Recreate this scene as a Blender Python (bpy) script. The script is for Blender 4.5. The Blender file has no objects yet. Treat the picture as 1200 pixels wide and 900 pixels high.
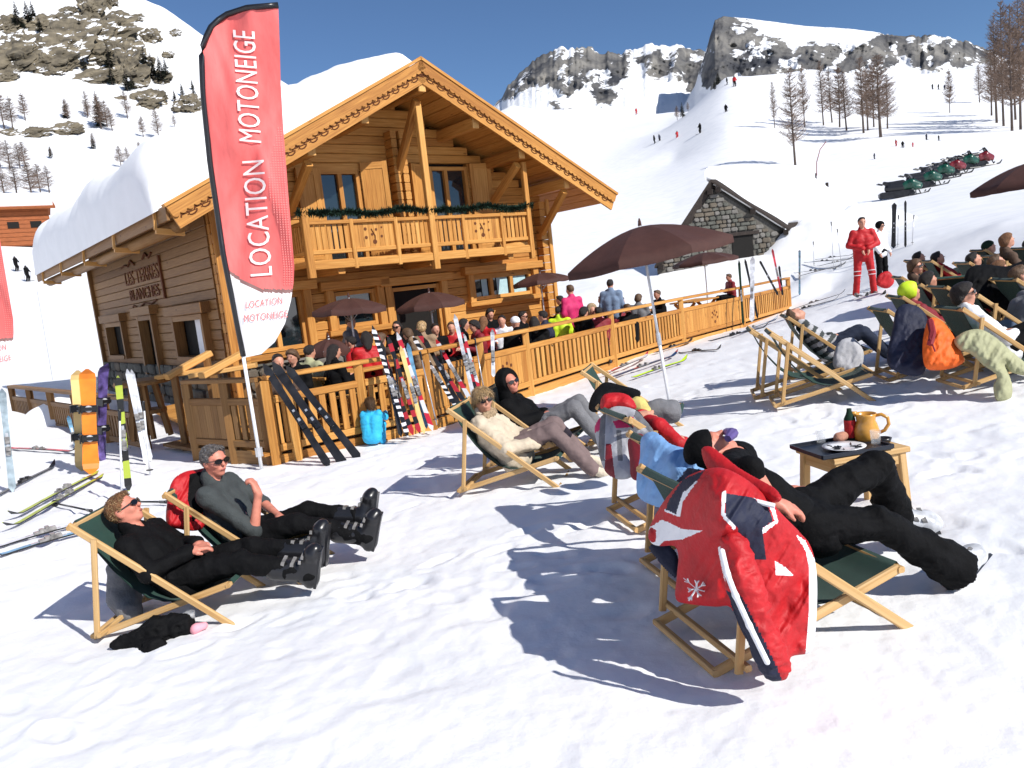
import bpy, bmesh, math, random
import numpy as np
from mathutils import Vector, Matrix
random.seed(7)
RNG = np.random.default_rng(11)
scene = bpy.context.scene
COL = scene.collection
PI = math.pi
R = math.radians

# ---------------------------------------------------------------- camera
CAM_F, CAM_PITCH, CAM_ROLL, CAM_H = 905.86, R(7.517), R(6.384), 1.7
cd = bpy.data.cameras.new('camera')
cam = bpy.data.objects.new('camera', cd)
COL.objects.link(cam)
cd.sensor_width = 36.0
cd.lens = 36.0 * CAM_F / 1200.0
cd.clip_start = 0.05
cd.clip_end = 9000
cam.matrix_world = (Matrix.Translation((0, 0, CAM_H)) @ Matrix.Rotation(PI / 2 - CAM_PITCH, 4, 'X')
                    @ Matrix.Rotation(-CAM_ROLL, 4, 'Z'))
scene.camera = cam

# ---------------------------------------------------------------- light
SUN_AZ, SUN_EL = R(131), R(39)          # azimuth clockwise from +Y
S_DIR = Vector((math.sin(SUN_AZ) * math.cos(SUN_EL), math.cos(SUN_AZ) * math.cos(SUN_EL), math.sin(SUN_EL)))
w = bpy.data.worlds.new('World')
scene.world = w
w.use_nodes = True
nt = w.node_tree
sky = nt.nodes.new('ShaderNodeTexSky')
sky.sky_type = 'NISHITA'
sky.sun_disc = False
sky.sun_elevation = SUN_EL
sky.sun_rotation = SUN_AZ
sky.altitude = 1600
sky.air_density = 1.0
sky.dust_density = 0.0
sky.ozone_density = 6.5
bg = nt.nodes['Background']
bg.inputs['Strength'].default_value = 0.10
nt.links.new(sky.outputs[0], bg.inputs['Color'])
sd = bpy.data.lights.new('sun', 'SUN')
sd.energy = 4.9
sd.angle = R(0.53)
sd.color = (1.0, 0.965, 0.91)
sun = bpy.data.objects.new('sun', sd)
sun.rotation_euler = S_DIR.to_track_quat('Z', 'Y').to_euler()
COL.objects.link(sun)
scene.view_settings.view_transform = 'Standard'
scene.view_settings.look = 'None'
scene.view_settings.exposure = 0.16
scene.view_settings.gamma = 1.0
scene.cycles.max_bounces = 6
scene.cycles.diffuse_bounces = 3
scene.cycles.transparent_max_bounces = 8

# ---------------------------------------------------------------- photograph survey -> world
_c, _s = math.cos(CAM_PITCH), math.sin(CAM_PITCH)
_cr, _sr = math.cos(CAM_ROLL), math.sin(CAM_ROLL)
def ray(px, py):
    X = px - 600; Y = py - 450
    u = (X * _cr - Y * _sr) / CAM_F; v = (X * _sr + Y * _cr) / CAM_F
    return np.array([u, _c - v * _s, -_s - v * _c])
def at(px, py, d):
    """point seen at pixel (px,py) of the photograph, d metres in front"""
    r = ray(px, py)
    return Vector((r[0] * d / r[1], d, CAM_H + r[2] * d / r[1]))
def atz(px, py, z):
    r = ray(px, py); t = (z - CAM_H) / r[2]
    return Vector((r[0] * t, r[1] * t, z))

# ---------------------------------------------------------------- objects
def link(o, parent=None):
    COL.objects.link(o)
    if parent is not None:
        o.parent = parent
    return o
def tag(o, label=None, cat=None, group=None, kind=None):
    if label: o['label'] = label
    if cat: o['category'] = cat
    if group: o['group'] = group
    if kind: o['kind'] = kind
    return o
def empty(name, loc=(0, 0, 0), rz=0, label=None, cat=None, group=None):
    o = bpy.data.objects.new(name, None)
    o.empty_display_size = .1
    o.location = loc; o.rotation_euler = (0, 0, rz)
    link(o); tag(o, label, cat, group)
    return o
def kids(o):
    return [c for c in bpy.data.objects if c.parent == o]
def copy_tree(o, parent=None):
    c = o.copy(); COL.objects.link(c)
    if parent is not None: c.parent = parent
    for ch in kids(o): copy_tree(ch, c)
    return c
def rotz(v, a):
    return Vector((v[0] * math.cos(a) - v[1] * math.sin(a), v[0] * math.sin(a) + v[1] * math.cos(a), v[2]))

class MB:
    """mesh builder: every shape carries its own grain coordinates"""
    def __init__(s): s.v = []; s.f = []; s.g = []; s.m = []; s.cur = 0
    def add(s, vs, fs, gs=None, mi=None):
        n = len(s.v)
        off = Vector((random.uniform(-50, 50), random.uniform(-50, 50), random.uniform(-50, 50)))
        s.v += [tuple(v) for v in vs]
        s.g += [tuple(Vector(x) + off) for x in (gs if gs is not None else vs)]
        s.f += [tuple(i + n for i in f) for f in fs]
        s.m += [s.cur if mi is None else mi] * len(fs)
        return s
    def frame(s, p, ax, ay, az, lx, ly, lz, ch=0.0, mi=None):
        """box centred at p with half sizes, axes unit; ch chamfers the four long (ax) edges"""
        p, ax, ay, az = Vector(p), Vector(ax), Vector(ay), Vector(az)
        if ch <= 0:
            prof = [(-ly, -lz), (ly, -lz), (ly, lz), (-ly, lz)]
        else:
            prof = [(-ly + ch, -lz), (ly - ch, -lz), (ly, -lz + ch), (ly, lz - ch), (ly - ch, lz), (-ly + ch, lz), (-ly, lz - ch), (-ly, -lz + ch)]
        n = len(prof)
        vs = []; gs = []
        for e in (-1, 1):
            for (b, c) in prof:
                vs.append(p + ax * (e * lx) + ay * b + az * c); gs.append((e * lx, b, c))
        fs = [tuple(reversed(range(n))), tuple(range(n, 2 * n))]
        fs += [(i, (i + 1) % n, n + (i + 1) % n, n + i) for i in range(n)]
        return s.add(vs, fs, gs, mi)
    def box(s, c, size, ch=0.0, mi=None, long=None):
        h = [x / 2 for x in size]
        k = long if long is not None else max(range(3), key=lambda i: size[i])
        A = [Vector((1, 0, 0)), Vector((0, 1, 0)), Vector((0, 0, 1))]
        o = [k, (k + 1) % 3, (k + 2) % 3]
        return s.frame(c, A[o[0]], A[o[1]], A[o[2]], h[o[0]], h[o[1]], h[o[2]], ch, mi)
    def beam(s, a, b, w, h, up=(0, 0, 1), ch=0.0, mi=None):
        a, b = Vector(a), Vector(b)
        ax = (b - a); L = ax.length; ax.normalize()
        up = Vector(up)
        if abs(ax.dot(up)) > .99: up = Vector((1, 0, 0)) if abs(ax.x) < .9 else Vector((0, 1, 0))
        ay = up.cross(ax).normalized(); az = ax.cross(ay)
        return s.frame((a + b) / 2, ax, ay, az, L / 2, w / 2, h / 2, ch, mi)
    def tube(s, pts, r, n=8, cap=True, mi=None):
        pts = [Vector(p) for p in pts]
        rs = r if isinstance(r, (list, tuple)) else [r] * len(pts)
        rings = []; gs = []; L = 0
        ref = Vector((0, 0, 1))
        for i, p in enumerate(pts):
            t = (pts[min(i + 1, len(pts) - 1)] - pts[max(i - 1, 0)]).normalized()
            if abs(t.dot(ref)) > .95: ref = Vector((1, 0, 0)) if abs(t.x) < .8 else Vector((0, 1, 0))
            a = ref.cross(t).normalized(); b = t.cross(a)
            if i: L += (p - pts[i - 1]).length
            for k in range(n):
                q = 2 * PI * k / n
                rings.append(p + (a * math.cos(q) + b * math.sin(q)) * rs[i]); gs.append((L, math.cos(q) * rs[i], math.sin(q) * rs[i]))
        fs = []
        for i in range(len(pts) - 1):
            for k in range(n):
                k2 = (k + 1) % n
                fs.append((i * n + k, i * n + k2, (i + 1) * n + k2, (i + 1) * n + k))
        if cap:
            fs.append(tuple(reversed(range(n)))); fs.append(tuple(range((len(pts) - 1) * n, len(pts) * n)))
        return s.add(rings, fs, gs, mi)
    def lathe(s, prof, c=(0, 0, 0), n=20, mi=None, axis=None):
        c = Vector(c)
        M = Vector(axis).to_track_quat('Z', 'Y').to_matrix() if axis is not None else Matrix.Identity(3)
        vs = []
        for (r, z) in prof:
            for k in range(n):
                q = 2 * PI * k / n
                vs.append(c + M @ Vector((r * math.cos(q), r * math.sin(q), z)))
        fs = []
        for i in range(len(prof) - 1):
            for k in range(n):
                k2 = (k + 1) % n
                fs.append((i * n + k, i * n + k2, (i + 1) * n + k2, (i + 1) * n + k))
        if prof[0][0] > 1e-4: fs.append(tuple(reversed(range(n))))
        if prof[-1][0] > 1e-4: fs.append(tuple(range((len(prof) - 1) * n, len(prof) * n)))
        return s.add(vs, fs, None, mi)
    def prism(s, poly, o, ax, ay, az, t, mi=None):
        """polygon (a,b) in plane (ax,ay) at o, extruded by t along az"""
        o, ax, ay, az = Vector(o), Vector(ax), Vector(ay), Vector(az)
        n = len(poly)
        vs = [o + ax * a + ay * b for a, b in poly] + [o + ax * a + ay * b + az * t for a, b in poly]
        gs = [(a, b, 0) for a, b in poly] + [(a, b, t) for a, b in poly]
        fs = [tuple(reversed(range(n))), tuple(range(n, 2 * n))] + [(i, (i + 1) % n, n + (i + 1) % n, n + i) for i in range(n)]
        return s.add(vs, fs, gs, mi)
    def mesh(s, name, mats, smooth=False):
        me = bpy.data.meshes.new(name)
        me.from_pydata(s.v, [], s.f)
        at_ = me.attributes.new('gc', 'FLOAT_VECTOR', 'POINT')
        at_.data.foreach_set('vector', np.array(s.g, dtype=np.float32).ravel())
        for m_ in (mats if isinstance(mats, (list, tuple)) else [mats]): me.materials.append(m_)
        me.polygons.foreach_set('material_index', s.m)
        bm = bmesh.new(); bm.from_mesh(me); bmesh.ops.recalc_face_normals(bm, faces=bm.faces); bm.to_mesh(me); bm.free()
        if smooth: me.polygons.foreach_set('use_smooth', [True] * len(me.polygons))
        me.update()
        return me
    def build(s, name, mats, parent=None, smooth=False):
        return link(bpy.data.objects.new(name, s.mesh(name, mats, smooth)), parent)

def np_mesh(name, V, Fq, mats, mi=None, smooth=True, attrs=None):
    me = bpy.data.meshes.new(name)
    V = np.asarray(V, dtype=np.float32); Fq = np.asarray(Fq, dtype=np.int32)
    k = Fq.shape[1]
    me.vertices.add(len(V)); me.vertices.foreach_set('co', V.ravel())
    me.loops.add(Fq.size); me.loops.foreach_set('vertex_index', Fq.ravel())
    me.polygons.add(len(Fq)); me.polygons.foreach_set('loop_start', np.arange(0, Fq.size, k, dtype=np.int32))
    for m_ in (mats if isinstance(mats, (list, tuple)) else [mats]): me.materials.append(m_)
    if mi is not None: me.polygons.foreach_set('material_index', np.asarray(mi, dtype=np.int32))
    me.polygons.foreach_set('use_smooth', np.full(len(Fq), smooth))
    for n_, a_ in (attrs or {}).items():
        A = me.attributes.new(n_, 'FLOAT', 'POINT'); A.data.foreach_set('value', np.asarray(a_, dtype=np.float32))
    me.update(calc_edges=True); me.validate()
    return me

# ---------------------------------------------------------------- materials
def newmat(name):
    m = bpy.data.materials.new(name); m.use_nodes = True
    return m, m.node_tree, m.node_tree.nodes['Principled BSDF']
def mat(name, col, rough=.6, var=.12, scale=12, bump=0.0, bscale=40, metal=0, spec=.4, sheen=0, coord='Object', stretch=None, trans=0, alpha=1):
    m, t, p = newmat(name)
    N, L = t.nodes, t.links
    p.inputs['Roughness'].default_value = rough
    p.inputs['Metallic'].default_value = metal
    p.inputs['Specular IOR Level'].default_value = spec
    if sheen: p.inputs['Sheen Weight'].default_value = sheen
    tc = N.new('ShaderNodeTexCoord')
    src = tc.outputs['Object']
    if coord == 'gc':
        a = N.new('ShaderNodeAttribute'); a.attribute_name = 'gc'; src = a.outputs['Vector']
    if stretch:
        mp = N.new('ShaderNodeMapping'); mp.inputs['Scale'].default_value = stretch
        L.new(src, mp.inputs['Vector']); src = mp.outputs['Vector']
    nz = N.new('ShaderNodeTexNoise'); nz.inputs['Scale'].default_value = scale; nz.inputs['Detail'].default_value = 4
    L.new(src, nz.inputs['Vector'])
    cr = N.new('ShaderNodeValToRGB')
    c = Vector(col[:3])
    cr.color_ramp.elements[0].position = .3; cr.color_ramp.elements[1].position = .7
    cr.color_ramp.elements[0].color = (*(c * (1 - var)), 1)
    cr.color_ramp.elements[1].color = (*[min(1, x * (1 + var)) for x in c], 1)
    L.new(nz.outputs['Fac'], cr.inputs['Fac'])
    L.new(cr.outputs['Color'], p.inputs['Base Color'])
    if bump:
        n2 = N.new('ShaderNodeTexNoise'); n2.inputs['Scale'].default_value = bscale; n2.inputs['Detail'].default_value = 3
        L.new(src, n2.inputs['Vector'])
        b = N.new('ShaderNodeBump'); b.inputs['Strength'].default_value = bump; b.inputs['Distance'].default_value = .02
        L.new(n2.outputs['Fac'], b.inputs['Height']); L.new(b.outputs['Normal'], p.inputs['Normal'])
    return m
def woodmat(name, dark, mid, light, rough=.6, tone=.5):
    m, t, p = newmat(name)
    N, L = t.nodes, t.links
    p.inputs['Roughness'].default_value = rough; p.inputs['Specular IOR Level'].default_value = .3
    a = N.new('ShaderNodeAttribute'); a.attribute_name = 'gc'
    mp = N.new('ShaderNodeMapping'); mp.inputs['Scale'].default_value = (1.1, 26, 26)
    L.new(a.outputs['Vector'], mp.inputs['Vector'])
    g = N.new('ShaderNodeTexNoise'); g.inputs['Scale'].default_value = 1.6; g.inputs['Detail'].default_value = 5; g.inputs['Distortion'].default_value = .6
    L.new(mp.outputs['Vector'], g.inputs['Vector'])
    mp2 = N.new('ShaderNodeMapping'); mp2.inputs['Scale'].default_value = (.12, .12, .12)
    L.new(a.outputs['Vector'], mp2.inputs['Vector'])
    lo = N.new('ShaderNodeTexNoise'); lo.inputs['Scale'].default_value = 1.0; lo.inputs['Detail'].default_value = 1
    L.new(mp2.outputs['Vector'], lo.inputs['Vector'])
    mx = N.new('ShaderNodeMix'); mx.data_type = 'FLOAT'; mx.inputs[0].default_value = tone
    L.new(g.outputs['Fac'], mx.inputs[2]); L.new(lo.outputs['Fac'], mx.inputs[3])
    cr = N.new('ShaderNodeValToRGB'); e = cr.color_ramp.elements
    e[0].position = .33; e[0].color = (*dark, 1); e[1].position = .68; e[1].color = (*light, 1)
    k = e.new(.5); k.color = (*mid, 1)
    L.new(mx.outputs[0], cr.inputs['Fac'])
    # knots
    vo = N.new('ShaderNodeTexVoronoi'); vo.inputs['Scale'].default_value = 1.0
    mp3 = N.new('ShaderNodeMapping'); mp3.inputs['Scale'].default_value = (1.4, 5, 5)
    L.new(a.outputs['Vector'], mp3.inputs['Vector']); L.new(mp3.outputs['Vector'], vo.inputs['Vector'])
    kr = N.new('ShaderNodeValToRGB'); kr.color_ramp.elements[0].position = .05; kr.color_ramp.elements[0].color = (.45, .4, .35, 1)
    kr.color_ramp.elements[1].position = .11; kr.color_ramp.elements[1].color = (1, 1, 1, 1)
    L.new(vo.outputs['Distance'], kr.inputs['Fac'])
    mm = N.new('ShaderNodeMix'); mm.data_type = 'RGBA'; mm.blend_type = 'MULTIPLY'; mm.inputs[0].default_value = 1
    L.new(cr.outputs['Color'], mm.inputs[6]); L.new(kr.outputs['Color'], mm.inputs[7])
    L.new(mm.outputs[2], p.inputs['Base Color'])
    b = N.new('ShaderNodeBump'); b.inputs['Strength'].default_value = .35; b.inputs['Distance'].default_value = .006
    L.new(g.outputs['Fac'], b.inputs['Height']); L.new(b.outputs['Normal'], p.inputs['Normal'])
    return m
M = {}
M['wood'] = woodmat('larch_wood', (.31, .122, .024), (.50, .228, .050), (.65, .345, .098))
M['woodd'] = woodmat('shaded_larch_wood', (.145, .066, .019), (.22, .110, .035), (.30, .162, .058))  # larch darkened in colour to carry the shade on side wall and left fences
M['woodl'] = woodmat('pale_larch_wood', (.50, .24, .06), (.62, .33, .10), (.70, .42, .16))
M['chair'] = woodmat('beech_chair_wood', (.42, .24, .085), (.54, .335, .14), (.63, .42, .20), tone=.35)
M['carve'] = mat('burnt_carving', (.12, .035, .008), .8)
M['canvas'] = mat('green_canvas', (.008, .042, .03), .8, bump=.3, bscale=300, sheen=.1)
M['black'] = mat('black_fabric', (.0045, .0045, .005), .8, var=.3, bump=.25, bscale=60, spec=.12)
M['blackp'] = mat('black_plastic', (.012, .012, .014), .3, spec=.5)
M['char'] = mat('charcoal_fabric', (.045, .052, .052), .85, bump=.3, bscale=80)
M['grey'] = mat('grey_fabric', (.16, .16, .17), .85, bump=.3, bscale=80)
M['lgrey'] = mat('light_grey_fabric', (.42, .42, .44), .85, bump=.2, bscale=80)
M['white'] = mat('white_fabric', (.78, .78, .80), .8, var=.05, bump=.2)
M['red'] = mat('red_fabric', (.44, .008, .012), .6, var=.15, bump=.25, bscale=50)
M['dred'] = mat('dark_red_fabric', (.20, .012, .02), .7, bump=.2)
M['navy'] = mat('navy_fabric', (.010, .013, .035), .7, bump=.25)
M['dnavy'] = mat('dark_jeans', (.015, .022, .045), .85, bump=.3, bscale=120)
M['jeans'] = mat('faded_jeans', (.16, .22, .32), .85, bump=.3, bscale=120)
M['blue'] = mat('pale_blue_fabric', (.20, .38, .66), .7, var=.12, bump=.25)
M['cyan'] = mat('bright_blue_fabric', (.03, .42, .72), .7, bump=.2)
M['beige'] = mat('beige_quilted_fabric', (.56, .47, .35), .75, var=.1, bump=.3, bscale=25)
M['fur'] = mat('tan_fur', (.42, .30, .18), .95, var=.35, scale=60, bump=.9, bscale=120)
M['mauve'] = mat('mauve_brown_cloth', (.17, .12, .115), .85, bump=.25)
M['khaki'] = mat('khaki_fabric', (.36, .36, .21), .75, bump=.25)
M['orange'] = mat('orange_fabric', (.80, .13, .012), .65, bump=.3)
M['orangeboard'] = mat('orange_topsheet', (.80, .22, .02), .35, var=.2, scale=4)
M['cream'] = mat('cream_base', (.80, .55, .22), .4, var=.1, scale=4)
M['purple'] = mat('purple_topsheet', (.10, .07, .22), .4, var=.7, scale=9)
M['lime'] = mat('lime_topsheet', (.42, .50, .05), .4, var=.3, scale=8)
M['neon'] = mat('neon_yellow', (.62, .85, .03), .6)
M['magenta'] = mat('magenta_fabric', (.55, .02, .12), .7)
M['pink'] = mat('pink_fabric', (.75, .32, .38), .7)
M['brownc'] = mat('brown_canopy', (.060, .022, .016), .75, var=.1, bump=.15, bscale=200)
M['brown'] = mat('brown_coat', (.085, .05, .032), .85, bump=.4)
M['tan'] = mat('tan_coat', (.30, .20, .12), .85, bump=.4)
M['steel'] = mat('grey_metal', (.62, .63, .65), .35, metal=.7, var=.05)
M['alu'] = mat('white_pole', (.75, .76, .78), .4, var=.05)
M['skin'] = mat('skin', (.56, .27, .18), .5, var=.1, scale=25, bump=.08, bscale=90)
M['skinr'] = mat('sunburnt_skin', (.60, .22, .15), .5, var=.14, scale=22, bump=.08, bscale=90)
M['lip'] = mat('lips', (.34, .10, .085), .5)
M['hairb'] = mat('brown_hair', (.10, .055, .028), .6, var=.5, scale=90, bump=.35, bscale=140)
M['hairg'] = mat('greying_hair', (.115, .10, .09), .6, var=.7, scale=60, bump=.3, bscale=140)
M['haird'] = mat('dark_hair', (.018, .013, .011), .5, var=.4, scale=90, bump=.8, bscale=140)
M['hairr'] = mat('reddish_hair', (.20, .09, .038), .6, var=.5, scale=90, bump=.8, bscale=140)
M['blond'] = mat('blond_hair', (.36, .235, .11), .5, var=.6, scale=40, bump=.3, bscale=140)
M['lens'] = mat('sunglass_lens', (.006, .005, .005), .12, spec=.8)
M['glass'] = mat('window_glass', (.012, .02, .024), .04, spec=1.0, var=.2, scale=1)
M['gap'] = mat('dark_opening', (.006, .005, .004), .9)
M['blind'] = mat('white_blind', (.74, .77, .83), .7, var=.04)
M['curtain'] = mat('pale_curtain', (.38, .55, .58), .8, var=.1)
M['garland'] = mat('fir_garland', (.006, .024, .012), .9, var=.5, scale=30)
M['tin'] = mat('zinc_gutter', (.22, .16, .12), .5, metal=.3)
M['bootsil'] = mat('silver_plastic', (.50, .51, .53), .3, spec=.6, var=.3, scale=20)
M['bootgr'] = mat('smoky_plastic', (.22, .21, .20), .25, spec=.6, var=.6, scale=14)
M['suede'] = mat('pale_suede', (.62, .54, .42), .9, bump=.4)
M['ceram'] = mat('ochre_glaze', (.62, .30, .05), .25, var=.2, scale=10, spec=.6)
M['plate'] = mat('white_china', (.75, .75, .76), .2, spec=.6)
M['slate'] = mat('black_tray', (.012, .016, .026), .4)
M['bread'] = mat('bread_crust', (.42, .20, .13), .8, bump=.5)
M['flagred'] = mat('coral_red_flag', (.76, .145, .135), .7, var=.2, scale=3.5, bump=.5, bscale=7, stretch=(1.6, 1.6, .5))
M['flagwht'] = mat('white_flag', (.80, .78, .78), .65, var=.04, scale=3, bump=.5, bscale=7)
M['flaggry'] = mat('grey_flag_band', (.22, .12, .11), .65)
M['flagtxt'] = mat('white_flag_print', (.84, .76, .74), .65, var=.03)
M['flagdot'] = mat('pale_red_print', (.80, .26, .24), .65)
M['bark'] = mat('larch_bark', (.10, .075, .062), .9, var=.4, bump=.6)
M['twig'] = mat('larch_twigs', (.20, .14, .105), .95, var=.35)
M['fir'] = mat('fir_needles', (.022, .03, .018), .95, var=.5, scale=2)
M['hutwood'] = mat('orange_hut_boards', (.27, .075, .018), .7, var=.25, scale=2, stretch=(1, 1, 8))
M['stone_a'] = mat('grey_green_stone', (.10, .10, .085), .9, var=.3, scale=3, bump=.6)
M['stone_b'] = mat('ochre_stone', (.125, .105, .08), .9, var=.3, scale=3, bump=.6)
M['stone_c'] = mat('pale_stone', (.165, .155, .14), .9, var=.25, scale=3, bump=.6)
M['mortar'] = mat('old_mortar', (.095, .088, .076), .95, var=.3, bump=.5)
M['beamold'] = mat('old_beam', (.030, .022, .018), .9, var=.3)
M['sledgrn'] = mat('green_snowmobile_paint', (.006, .060, .036), .3, spec=.6)
M['sledred'] = mat('red_snowmobile_paint', (.16, .012, .016), .3, spec=.6)
M['skired'] = mat('red_white_topsheet', (.55, .04, .06), .35, var=.9, scale=5, stretch=(1, 1, 1))
M['skiblk'] = mat('black_topsheet', (.014, .014, .016), .35, var=.6, scale=6)
M['skiwht'] = mat('white_topsheet', (.60, .62, .66), .35, var=.4, scale=8)
M['skiblu'] = mat('blue_topsheet', (.12, .28, .42), .35, var=.6, scale=7)
def zebra(name, a, b, sc, th=.5):
    m, t, p = newmat(name); N, L = t.nodes, t.links; tc = N.new('ShaderNodeTexCoord'); wv = N.new('ShaderNodeTexWave'); wv.inputs['Scale'].default_value = sc; wv.inputs['Distortion'].default_value = 5; wv.inputs['Detail'].default_value = 1.5; wv.inputs['Detail Scale'].default_value = 1.2; wv.bands_direction = 'Z'
    L.new(tc.outputs['Object'], wv.inputs['Vector']); cr = N.new('ShaderNodeValToRGB'); cr.color_ramp.interpolation = 'CONSTANT'; cr.color_ramp.elements[0].color = (*a, 1); cr.color_ramp.elements[1].position = th; cr.color_ramp.elements[1].color = (*b, 1)
    L.new(wv.outputs['Fac'], cr.inputs['Fac']); L.new(cr.outputs['Color'], p.inputs['Base Color']); p.inputs['Roughness'].default_value = .3; return m
M['limeblk'] = zebra('lime_black_topsheet', (.012, .012, .012), (.36, .44, .05), 1.0, .42)
M['greyski'] = mat('grey_blue_topsheet', (.30, .37, .41), .35, var=.4, scale=8)
M['zebra'] = zebra('zebra_topsheet', (.01, .01, .012), (.72, .72, .74), 3.2)
M['redblk'] = zebra('red_black_topsheet', (.40, .02, .03), (.012, .012, .014), 1.3, .55)
M['redwht'] = zebra('red_white_topsheet', (.62, .63, .66), (.50, .02, .04), 1.1, .6)
M['bluyel'] = zebra('blue_yellow_topsheet', (.02, .05, .14), (.45, .06, .05), 1.6, .6)
M['glassclr'], _t, _p = newmat('clear_glass')
_p.inputs['Alpha'].default_value = .16; _p.inputs['Roughness'].default_value = .03
_p.inputs['Base Color'].default_value = (.95, .97, .97, 1)
# ================================================================ THE LAND
def _hash3(ix, iy, iz, seed):
    h = (ix * 374761393 + iy * 668265263 + iz * 2147483647 + seed * 974711) & 0xffffffff
    h = ((h ^ (h >> 13)) * 1274126177) & 0xffffffff
    return ((h ^ (h >> 16)) & 0xffff) / 65535.0
def vnoise(P, seed=0):
    P = np.asarray(P, float); I = np.floor(P).astype(np.int64); f = P - I; f = f * f * (3 - 2 * f)
    out = 0
    for dx in (0, 1):
        for dy in (0, 1):
            for dz in (0, 1):
                wgt = (f[..., 0] if dx else 1 - f[..., 0]) * (f[..., 1] if dy else 1 - f[..., 1]) * (f[..., 2] if dz else 1 - f[..., 2])
                out = out + wgt * _hash3(I[..., 0] + dx, I[..., 1] + dy, I[..., 2] + dz, seed)
    return out * 2 - 1
def fbm(P, octv=4, seed=0, ridged=False):
    P = np.asarray(P, float); a = 1.0; s = 0; tot = 0
    for o in range(octv):
        n = vnoise(P, seed + o)
        if ridged: n = 1 - 2 * np.abs(n)
        s = s + a * n; tot += a; a *= .5; P = P * 2.03 + 17.1
    return s / tot

class RBF:
    def __init__(s, X, y, reg=1e-6):
        s.X = np.asarray(X, float); n, d = s.X.shape
        r = np.linalg.norm(s.X[:, None] - s.X[None], axis=-1)
        A = np.zeros((n + d + 1, n + d + 1)); A[:n, :n] = r - reg * np.eye(n)
        A[:n, n] = 1; A[n, :n] = 1; A[:n, n + 1:] = s.X; A[n + 1:, :n] = s.X.T
        s.c = np.linalg.solve(A, np.concatenate([y, np.zeros(d + 1)]))
        s.n = n
    def __call__(s, Q):
        Q = np.asarray(Q, float); r = np.linalg.norm(Q[..., None, :] - s.X, axis=-1)
        return r @ s.c[:s.n] + s.c[s.n] + Q @ s.c[s.n + 1:]

NEAR = [(0, 0, 0), (0, 2, -.02), (-2, 2, -.1), (2, 2, .05), (-1.2, 3.2, -.1), (1.7, 3.3, 0), (.7, 3, -.03), (2.3, 4.7, .02), (2.7, 8, .08), (3.9, 7.1, .10),
        (9, 17.3, .62), (8.1, 17.3, .51), (8.5, 17.3, .67), (6, 9, .28), (8, 9, .45), (6.5, 12, .35), (-2.9, 4.9, -.33), (-1.9, 5.0, -.28), (-1.9, 6.0, -.30), (-.45, 6.9, -.16), (.25, 6.7, -.14), (.6, 4.6, -.05), (2.0, 9.8, -.08),
        (-2.2, 9.4, -.30), (-3.4, 10.2, -.40), (-6, 10.7, -.36), (-9, 9, -.5), (-5, 6, -.35), (-14, 21, -.45), (-10, 16, -.3), (9.2, 25.2, -.30), (3, 17, -.26), (.4, 13.3, -.27),
        (6, 20, -.2), (10, 22, .3), (11, 26, .1), (3, 4, .08), (5, 5, .25), (8, 5, .5), (12, 13, .75), (12, 20, .75), (-8, 30, -.3), (0, 22, -.35), (5, 28, -.2), (-4, 14, -.4), (-7, 14.5, -.45),
        (-12, 12, -.5), (-20, 15, -.5), (14, 5, .9), (-14, 4, -.6), (0, -6, 0), (-8, -6, -.3), (8, -6, .4), (11, 30, .25), (0, 32, 0.0), (-.7,11.9,-.42),(.4,13.6,-.42),(2.3,16.4,-.42),(4.4,19.2,-.40),(6.8,22.2,-.36)]
FAR = []   # (px, py, depth)
for px_, rows in {
    -350: [(480, 25), (370, 70), (260, 130), (120, 270), (0, 400), (-200, 650)],
    -150: [(470, 25), (360, 70), (260, 130), (140, 270), (20, 390), (-170, 620)],
    0: [(452, 30), (350, 70), (265, 130), (155, 270), (55, 380), (-110, 600), (-60, 850)],
    100: [(440, 36), (350, 80), (265, 150), (150, 290), (50, 400), (-55, 560), (0, 850)],
    200: [(425, 45), (330, 90), (250, 170), (150, 300), (60, 420), (12, 500), (90, 850)],
    300: [(395, 50), (300, 100), (220, 180), (130, 330), (72, 480), (140, 850)],
    450: [(360, 48), (300, 90), (230, 160), (170, 300), (150, 480), (230, 900)],
    600: [(330, 42), (270, 80), (210, 150), (150, 320), (124, 520), (190, 900)],
    700: [(335, 34), (300, 48), (250, 82), (200, 150), (150, 310), (126, 520), (190, 900)],
    790: [(325, 34), (285, 48), (240, 75), (190, 130), (150, 220), (131, 330), (190, 900)],
    850: [(305, 36), (250, 56), (200, 86), (150, 125), (110, 160), (87, 185), (130, 300), (200, 900)],
    950: [(318, 27), (270, 42), (220, 66), (190, 95), (140, 130), (100, 165), (80, 192), (120, 300), (190, 900)],
    1050: [(285, 26), (240, 48), (190, 76), (150, 110), (110, 155), (86, 205), (120, 320), (180, 900)],
    1170: [(260, 22), (220, 42), (190, 60), (150, 100), (110, 150), (68, 235), (100, 330), (170, 900)],
    1330: [(235, 18), (200, 40), (150, 80), (100, 140), (45, 235), (80, 330), (150, 900)],
    1500: [(210, 18), (180, 40), (130, 80), (80, 140), (20, 235), (60, 330), (140, 900)]}.items():
    for (py_, d_) in rows: FAR.append(at(px_, py_, d_))
_near_x = [(x, y) for x, y, z in NEAR] + [(p.x, p.y) for p in FAR if p.y < 75]
_near_z = [z for x, y, z in NEAR] + [p.z for p in FAR if p.y < 75]
near_f = RBF(_near_x, np.array(_near_z), .3)
def _far_c(x, y):
    r = np.hypot(x, y); az = np.clip(np.arctan2(x, np.maximum(y, 1e-6)), -.95, .95); az = np.where(y < 0, np.sign(x) * .95, az)
    return np.stack([az * 3.2, np.log(np.maximum(r, 8)) * .9], -1), r
_fx = [(p.x, p.y, p.z) for p in FAR] + [q for q in NEAR if 16 < q[1] < 40]
_fx = np.array(_fx); _fq, _fr = _far_c(_fx[:, 0], _fx[:, 1])
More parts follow.
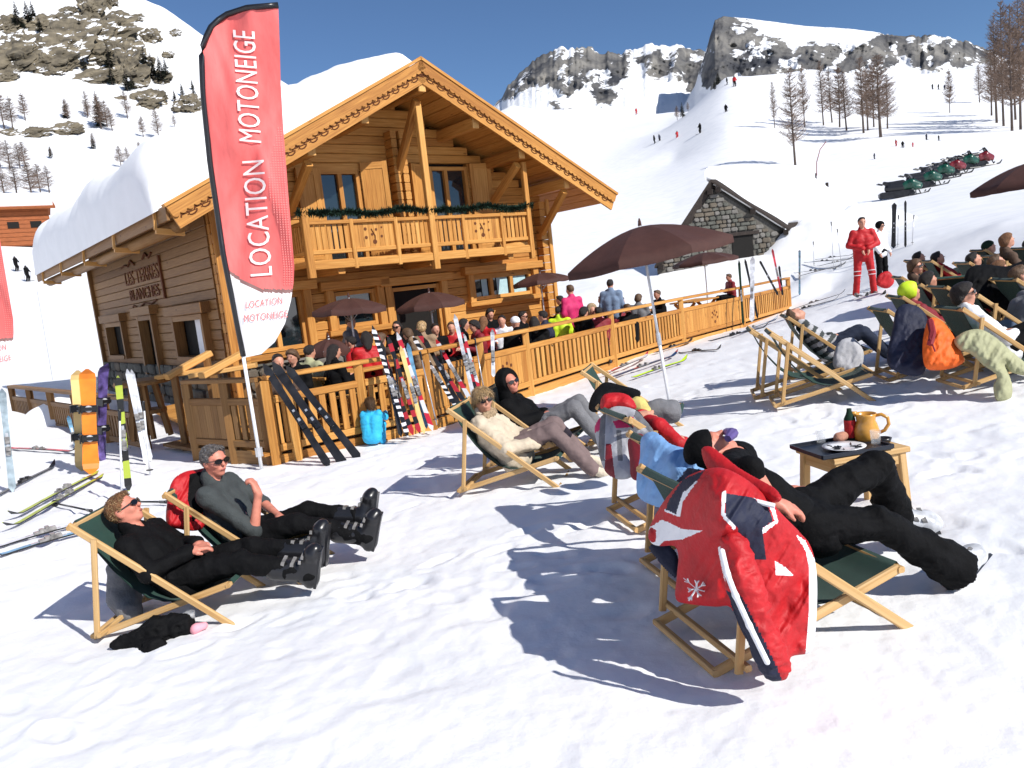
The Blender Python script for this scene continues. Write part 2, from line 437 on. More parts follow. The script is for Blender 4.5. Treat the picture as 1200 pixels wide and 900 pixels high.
far_f = RBF(_fq, (_fx[:, 2] - CAM_H) / _fr, .02)
def ground(x, y):
    x = np.asarray(x, float); y = np.asarray(y, float)
    q, r = _far_c(x, y)
    t = np.clip((r - 28) / 24, 0, 1); t = t * t * (3 - 2 * t)
    zn = np.clip(near_f(np.stack([x, y], -1)), -3, 12)
    zf = far_f(q) * r + CAM_H
    far_cut = np.clip((r - 900) / 1500, 0, 1)
    zf = zf * (1 - far_cut) - 40 * far_cut
    return zn * (1 - t) + zf * t
def gz(x, y): return float(ground(np.array([x]), np.array([y]))[0])
def gpt(x, y, dz=0): return Vector((x, y, gz(x, y) + dz))
def hit(px, py, lo=1.5, hi=900):
    """where the line of sight through a pixel meets the snow"""
    d = np.exp(np.linspace(math.log(lo), math.log(hi), 1500)); r = ray(px, py)
    x = r[0] / r[1] * d; z = CAM_H + r[2] / r[1] * d
    g = ground(x, d); k = np.argmax(z < g)
    if not (z < g).any(): k = len(d) - 1
    return Vector((float(x[k]), float(d[k]), float(g[k])))

def snow_material():
    m, t, p = newmat('packed_snow'); N, L = t.nodes, t.links
    p.inputs['Roughness'].default_value = .55; p.inputs['Specular IOR Level'].default_value = .25
    tc = N.new('ShaderNodeTexCoord')
    nz = N.new('ShaderNodeTexNoise'); nz.inputs['Scale'].default_value = .9; nz.inputs['Detail'].default_value = 6
    L.new(tc.outputs['Object'], nz.inputs['Vector'])
    cr = N.new('ShaderNodeValToRGB')
    cr.color_ramp.elements[0].position = .25; cr.color_ramp.elements[0].color = (.80, .81, .83, 1)
    cr.color_ramp.elements[1].position = .6; cr.color_ramp.elements[1].color = (.90, .90, .905, 1)
    L.new(nz.outputs['Fac'], cr.inputs['Fac']); L.new(cr.outputs['Color'], p.inputs['Base Color'])
    a = N.new('ShaderNodeTexNoise'); a.inputs['Scale'].default_value = 16; a.inputs['Detail'].default_value = 8; a.inputs['Roughness'].default_value = .62
    b_ = N.new('ShaderNodeTexVoronoi'); b_.inputs['Scale'].default_value = 5.5; b_.feature = 'SMOOTH_F1'
    L.new(tc.outputs['Object'], a.inputs['Vector']); L.new(tc.outputs['Object'], b_.inputs['Vector'])
    mx = N.new('ShaderNodeMix'); mx.data_type = 'FLOAT'; mx.inputs[0].default_value = .35
    L.new(a.outputs['Fac'], mx.inputs[2]); L.new(b_.outputs['Distance'], mx.inputs[3])
    bp = N.new('ShaderNodeBump'); bp.inputs['Strength'].default_value = .34; bp.inputs['Distance'].default_value = .025
    L.new(mx.outputs[0], bp.inputs['Height']); L.new(bp.outputs['Normal'], p.inputs['Normal'])
    return m
M['snow'] = snow_material()
M['roofsnow'] = mat('roof_snow', (.86, .865, .875), .6, var=.03, scale=2, bump=.25, bscale=7)

def build_ground():
    az = np.radians(np.concatenate([np.arange(-180, -46, 4), np.arange(-46, 46.01, .2), np.arange(50, 181, 4)]))
    r = np.concatenate([[.02, .3, .6], np.exp(np.linspace(math.log(.9), math.log(40), 520)), np.exp(np.linspace(math.log(40.5), math.log(3200), 150))])
    A, Rr = np.meshgrid(az, r)
    x = Rr * np.sin(A); y = Rr * np.cos(A)
    z = ground(x, y)
    P = np.stack([x, y, np.zeros_like(x)], -1)
    nearw = np.clip((60 - Rr) / 40, 0, 1)
    lum = fbm(P * 1.1, 3, 3) * .022 + fbm(P * 3.6, 3, 9) * .010 + fbm(P * 11.0, 3, 21) * .007
    pits = np.clip(vnoise(P * 4.2, 40) - .45, 0, 1) * -.035
    z = z + (lum + pits) * nearw + fbm(P * .05, 4, 5) * np.clip((Rr - 60) / 80, 0, 1) * np.minimum(Rr * .004, 2.2)
    # boot prints trodden across the near snow
    rp = random.Random(12); a0, dA = math.radians(-46), math.radians(.2); i0 = 34
    for t in range(46):
        px_, py_ = rp.uniform(-6, 7), rp.uniform(2.3, 11); an = rp.uniform(0, 2 * PI); n_ = rp.randint(5, 16)
        for k in range(n_):
            an += rp.gauss(0, .12); px_ += math.cos(an) * .34; py_ += math.sin(an) * .34; sd_ = .11 * (1 if k % 2 else -1)
            cx, cy = px_ - math.sin(an) * sd_, py_ + math.cos(an) * sd_; rr_ = math.hypot(cx, cy)
            if rr_ < 4.2 or cy < 1: continue
            j0 = int((math.atan2(cx, cy) - a0) / dA) + i0; w_ = int(.30 / rr_ / dA) + 1; k0, k1 = np.searchsorted(r, [rr_ - .26, rr_ + .26]); sl = (slice(k0, k1), slice(max(0, j0 - w_), j0 + w_ + 1))
            dx, dy = x[sl] - cx, y[sl] - cy; u = (dx * math.cos(an) + dy * math.sin(an)) / .155; v = (-dx * math.sin(an) + dy * math.cos(an)) / .068
            q = np.sqrt(u * u + v * v); dp = rp.uniform(.008, .020)
            z[sl] += dp * (-np.clip(1.15 - q ** 3, 0, 1) + .45 * np.exp(-((q - 1.35) / .28) ** 2))
    V = np.stack([x, y, z], -1).reshape(-1, 3)
    nr, na = Rr.shape
    i = np.arange(nr - 1)[:, None] * na + np.arange(na - 1)[None]
    Fq = np.stack([i, i + 1, i + na + 1, i + na], -1).reshape(-1, 4)[:, ::-1]
    o = link(bpy.data.objects.new('snow_ground', np_mesh('snow_ground', V, Fq, M['snow'])))
    tag(o, 'trampled white snow field rising into the ski slopes', kind='structure')
build_ground()

def in_poly(x, y, poly):
    x = np.asarray(x, float); y = np.asarray(y, float); c = np.zeros(x.shape, bool); n = len(poly)
    for i in range(n):
        x1, y1 = poly[i]; x2, y2 = poly[(i + 1) % n]
        cond = ((y1 > y) != (y2 > y)) & (x < (x2 - x1) * (y - y1) / ((y2 - y1) if y2 != y1 else 1e-9) + x1)
        c ^= cond
    return c
def poly_dist(x, y, poly):
    """signed distance, positive inside"""
    x = np.asarray(x, float); y = np.asarray(y, float); best = np.full(x.shape, 1e9); n = len(poly)
    for i in range(n):
        x1, y1 = poly[i]; x2, y2 = poly[(i + 1) % n]; dx, dy = x2 - x1, y2 - y1
        t = np.clip(((x - x1) * dx + (y - y1) * dy) / (dx * dx + dy * dy + 1e-12), 0, 1)
        best = np.minimum(best, np.hypot(x - x1 - t * dx, y - y1 - t * dy))
    return np.where(in_poly(x, y, poly), best, -best)

def rock_material(name, rock1, rock2):
    m, t, p = newmat(name); N, L = t.nodes, t.links
    p.inputs['Roughness'].default_value = .85; p.inputs['Specular IOR Level'].default_value = .2
    a = N.new('ShaderNodeAttribute'); a.attribute_name = 'rock'
    tc = N.new('ShaderNodeTexCoord')
    n1 = N.new('ShaderNodeTexNoise'); n1.inputs['Scale'].default_value = .075; n1.inputs['Detail'].default_value = 8; n1.inputs['Roughness'].default_value = .68
    n2 = N.new('ShaderNodeTexNoise'); n2.inputs['Scale'].default_value = .02; n2.inputs['Detail'].default_value = 6
    L.new(tc.outputs['Object'], n1.inputs['Vector']); L.new(tc.outputs['Object'], n2.inputs['Vector'])
    cr = N.new('ShaderNodeValToRGB'); cr.color_ramp.elements[0].position = .32; cr.color_ramp.elements[0].color = (*rock1, 1)
    cr.color_ramp.elements[1].position = .68; cr.color_ramp.elements[1].color = (*rock2, 1)
    L.new(n2.outputs['Fac'], cr.inputs['Fac'])
    s = N.new('ShaderNodeMath'); s.operation = 'SUBTRACT'; L.new(n1.outputs['Fac'], s.inputs[0]); s.inputs[1].default_value = .5
    s2 = N.new('ShaderNodeMath'); s2.operation = 'MULTIPLY_ADD'; L.new(s.outputs[0], s2.inputs[0]); s2.inputs[1].default_value = 3.0
    L.new(a.outputs['Fac'], s2.inputs[2])
    st = N.new('ShaderNodeValToRGB'); st.color_ramp.elements[0].position = .46; st.color_ramp.elements[1].position = .54
    L.new(s2.outputs[0], st.inputs['Fac'])
    mx = N.new('ShaderNodeMix'); mx.data_type = 'RGBA'; L.new(st.outputs['Color'], mx.inputs[0])
    mx.inputs[6].default_value = (.87, .875, .885, 1); L.new(cr.outputs['Color'], mx.inputs[7])
    L.new(mx.outputs[2], p.inputs['Base Color'])
    bp = N.new('ShaderNodeBump'); bp.inputs['Strength'].default_value = .5; bp.inputs['Distance'].default_value = 12.0
    L.new(n1.outputs['Fac'], bp.inputs['Height']); L.new(bp.outputs['Normal'], p.inputs['Normal'])
    return m
M['rock'] = rock_material('mountain_rock_and_snow', (.05, .052, .06), (.25, .235, .21))

def build_ridge(name, label, sky, base, D0, D1, polys, step=1.3, amp=26, seed=1, dark=0):
    xs = np.arange(sky[0][0], sky[-1][0] + .1, step)
    top = np.interp(xs, [p[0] for p in sky], [p[1] for p in sky])
    n = vnoise(np.stack([xs / 7, xs * 0, xs * 0], -1), seed) * 2.2 + vnoise(np.stack([xs / 2.6, xs * 0 + 5, xs * 0], -1), seed) * 1.1
    wob = np.interp(xs, [p[0] for p in sky], [p[2] for p in sky])
    top = top + n * wob
    bot = np.interp(xs, [p[0] for p in base], [p[1] for p in base])
    nr = 110
    t = np.linspace(0, 1, nr)[:, None]
    PX = np.broadcast_to(xs, (nr, len(xs))); PY = bot * (1 - t) + top * t
    D = D0 + (D1 - D0) * t ** 1.15 + 0 * PX
    # gullies and buttresses push the face in and out
    q = np.stack([PX / 30 + PY / 70, PY / 34 - PX / 90, PX * 0], -1)
    dd = fbm(q, 5, seed + 3, ridged=True)
    q2 = np.stack([PX / 9 + PY / 20, PY / 8, PX * 0], -1)
    dd2 = fbm(q2, 3, seed + 8)
    rock = np.full(PX.shape, -30.0)
    for pl in polys: rock = np.maximum(rock, poly_dist(PX, PY, pl))
    rm = np.clip(rock / 9 + .62, -.6, 1.15)
    edge = np.minimum(1, (1 - t) * 8) * np.minimum(1, t * 5)
    D = D - (dd * amp * 1.6 + dd2 * amp * .5) * np.clip(rm, .12, 1) * edge
    streak = fbm(np.stack([PX / 13 + PY / 16, PY / 13 - PX / 30, PX * 0], -1), 5, seed + 14)
    rm = np.where(PY > bot - 18, -.6, rm)
    rm = rm - np.clip(streak + .06, 0, 1) * 1.9 * (rm > 0)
    r0 = ray(0, 0)
    X_ = PX - 600; Y_ = PY - 450
    u = (X_ * _cr - Y_ * _sr) / CAM_F; v = (X_ * _sr + Y_ * _cr) / CAM_F
    fy = _c - v * _s; fz = -_s - v * _c
    V = np.stack([u / fy * D, D, CAM_H + fz / fy * D], -1)
    back = V[-1].copy(); back[:, 1] += 260; back[:, 0] *= (D1 + 260) / D1; back[:, 2] -= 230
    low = V[0].copy(); low[:, 2] -= 120
    V = np.concatenate([low[None], V, back[None]], 0)
    rm = np.concatenate([rm[:1], rm, rm[-1:] * 0], 0)
    nr2, nx = V.shape[:2]
    i = np.arange(nr2 - 1)[:, None] * nx + np.arange(nx - 1)[None]
    Fq = np.stack([i, i + 1, i + nx + 1, i + nx], -1).reshape(-1, 4)
    o = link(bpy.data.objects.new(name, np_mesh(name, V.reshape(-1, 3), Fq, M['rock'], attrs={'rock': rm.ravel()})))
    tag(o, label, kind='structure')
build_ridge('mountain', 'grey rocky ridge streaked with snow behind the ski slope',
            [(520, 190, .3), (560, 150, .5), (583, 119, 1), (600, 95, 1.3), (628, 70, 1.3), (652, 56, 1.3), (690, 58, 1.4), (720, 63, 1.4), (740, 58, 1), (762, 52, .8), (800, 54, 1), (835, 62, 1), (870, 90, .6), (900, 120, .3)],
            [(520, 215), (600, 160), (700, 160), (800, 165), (900, 170)], 800, 1150,
            [[(580, 122), (598, 90), (628, 66), (652, 50), (690, 52), (720, 57), (738, 60), (735, 85), (720, 124), (700, 122), (690, 100), (668, 114), (640, 98), (612, 108)],
             [(745, 70), (765, 58), (820, 58), (838, 70), (836, 100), (812, 112), (790, 92), (760, 90)], [(640, 118), (672, 128), (686, 140), (660, 138)]], seed=4)
build_ridge('mountain', 'dark rock face under a wedge of snow on the right summit',
            [(795, 135, .3), (815, 100, .8), (826, 62, .8), (838, 23, .5), (850, 19, .3), (880, 22, .1), (940, 30, .1), (1000, 34, .1), (1030, 38, .1), (1042, 41, .8), (1070, 42, 1), (1100, 42, 1), (1130, 48, 1), (1150, 56, .8), (1200, 78, .4), (1300, 95, .3)],
            [(795, 165), (850, 160), (1000, 130), (1300, 140)], 620, 900,
            [[(822, 66), (836, 20), (848, 17), (878, 26), (902, 40), (925, 55), (960, 52), (1000, 52), (1036, 40), (1070, 38), (1105, 38), (1155, 52), (1168, 72), (1090, 88), (1062, 70), (1042, 78), (1000, 86), (950, 84), (905, 92), (860, 100), (820, 104)]], seed=23, amp=20)
# ================================================================ THE CHALET
W_, L_ = 9.0, 11.85
CH_O = (-5.781, 16.114, -.207); CH_R = R(90 - 51.924)
chalet = empty('chalet', CH_O, CH_R, 'large honey-coloured timber chalet with carved gable, balcony and thick snow on its roof', 'chalet')
SL, ZR = .518, 6.85
def z_under(x): return ZR - .30 - SL * abs(x - 4.5)
class Part:
    """a part of the chalet: one empty-free mesh object under the chalet"""
wall_g = MB(); wall_g.box((4.5, .13, 2.1), (8.9, .1, 4.15))
GOPEN = [(3.95, 5.40, -.2, 2.08), (6.38, 8.42, 1.50, 2.16), (2.45, 3.60, 1.25, 2.12), (.45, 1.78, .95, 2.2), (2.50, 3.58, 2.7, 4.84), (5.47, 6.66, 2.7, 4.92)]
def make_log_mesh(x0, x1, z0, z1, y0, th):
    mb = MB(); mb.box(((x0 + x1) / 2, y0 + th / 2, (z0 + z1) / 2), (x1 - x0, th, z1 - z0 - .008), ch=.013, long=0)
    return mb
def courses(parent, ztop, span, opens, face, h=.205, z0=-.35):
    z = z0; n = 0
    while z < ztop:
        z1 = z + h; zm = z + h / 2
        sp = span(z + h)
        if sp is None: break
        segs = [sp]
        for (a, b, c, d) in opens:
            if c < zm < d:
                new = []
                for (s0, s1) in segs:
                    if b <= s0 or a >= s1: new.append((s0, s1)); continue
                    if a > s0: new.append((s0, a))
                    if b < s1: new.append((b, s1))
                segs = new
        for (s0, s1) in segs:
            if s1 - s0 < .08: continue
            face(s0, s1, z, z1, parent, n)
        z = z1; n += 1
gable = MB(); gable.box((4.5, .16, 1.9), (8.8, .04, 4.4))
gable.prism([(-.1, 4.1), (9.1, 4.1), (4.5, 6.45)], (0, .16, 0), (1, 0, 0), (0, 0, 1), (0, 1, 0), .04)
gable = gable.build('gable_wall', M['gap'], chalet)
def span_g(z):
    hw = min(4.5, (ZR - .31 - z) / SL)
    return None if hw < .15 else (4.5 - hw, 4.5 + hw)
def face_g(s0, s1, z0, z1, par, n):
    j = random.uniform(-.008, .008)
    make_log_mesh(s0, s1, z0, z1, -.02 + j, .16).build('log', M['wood'], par)
courses(gable, 6.4, span_g, GOPEN, face_g)
SOPEN = [(.85, 3.2, .92, 1.96), (4.95, 6.45, -.2, 2.08), (8.35, 10.6, .92, 2.0)]
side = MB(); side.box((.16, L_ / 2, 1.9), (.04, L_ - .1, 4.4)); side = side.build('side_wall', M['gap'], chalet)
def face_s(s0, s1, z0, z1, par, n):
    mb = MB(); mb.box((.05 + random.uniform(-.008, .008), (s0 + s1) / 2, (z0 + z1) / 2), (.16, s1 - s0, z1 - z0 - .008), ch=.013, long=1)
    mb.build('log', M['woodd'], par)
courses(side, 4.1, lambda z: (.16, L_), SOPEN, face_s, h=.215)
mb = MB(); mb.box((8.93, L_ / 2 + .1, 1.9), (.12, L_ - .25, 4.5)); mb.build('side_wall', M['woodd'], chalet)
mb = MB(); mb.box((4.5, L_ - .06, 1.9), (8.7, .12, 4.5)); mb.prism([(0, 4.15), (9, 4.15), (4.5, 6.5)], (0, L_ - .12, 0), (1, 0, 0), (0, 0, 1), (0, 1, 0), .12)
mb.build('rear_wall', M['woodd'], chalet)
# corner posts of stacked log ends and pilasters
for (x, w2) in ((.17, .32), (8.86, .26)):
    for k in range(21):
        mb = MB(); mb.box((x + random.uniform(-.01, .01), -.13, -.25 + k * .205), (w2, .26, .193), ch=.02, long=1); mb.build('log_end', M['wood'], chalet)
mb = MB(); mb.box((.02, -.29, 1.9), (.16, .06, 4.2), ch=.01); mb.build('corner_board', M['wood'], chalet)
mb = MB(); mb.box((9.0, -.29, 1.9), (.12, .06, 4.2), ch=.01); mb.build('corner_board', M['wood'], chalet)
mb = MB(); mb.box((-.04, L_ + .06, 1.9), (.2, .16, 4.3), ch=.01); mb.build('corner_board', M['woodd'], chalet)
for k in range(15):
    for dx in (-.13, .10):
        mb = MB(); mb.box((4.55 + dx, -.17, 2.78 + k * .2), (.15, .30, .188), ch=.02, long=1); mb.build('log_end', M['wood'], chalet)
# stone plinth
def stones(par, o, ax, ay, nrm, wid, hei, size, inside=None, mats=('stone_a', 'stone_b', 'stone_c'), depth=.12, seed=0):
    rr = random.Random(seed); o, ax, ay, nrm = Vector(o), Vector(ax), Vector(ay), Vector(nrm)
    b = 0
    while b < hei:
        h = size * rr.uniform(.55, 1.0); a = -rr.uniform(0, size)
        while a < wid:
            wd = size * rr.uniform(.7, 1.9); a0, a1, b0, b1 = max(a, 0) + .012, min(a + wd, wid) - .012, b + .012, min(b + h, hei) - .012
            if a1 - a0 > .06 and b1 - b0 > .04 and (inside is None or all(inside(p, q) for p in (a0, a1) for q in (b0, b1))):
                c = rr.uniform(.15, .4) * min(a1 - a0, b1 - b0)
                jit = lambda s: rr.uniform(-s, s)
                poly = [(a0 + c, b0), (a1 - c * .8, b0 + abs(jit(.02))), (a1, b0 + c), (a1 - abs(jit(.02)), b1 - c), (a1 - c, b1), (a0 + c * .7, b1 - abs(jit(.02))), (a0, b1 - c), (a0 + abs(jit(.02)), b0 + c)]
                d = depth * rr.uniform(.6, 1.2); n = len(poly)
                ca, cb = (a0 + a1) / 2, (b0 + b1) / 2
                vs = [o + ax * p + ay * q for p, q in poly] + [o + ax * p + ay * q + nrm * d * .75 for p, q in poly] + [o + ax * (ca + (p - ca) * .72) + ay * (cb + (q - cb) * .72) + nrm * d for p, q in poly]
                fs = [(i, (i + 1) % n, n + (i + 1) % n, n + i) for i in range(n)] + [(n + i, n + (i + 1) % n, 2 * n + (i + 1) % n, 2 * n + i) for i in range(n)] + [tuple(range(2 * n, 3 * n))]
                m_ = MB(); m_.add(vs, fs); m_.build('stone', M[rr.choice(mats)], par)
            a += wd
        b += h
pl = MB(); pl.box((1.3, -.32, .2), (2.4, .1, 1.1)); pl = pl.build('plinth', M['mortar'], chalet)
stones(pl, (.1, -.36, -.35), (1, 0, 0), (0, 0, 1), (0, -1, 0), 2.4, 1.15, .26, seed=4)
pl = MB(); pl.box((-.07, L_ / 2, .2), (.1, L_ - .4, 1.1)); pl = pl.build('plinth', M['mortar'], chalet)
stones(pl, (-.10, .3, -.35), (0, 1, 0), (0, 0, 1), (-1, 0, 0), L_ - .6, 1.15, .42, seed=5, mats=('stone_a', 'stone_a', 'stone_b'))
# windows and doors on the gable
def opening(name, x0, x1, z0, z1, y=-.02, fr=.09, mull=(), trim=True, sill=True, glass=True, lintel=True, mat_=None):
    mw = mat_ or M['wood']
    f = MB()
    f.box((x0 + fr / 2, y + .06, (z0 + z1) / 2), (fr, .14, z1 - z0)); f.box((x1 - fr / 2, y + .06, (z0 + z1) / 2), (fr, .14, z1 - z0))
    f.box(((x0 + x1) / 2, y + .06, z1 - fr / 2), (x1 - x0 - 2 * fr, .13, fr)); f.box(((x0 + x1) / 2, y + .06, z0 + fr / 2), (x1 - x0 - 2 * fr, .13, fr))
    for mx_ in mull: f.box((mx_, y + .06, (z0 + z1) / 2), (.1, .128, z1 - z0 - 2 * fr))
    f = f.build(name, mw, chalet)
    xs = [x0 + fr] + list(mull) + [x1 - fr]
    for i in range(len(xs) - 1):
        g = MB(); g.box(((xs[i] + xs[i + 1]) / 2, y + .09, (z0 + z1) / 2), (xs[i + 1] - xs[i] - .04, .012, z1 - z0 - fr * 1.8))
        g.build('pane', M['glass'] if glass else M['gap'], f)
    if trim:
        for sx in (x0 - .09, x1 + .09):
            t_ = MB(); t_.box((sx, y - .06, (z0 + z1) / 2 + .02), (.18, .14, z1 - z0 + .1), ch=.012); t_.build('casing', mw, f)
        if lintel:
            t_ = MB(); t_.box(((x0 + x1) / 2, y - .09, z1 + .15), (x1 - x0 + .62, .2, .2), ch=.015); t_.build('lintel', mw, f)
        if sill:
            t_ = MB(); t_.box(((x0 + x1) / 2, y - .11, z0 - .08), (x1 - x0 + .5, .2, .13), ch=.012); t_.build('sill', mw, f)
    return f
d_ = opening('door', 3.97, 5.38, -.05, 2.06, sill=False, glass=False)
w_ = opening('window', 6.40, 8.40, 1.52, 2.14, mull=(7.03, 7.70))
for (cx, wd) in ((6.83, .18), (7.42, .36), (8.02, .42)):
    c = MB(); c.box((cx, .045, 1.85), (wd, .008, .5)); c.build('curtain', M['curtain'], w_)
opening('window', 2.47, 3.58, 1.27, 2.10)
opening('window', .47, 1.76, .97, 2.18, mull=(1.12,))
opening('window', 2.52, 3.56, 2.72, 4.82, mull=(3.07,), sill=False, lintel=False, trim=False)
opening('window', 5.49, 6.64, 2.72, 4.90, mull=(5.98,), sill=False, lintel=False, trim=False)
def shutter(hx, wd, z0, z1, ang, side):
    """leaf hinged at hx, swinging by ang from the wall plane"""
    ax = Vector((math.cos(ang) * side, -abs(math.sin(ang)), 0)); nz_ = Vector((0, 0, 1)); n = ax.cross(nz_)
    p0 = Vector((hx, -.06, 0))
    b = MB(); c = p0 + ax * wd / 2 + Vector((0, 0, (z0 + z1) / 2))
    b.frame(c, (0, 0, 1), ax, n, (z1 - z0) / 2, wd / 2, .016)
    s = b.build('shutter', M['wood'], chalet)
    fr = MB()
    for o_ in (.05, wd - .05): fr.frame(p0 + ax * o_ + Vector((0, 0, (z0 + z1) / 2)), (0, 0, 1), ax, n, (z1 - z0) / 2 + .01, .055, .032)
    for zz in (z0 + .07, z1 - .07, (z0 + z1) * .5 - .15): fr.frame(p0 + ax * wd / 2 + Vector((0, 0, zz)), ax, nz_, n, wd / 2 - .1, .075, .03)
    fr.build('shutter_frame', M['wood'], s)
shutter(2.5, .52, 2.78, 4.84, R(6), -1); shutter(3.60, .60, 2.78, 4.96, R(28), 1)
shutter(5.44, .56, 2.78, 4.94, R(10), -1); shutter(6.70, .58, 2.78, 4.96, R(12), 1)
# side wall openings (deep wooden surrounds)
def side_open(name, y0, y1, z0, z1, blind=None):
    f = MB(); mw = M['woodd']
    for yy in (y0 + .07, y1 - .07): f.box((-.06, yy, (z0 + z1) / 2), (.24, .14, z1 - z0))
    f.box((-.06, (y0 + y1) / 2, z1 - .06), (.23, y1 - y0 - .28, .12)); 
    if name == 'window': f.box((-.08, (y0 + y1) / 2, z0 + .05), (.27, y1 - y0 - .28, .1))
    f = f.build(name, mw, chalet)
    g = MB(); g.box((.10, (y0 + y1) / 2, (z0 + z1) / 2), (.012, y1 - y0 - .2, z1 - z0 - .12)); g.build('pane', M['gap'], f)
    l = MB(); l.box((-.10, (y0 + y1) / 2, z1 + .13), (.3, y1 - y0 + .5, .24), ch=.02); l.build('lintel', mw, f)
    if blind:
        b = MB(); b.box((.02, (blind[0] + blind[1]) / 2, (z0 + z1) / 2 - .02), (.01, blind[1] - blind[0], z1 - z0 - .2)); b.build('blind', M['blind'], f)
side_open('window', .85, 3.2, .92, 1.96, blind=(.98, 2.0)); side_open('door', 4.95, 6.45, -.2, 2.08); side_open('window', 8.35, 10.6, .92, 2.0)
# ---- roof
def slope_pt(side, s, y, dz=0):
    """s metres from the ridge down the slope, side -1 left +1 right"""
    k = 1 / math.sqrt(1 + SL * SL)
    return Vector((4.5 + side * s * k, y, ZR - SL * s * k + dz))
SLEN = 5.7 * math.sqrt(1 + SL * SL)
Y0, Y1 = -1.62, L_ + 2.3
for side_ in (-1, 1):
    dn = (slope_pt(side_, 1, 0) - slope_pt(side_, 0, 0)).normalized(); nrm = Vector((-dn.z * side_, 0, dn.x * side_)) 
    if nrm.z < 0: nrm = -nrm
    b = MB(); b.frame(slope_pt(side_, SLEN / 2, (Y0 + Y1) / 2) - nrm * .09, (0, 1, 0), dn, nrm, (Y1 - Y0) / 2, SLEN / 2, .07)
    rf = b.build('roof', M['tin'], chalet)
    nb = 20
    for k in range(nb):
        s_ = (k + .5) * SLEN / nb
        q = MB(); q.frame(slope_pt(side_, s_, (Y0 + Y1) / 2) - nrm * (.19 + random.uniform(-.004, .004)), (0, 1, 0), dn, nrm, (Y1 - Y0) / 2 - .02, SLEN / nb / 2 - .008, .025, ch=.008)
        q.build('soffit_board', M['wood'], rf)
    # carved bargeboard in two layers
    a, e = slope_pt(side_, -.02, Y0 - .03), slope_pt(side_, SLEN + .05, Y0 - .03)
    up = nrm
    mid = (a + e) / 2; hl = (e - a).length / 2
    lo = MB(); lo.frame(mid - up * .24, dn, up, (0, 1, 0), hl, .19, .025); bb = lo.build('bargeboard', M['wood'], chalet)
    n_ = 44; poly = [(-hl, .02), (-hl, -.17)]
    for i in range(n_):
        x0 = -hl + i * 2 * hl / n_; dx = 2 * hl / n_
        poly += [(x0 + dx * .25, -.205), (x0 + dx * .5, -.215), (x0 + dx * .75, -.205), (x0 + dx * .98, -.17)]
    poly += [(hl, .02)]
    hi_ = MB(); hi_.prism([(p, q - .02) for p, q in poly], mid + Vector((0, -.028, 0)), dn, up, (0, -1, 0), .035); hi_.build('scalloped_board', M['wood'], bb)
    cp = MB(); cp.frame(mid + up * .035, dn, up, (0, 1, 0), hl + .02, .03, .09); cp.build('roof_edge_board', M['wood'], bb)
    cv = MB()
    for i in range(22):
        c0 = mid + dn * (-hl + (i + .6) * 2 * hl / 22.6) - up * .275 + Vector((0, -.027, 0))
        for sg, ph in ((1, 0), (-1, PI)):
            pts = []
            for j in range(9):
                q = j / 8; ang = ph + q * 4.6; rad = .095 * (1 - q * .75)
                pts.append(c0 + dn * (sg * .05 + rad * math.cos(ang) * 1.25) + up * (rad * math.sin(ang) * .72))
            cv.tube(pts, [.016 - .008 * j / 8 for j in range(9)], 4)
        cv.tube([c0 + dn * (-.14), c0 + dn * .14 + up * .03], .011, 4)
    cv.build('carved_scrolls', M['carve'], bb)
for (px_, top) in ((4.5, 1.62), (3.05, 1.5), (5.95, 1.5), (1.75, 1.5), (7.25, 1.5), (.35, 1.5), (8.65, 1.5)):
    zz = z_under(px_) - .17 - (0 if px_ != 4.5 else .05)
    b = MB(); b.box((px_, (-top + L_ + 1.2) / 2, zz), (.2, top + L_ + 1.2, .26), ch=.02, long=1); b.build('purlin', M['wood'], chalet)
    e = MB(); e.box((px_, -top - .012, zz), (.18, .02, .24), ch=.01); e.build('purlin_cap', M['woodl'], chalet)
def brace(a, b, wd=.16): 
    m_ = MB(); m_.beam(a, b, wd, wd, ch=.015); m_.build('brace', M['wood'], chalet)
brace((4.5, -.1, 4.6), (4.5, -1.35, 6.1)); brace((7.25, -.05, 3.9), (7.25, -1.3, 4.72)); brace((8.75, -.25, 3.1), (8.65, -1.4, 4.05)); brace((1.75, -.05, 3.9), (1.75, -1.3, 4.72)); brace((.3, -.25, 3.1), (.35, -1.4, 4.05))
# eave of the left slope: log, gutter and brackets
ev = slope_pt(-1, SLEN, 0)
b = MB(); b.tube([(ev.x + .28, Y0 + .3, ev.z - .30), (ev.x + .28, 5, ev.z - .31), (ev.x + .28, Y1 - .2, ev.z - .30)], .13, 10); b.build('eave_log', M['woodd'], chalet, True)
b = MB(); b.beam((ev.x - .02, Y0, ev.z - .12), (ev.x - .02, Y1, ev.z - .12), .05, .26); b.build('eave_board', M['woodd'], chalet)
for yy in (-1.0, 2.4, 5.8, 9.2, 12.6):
    b = MB(); b.beam((ev.x - .06, yy, ev.z + .12), (ev.x - .10, yy, ev.z - .34), .06, .05); b.beam((ev.x - .10, yy, ev.z - .36), (ev.x + .4, yy, ev.z - .42), .10, .10); b.build('eave_bracket', M['woodl'], chalet)
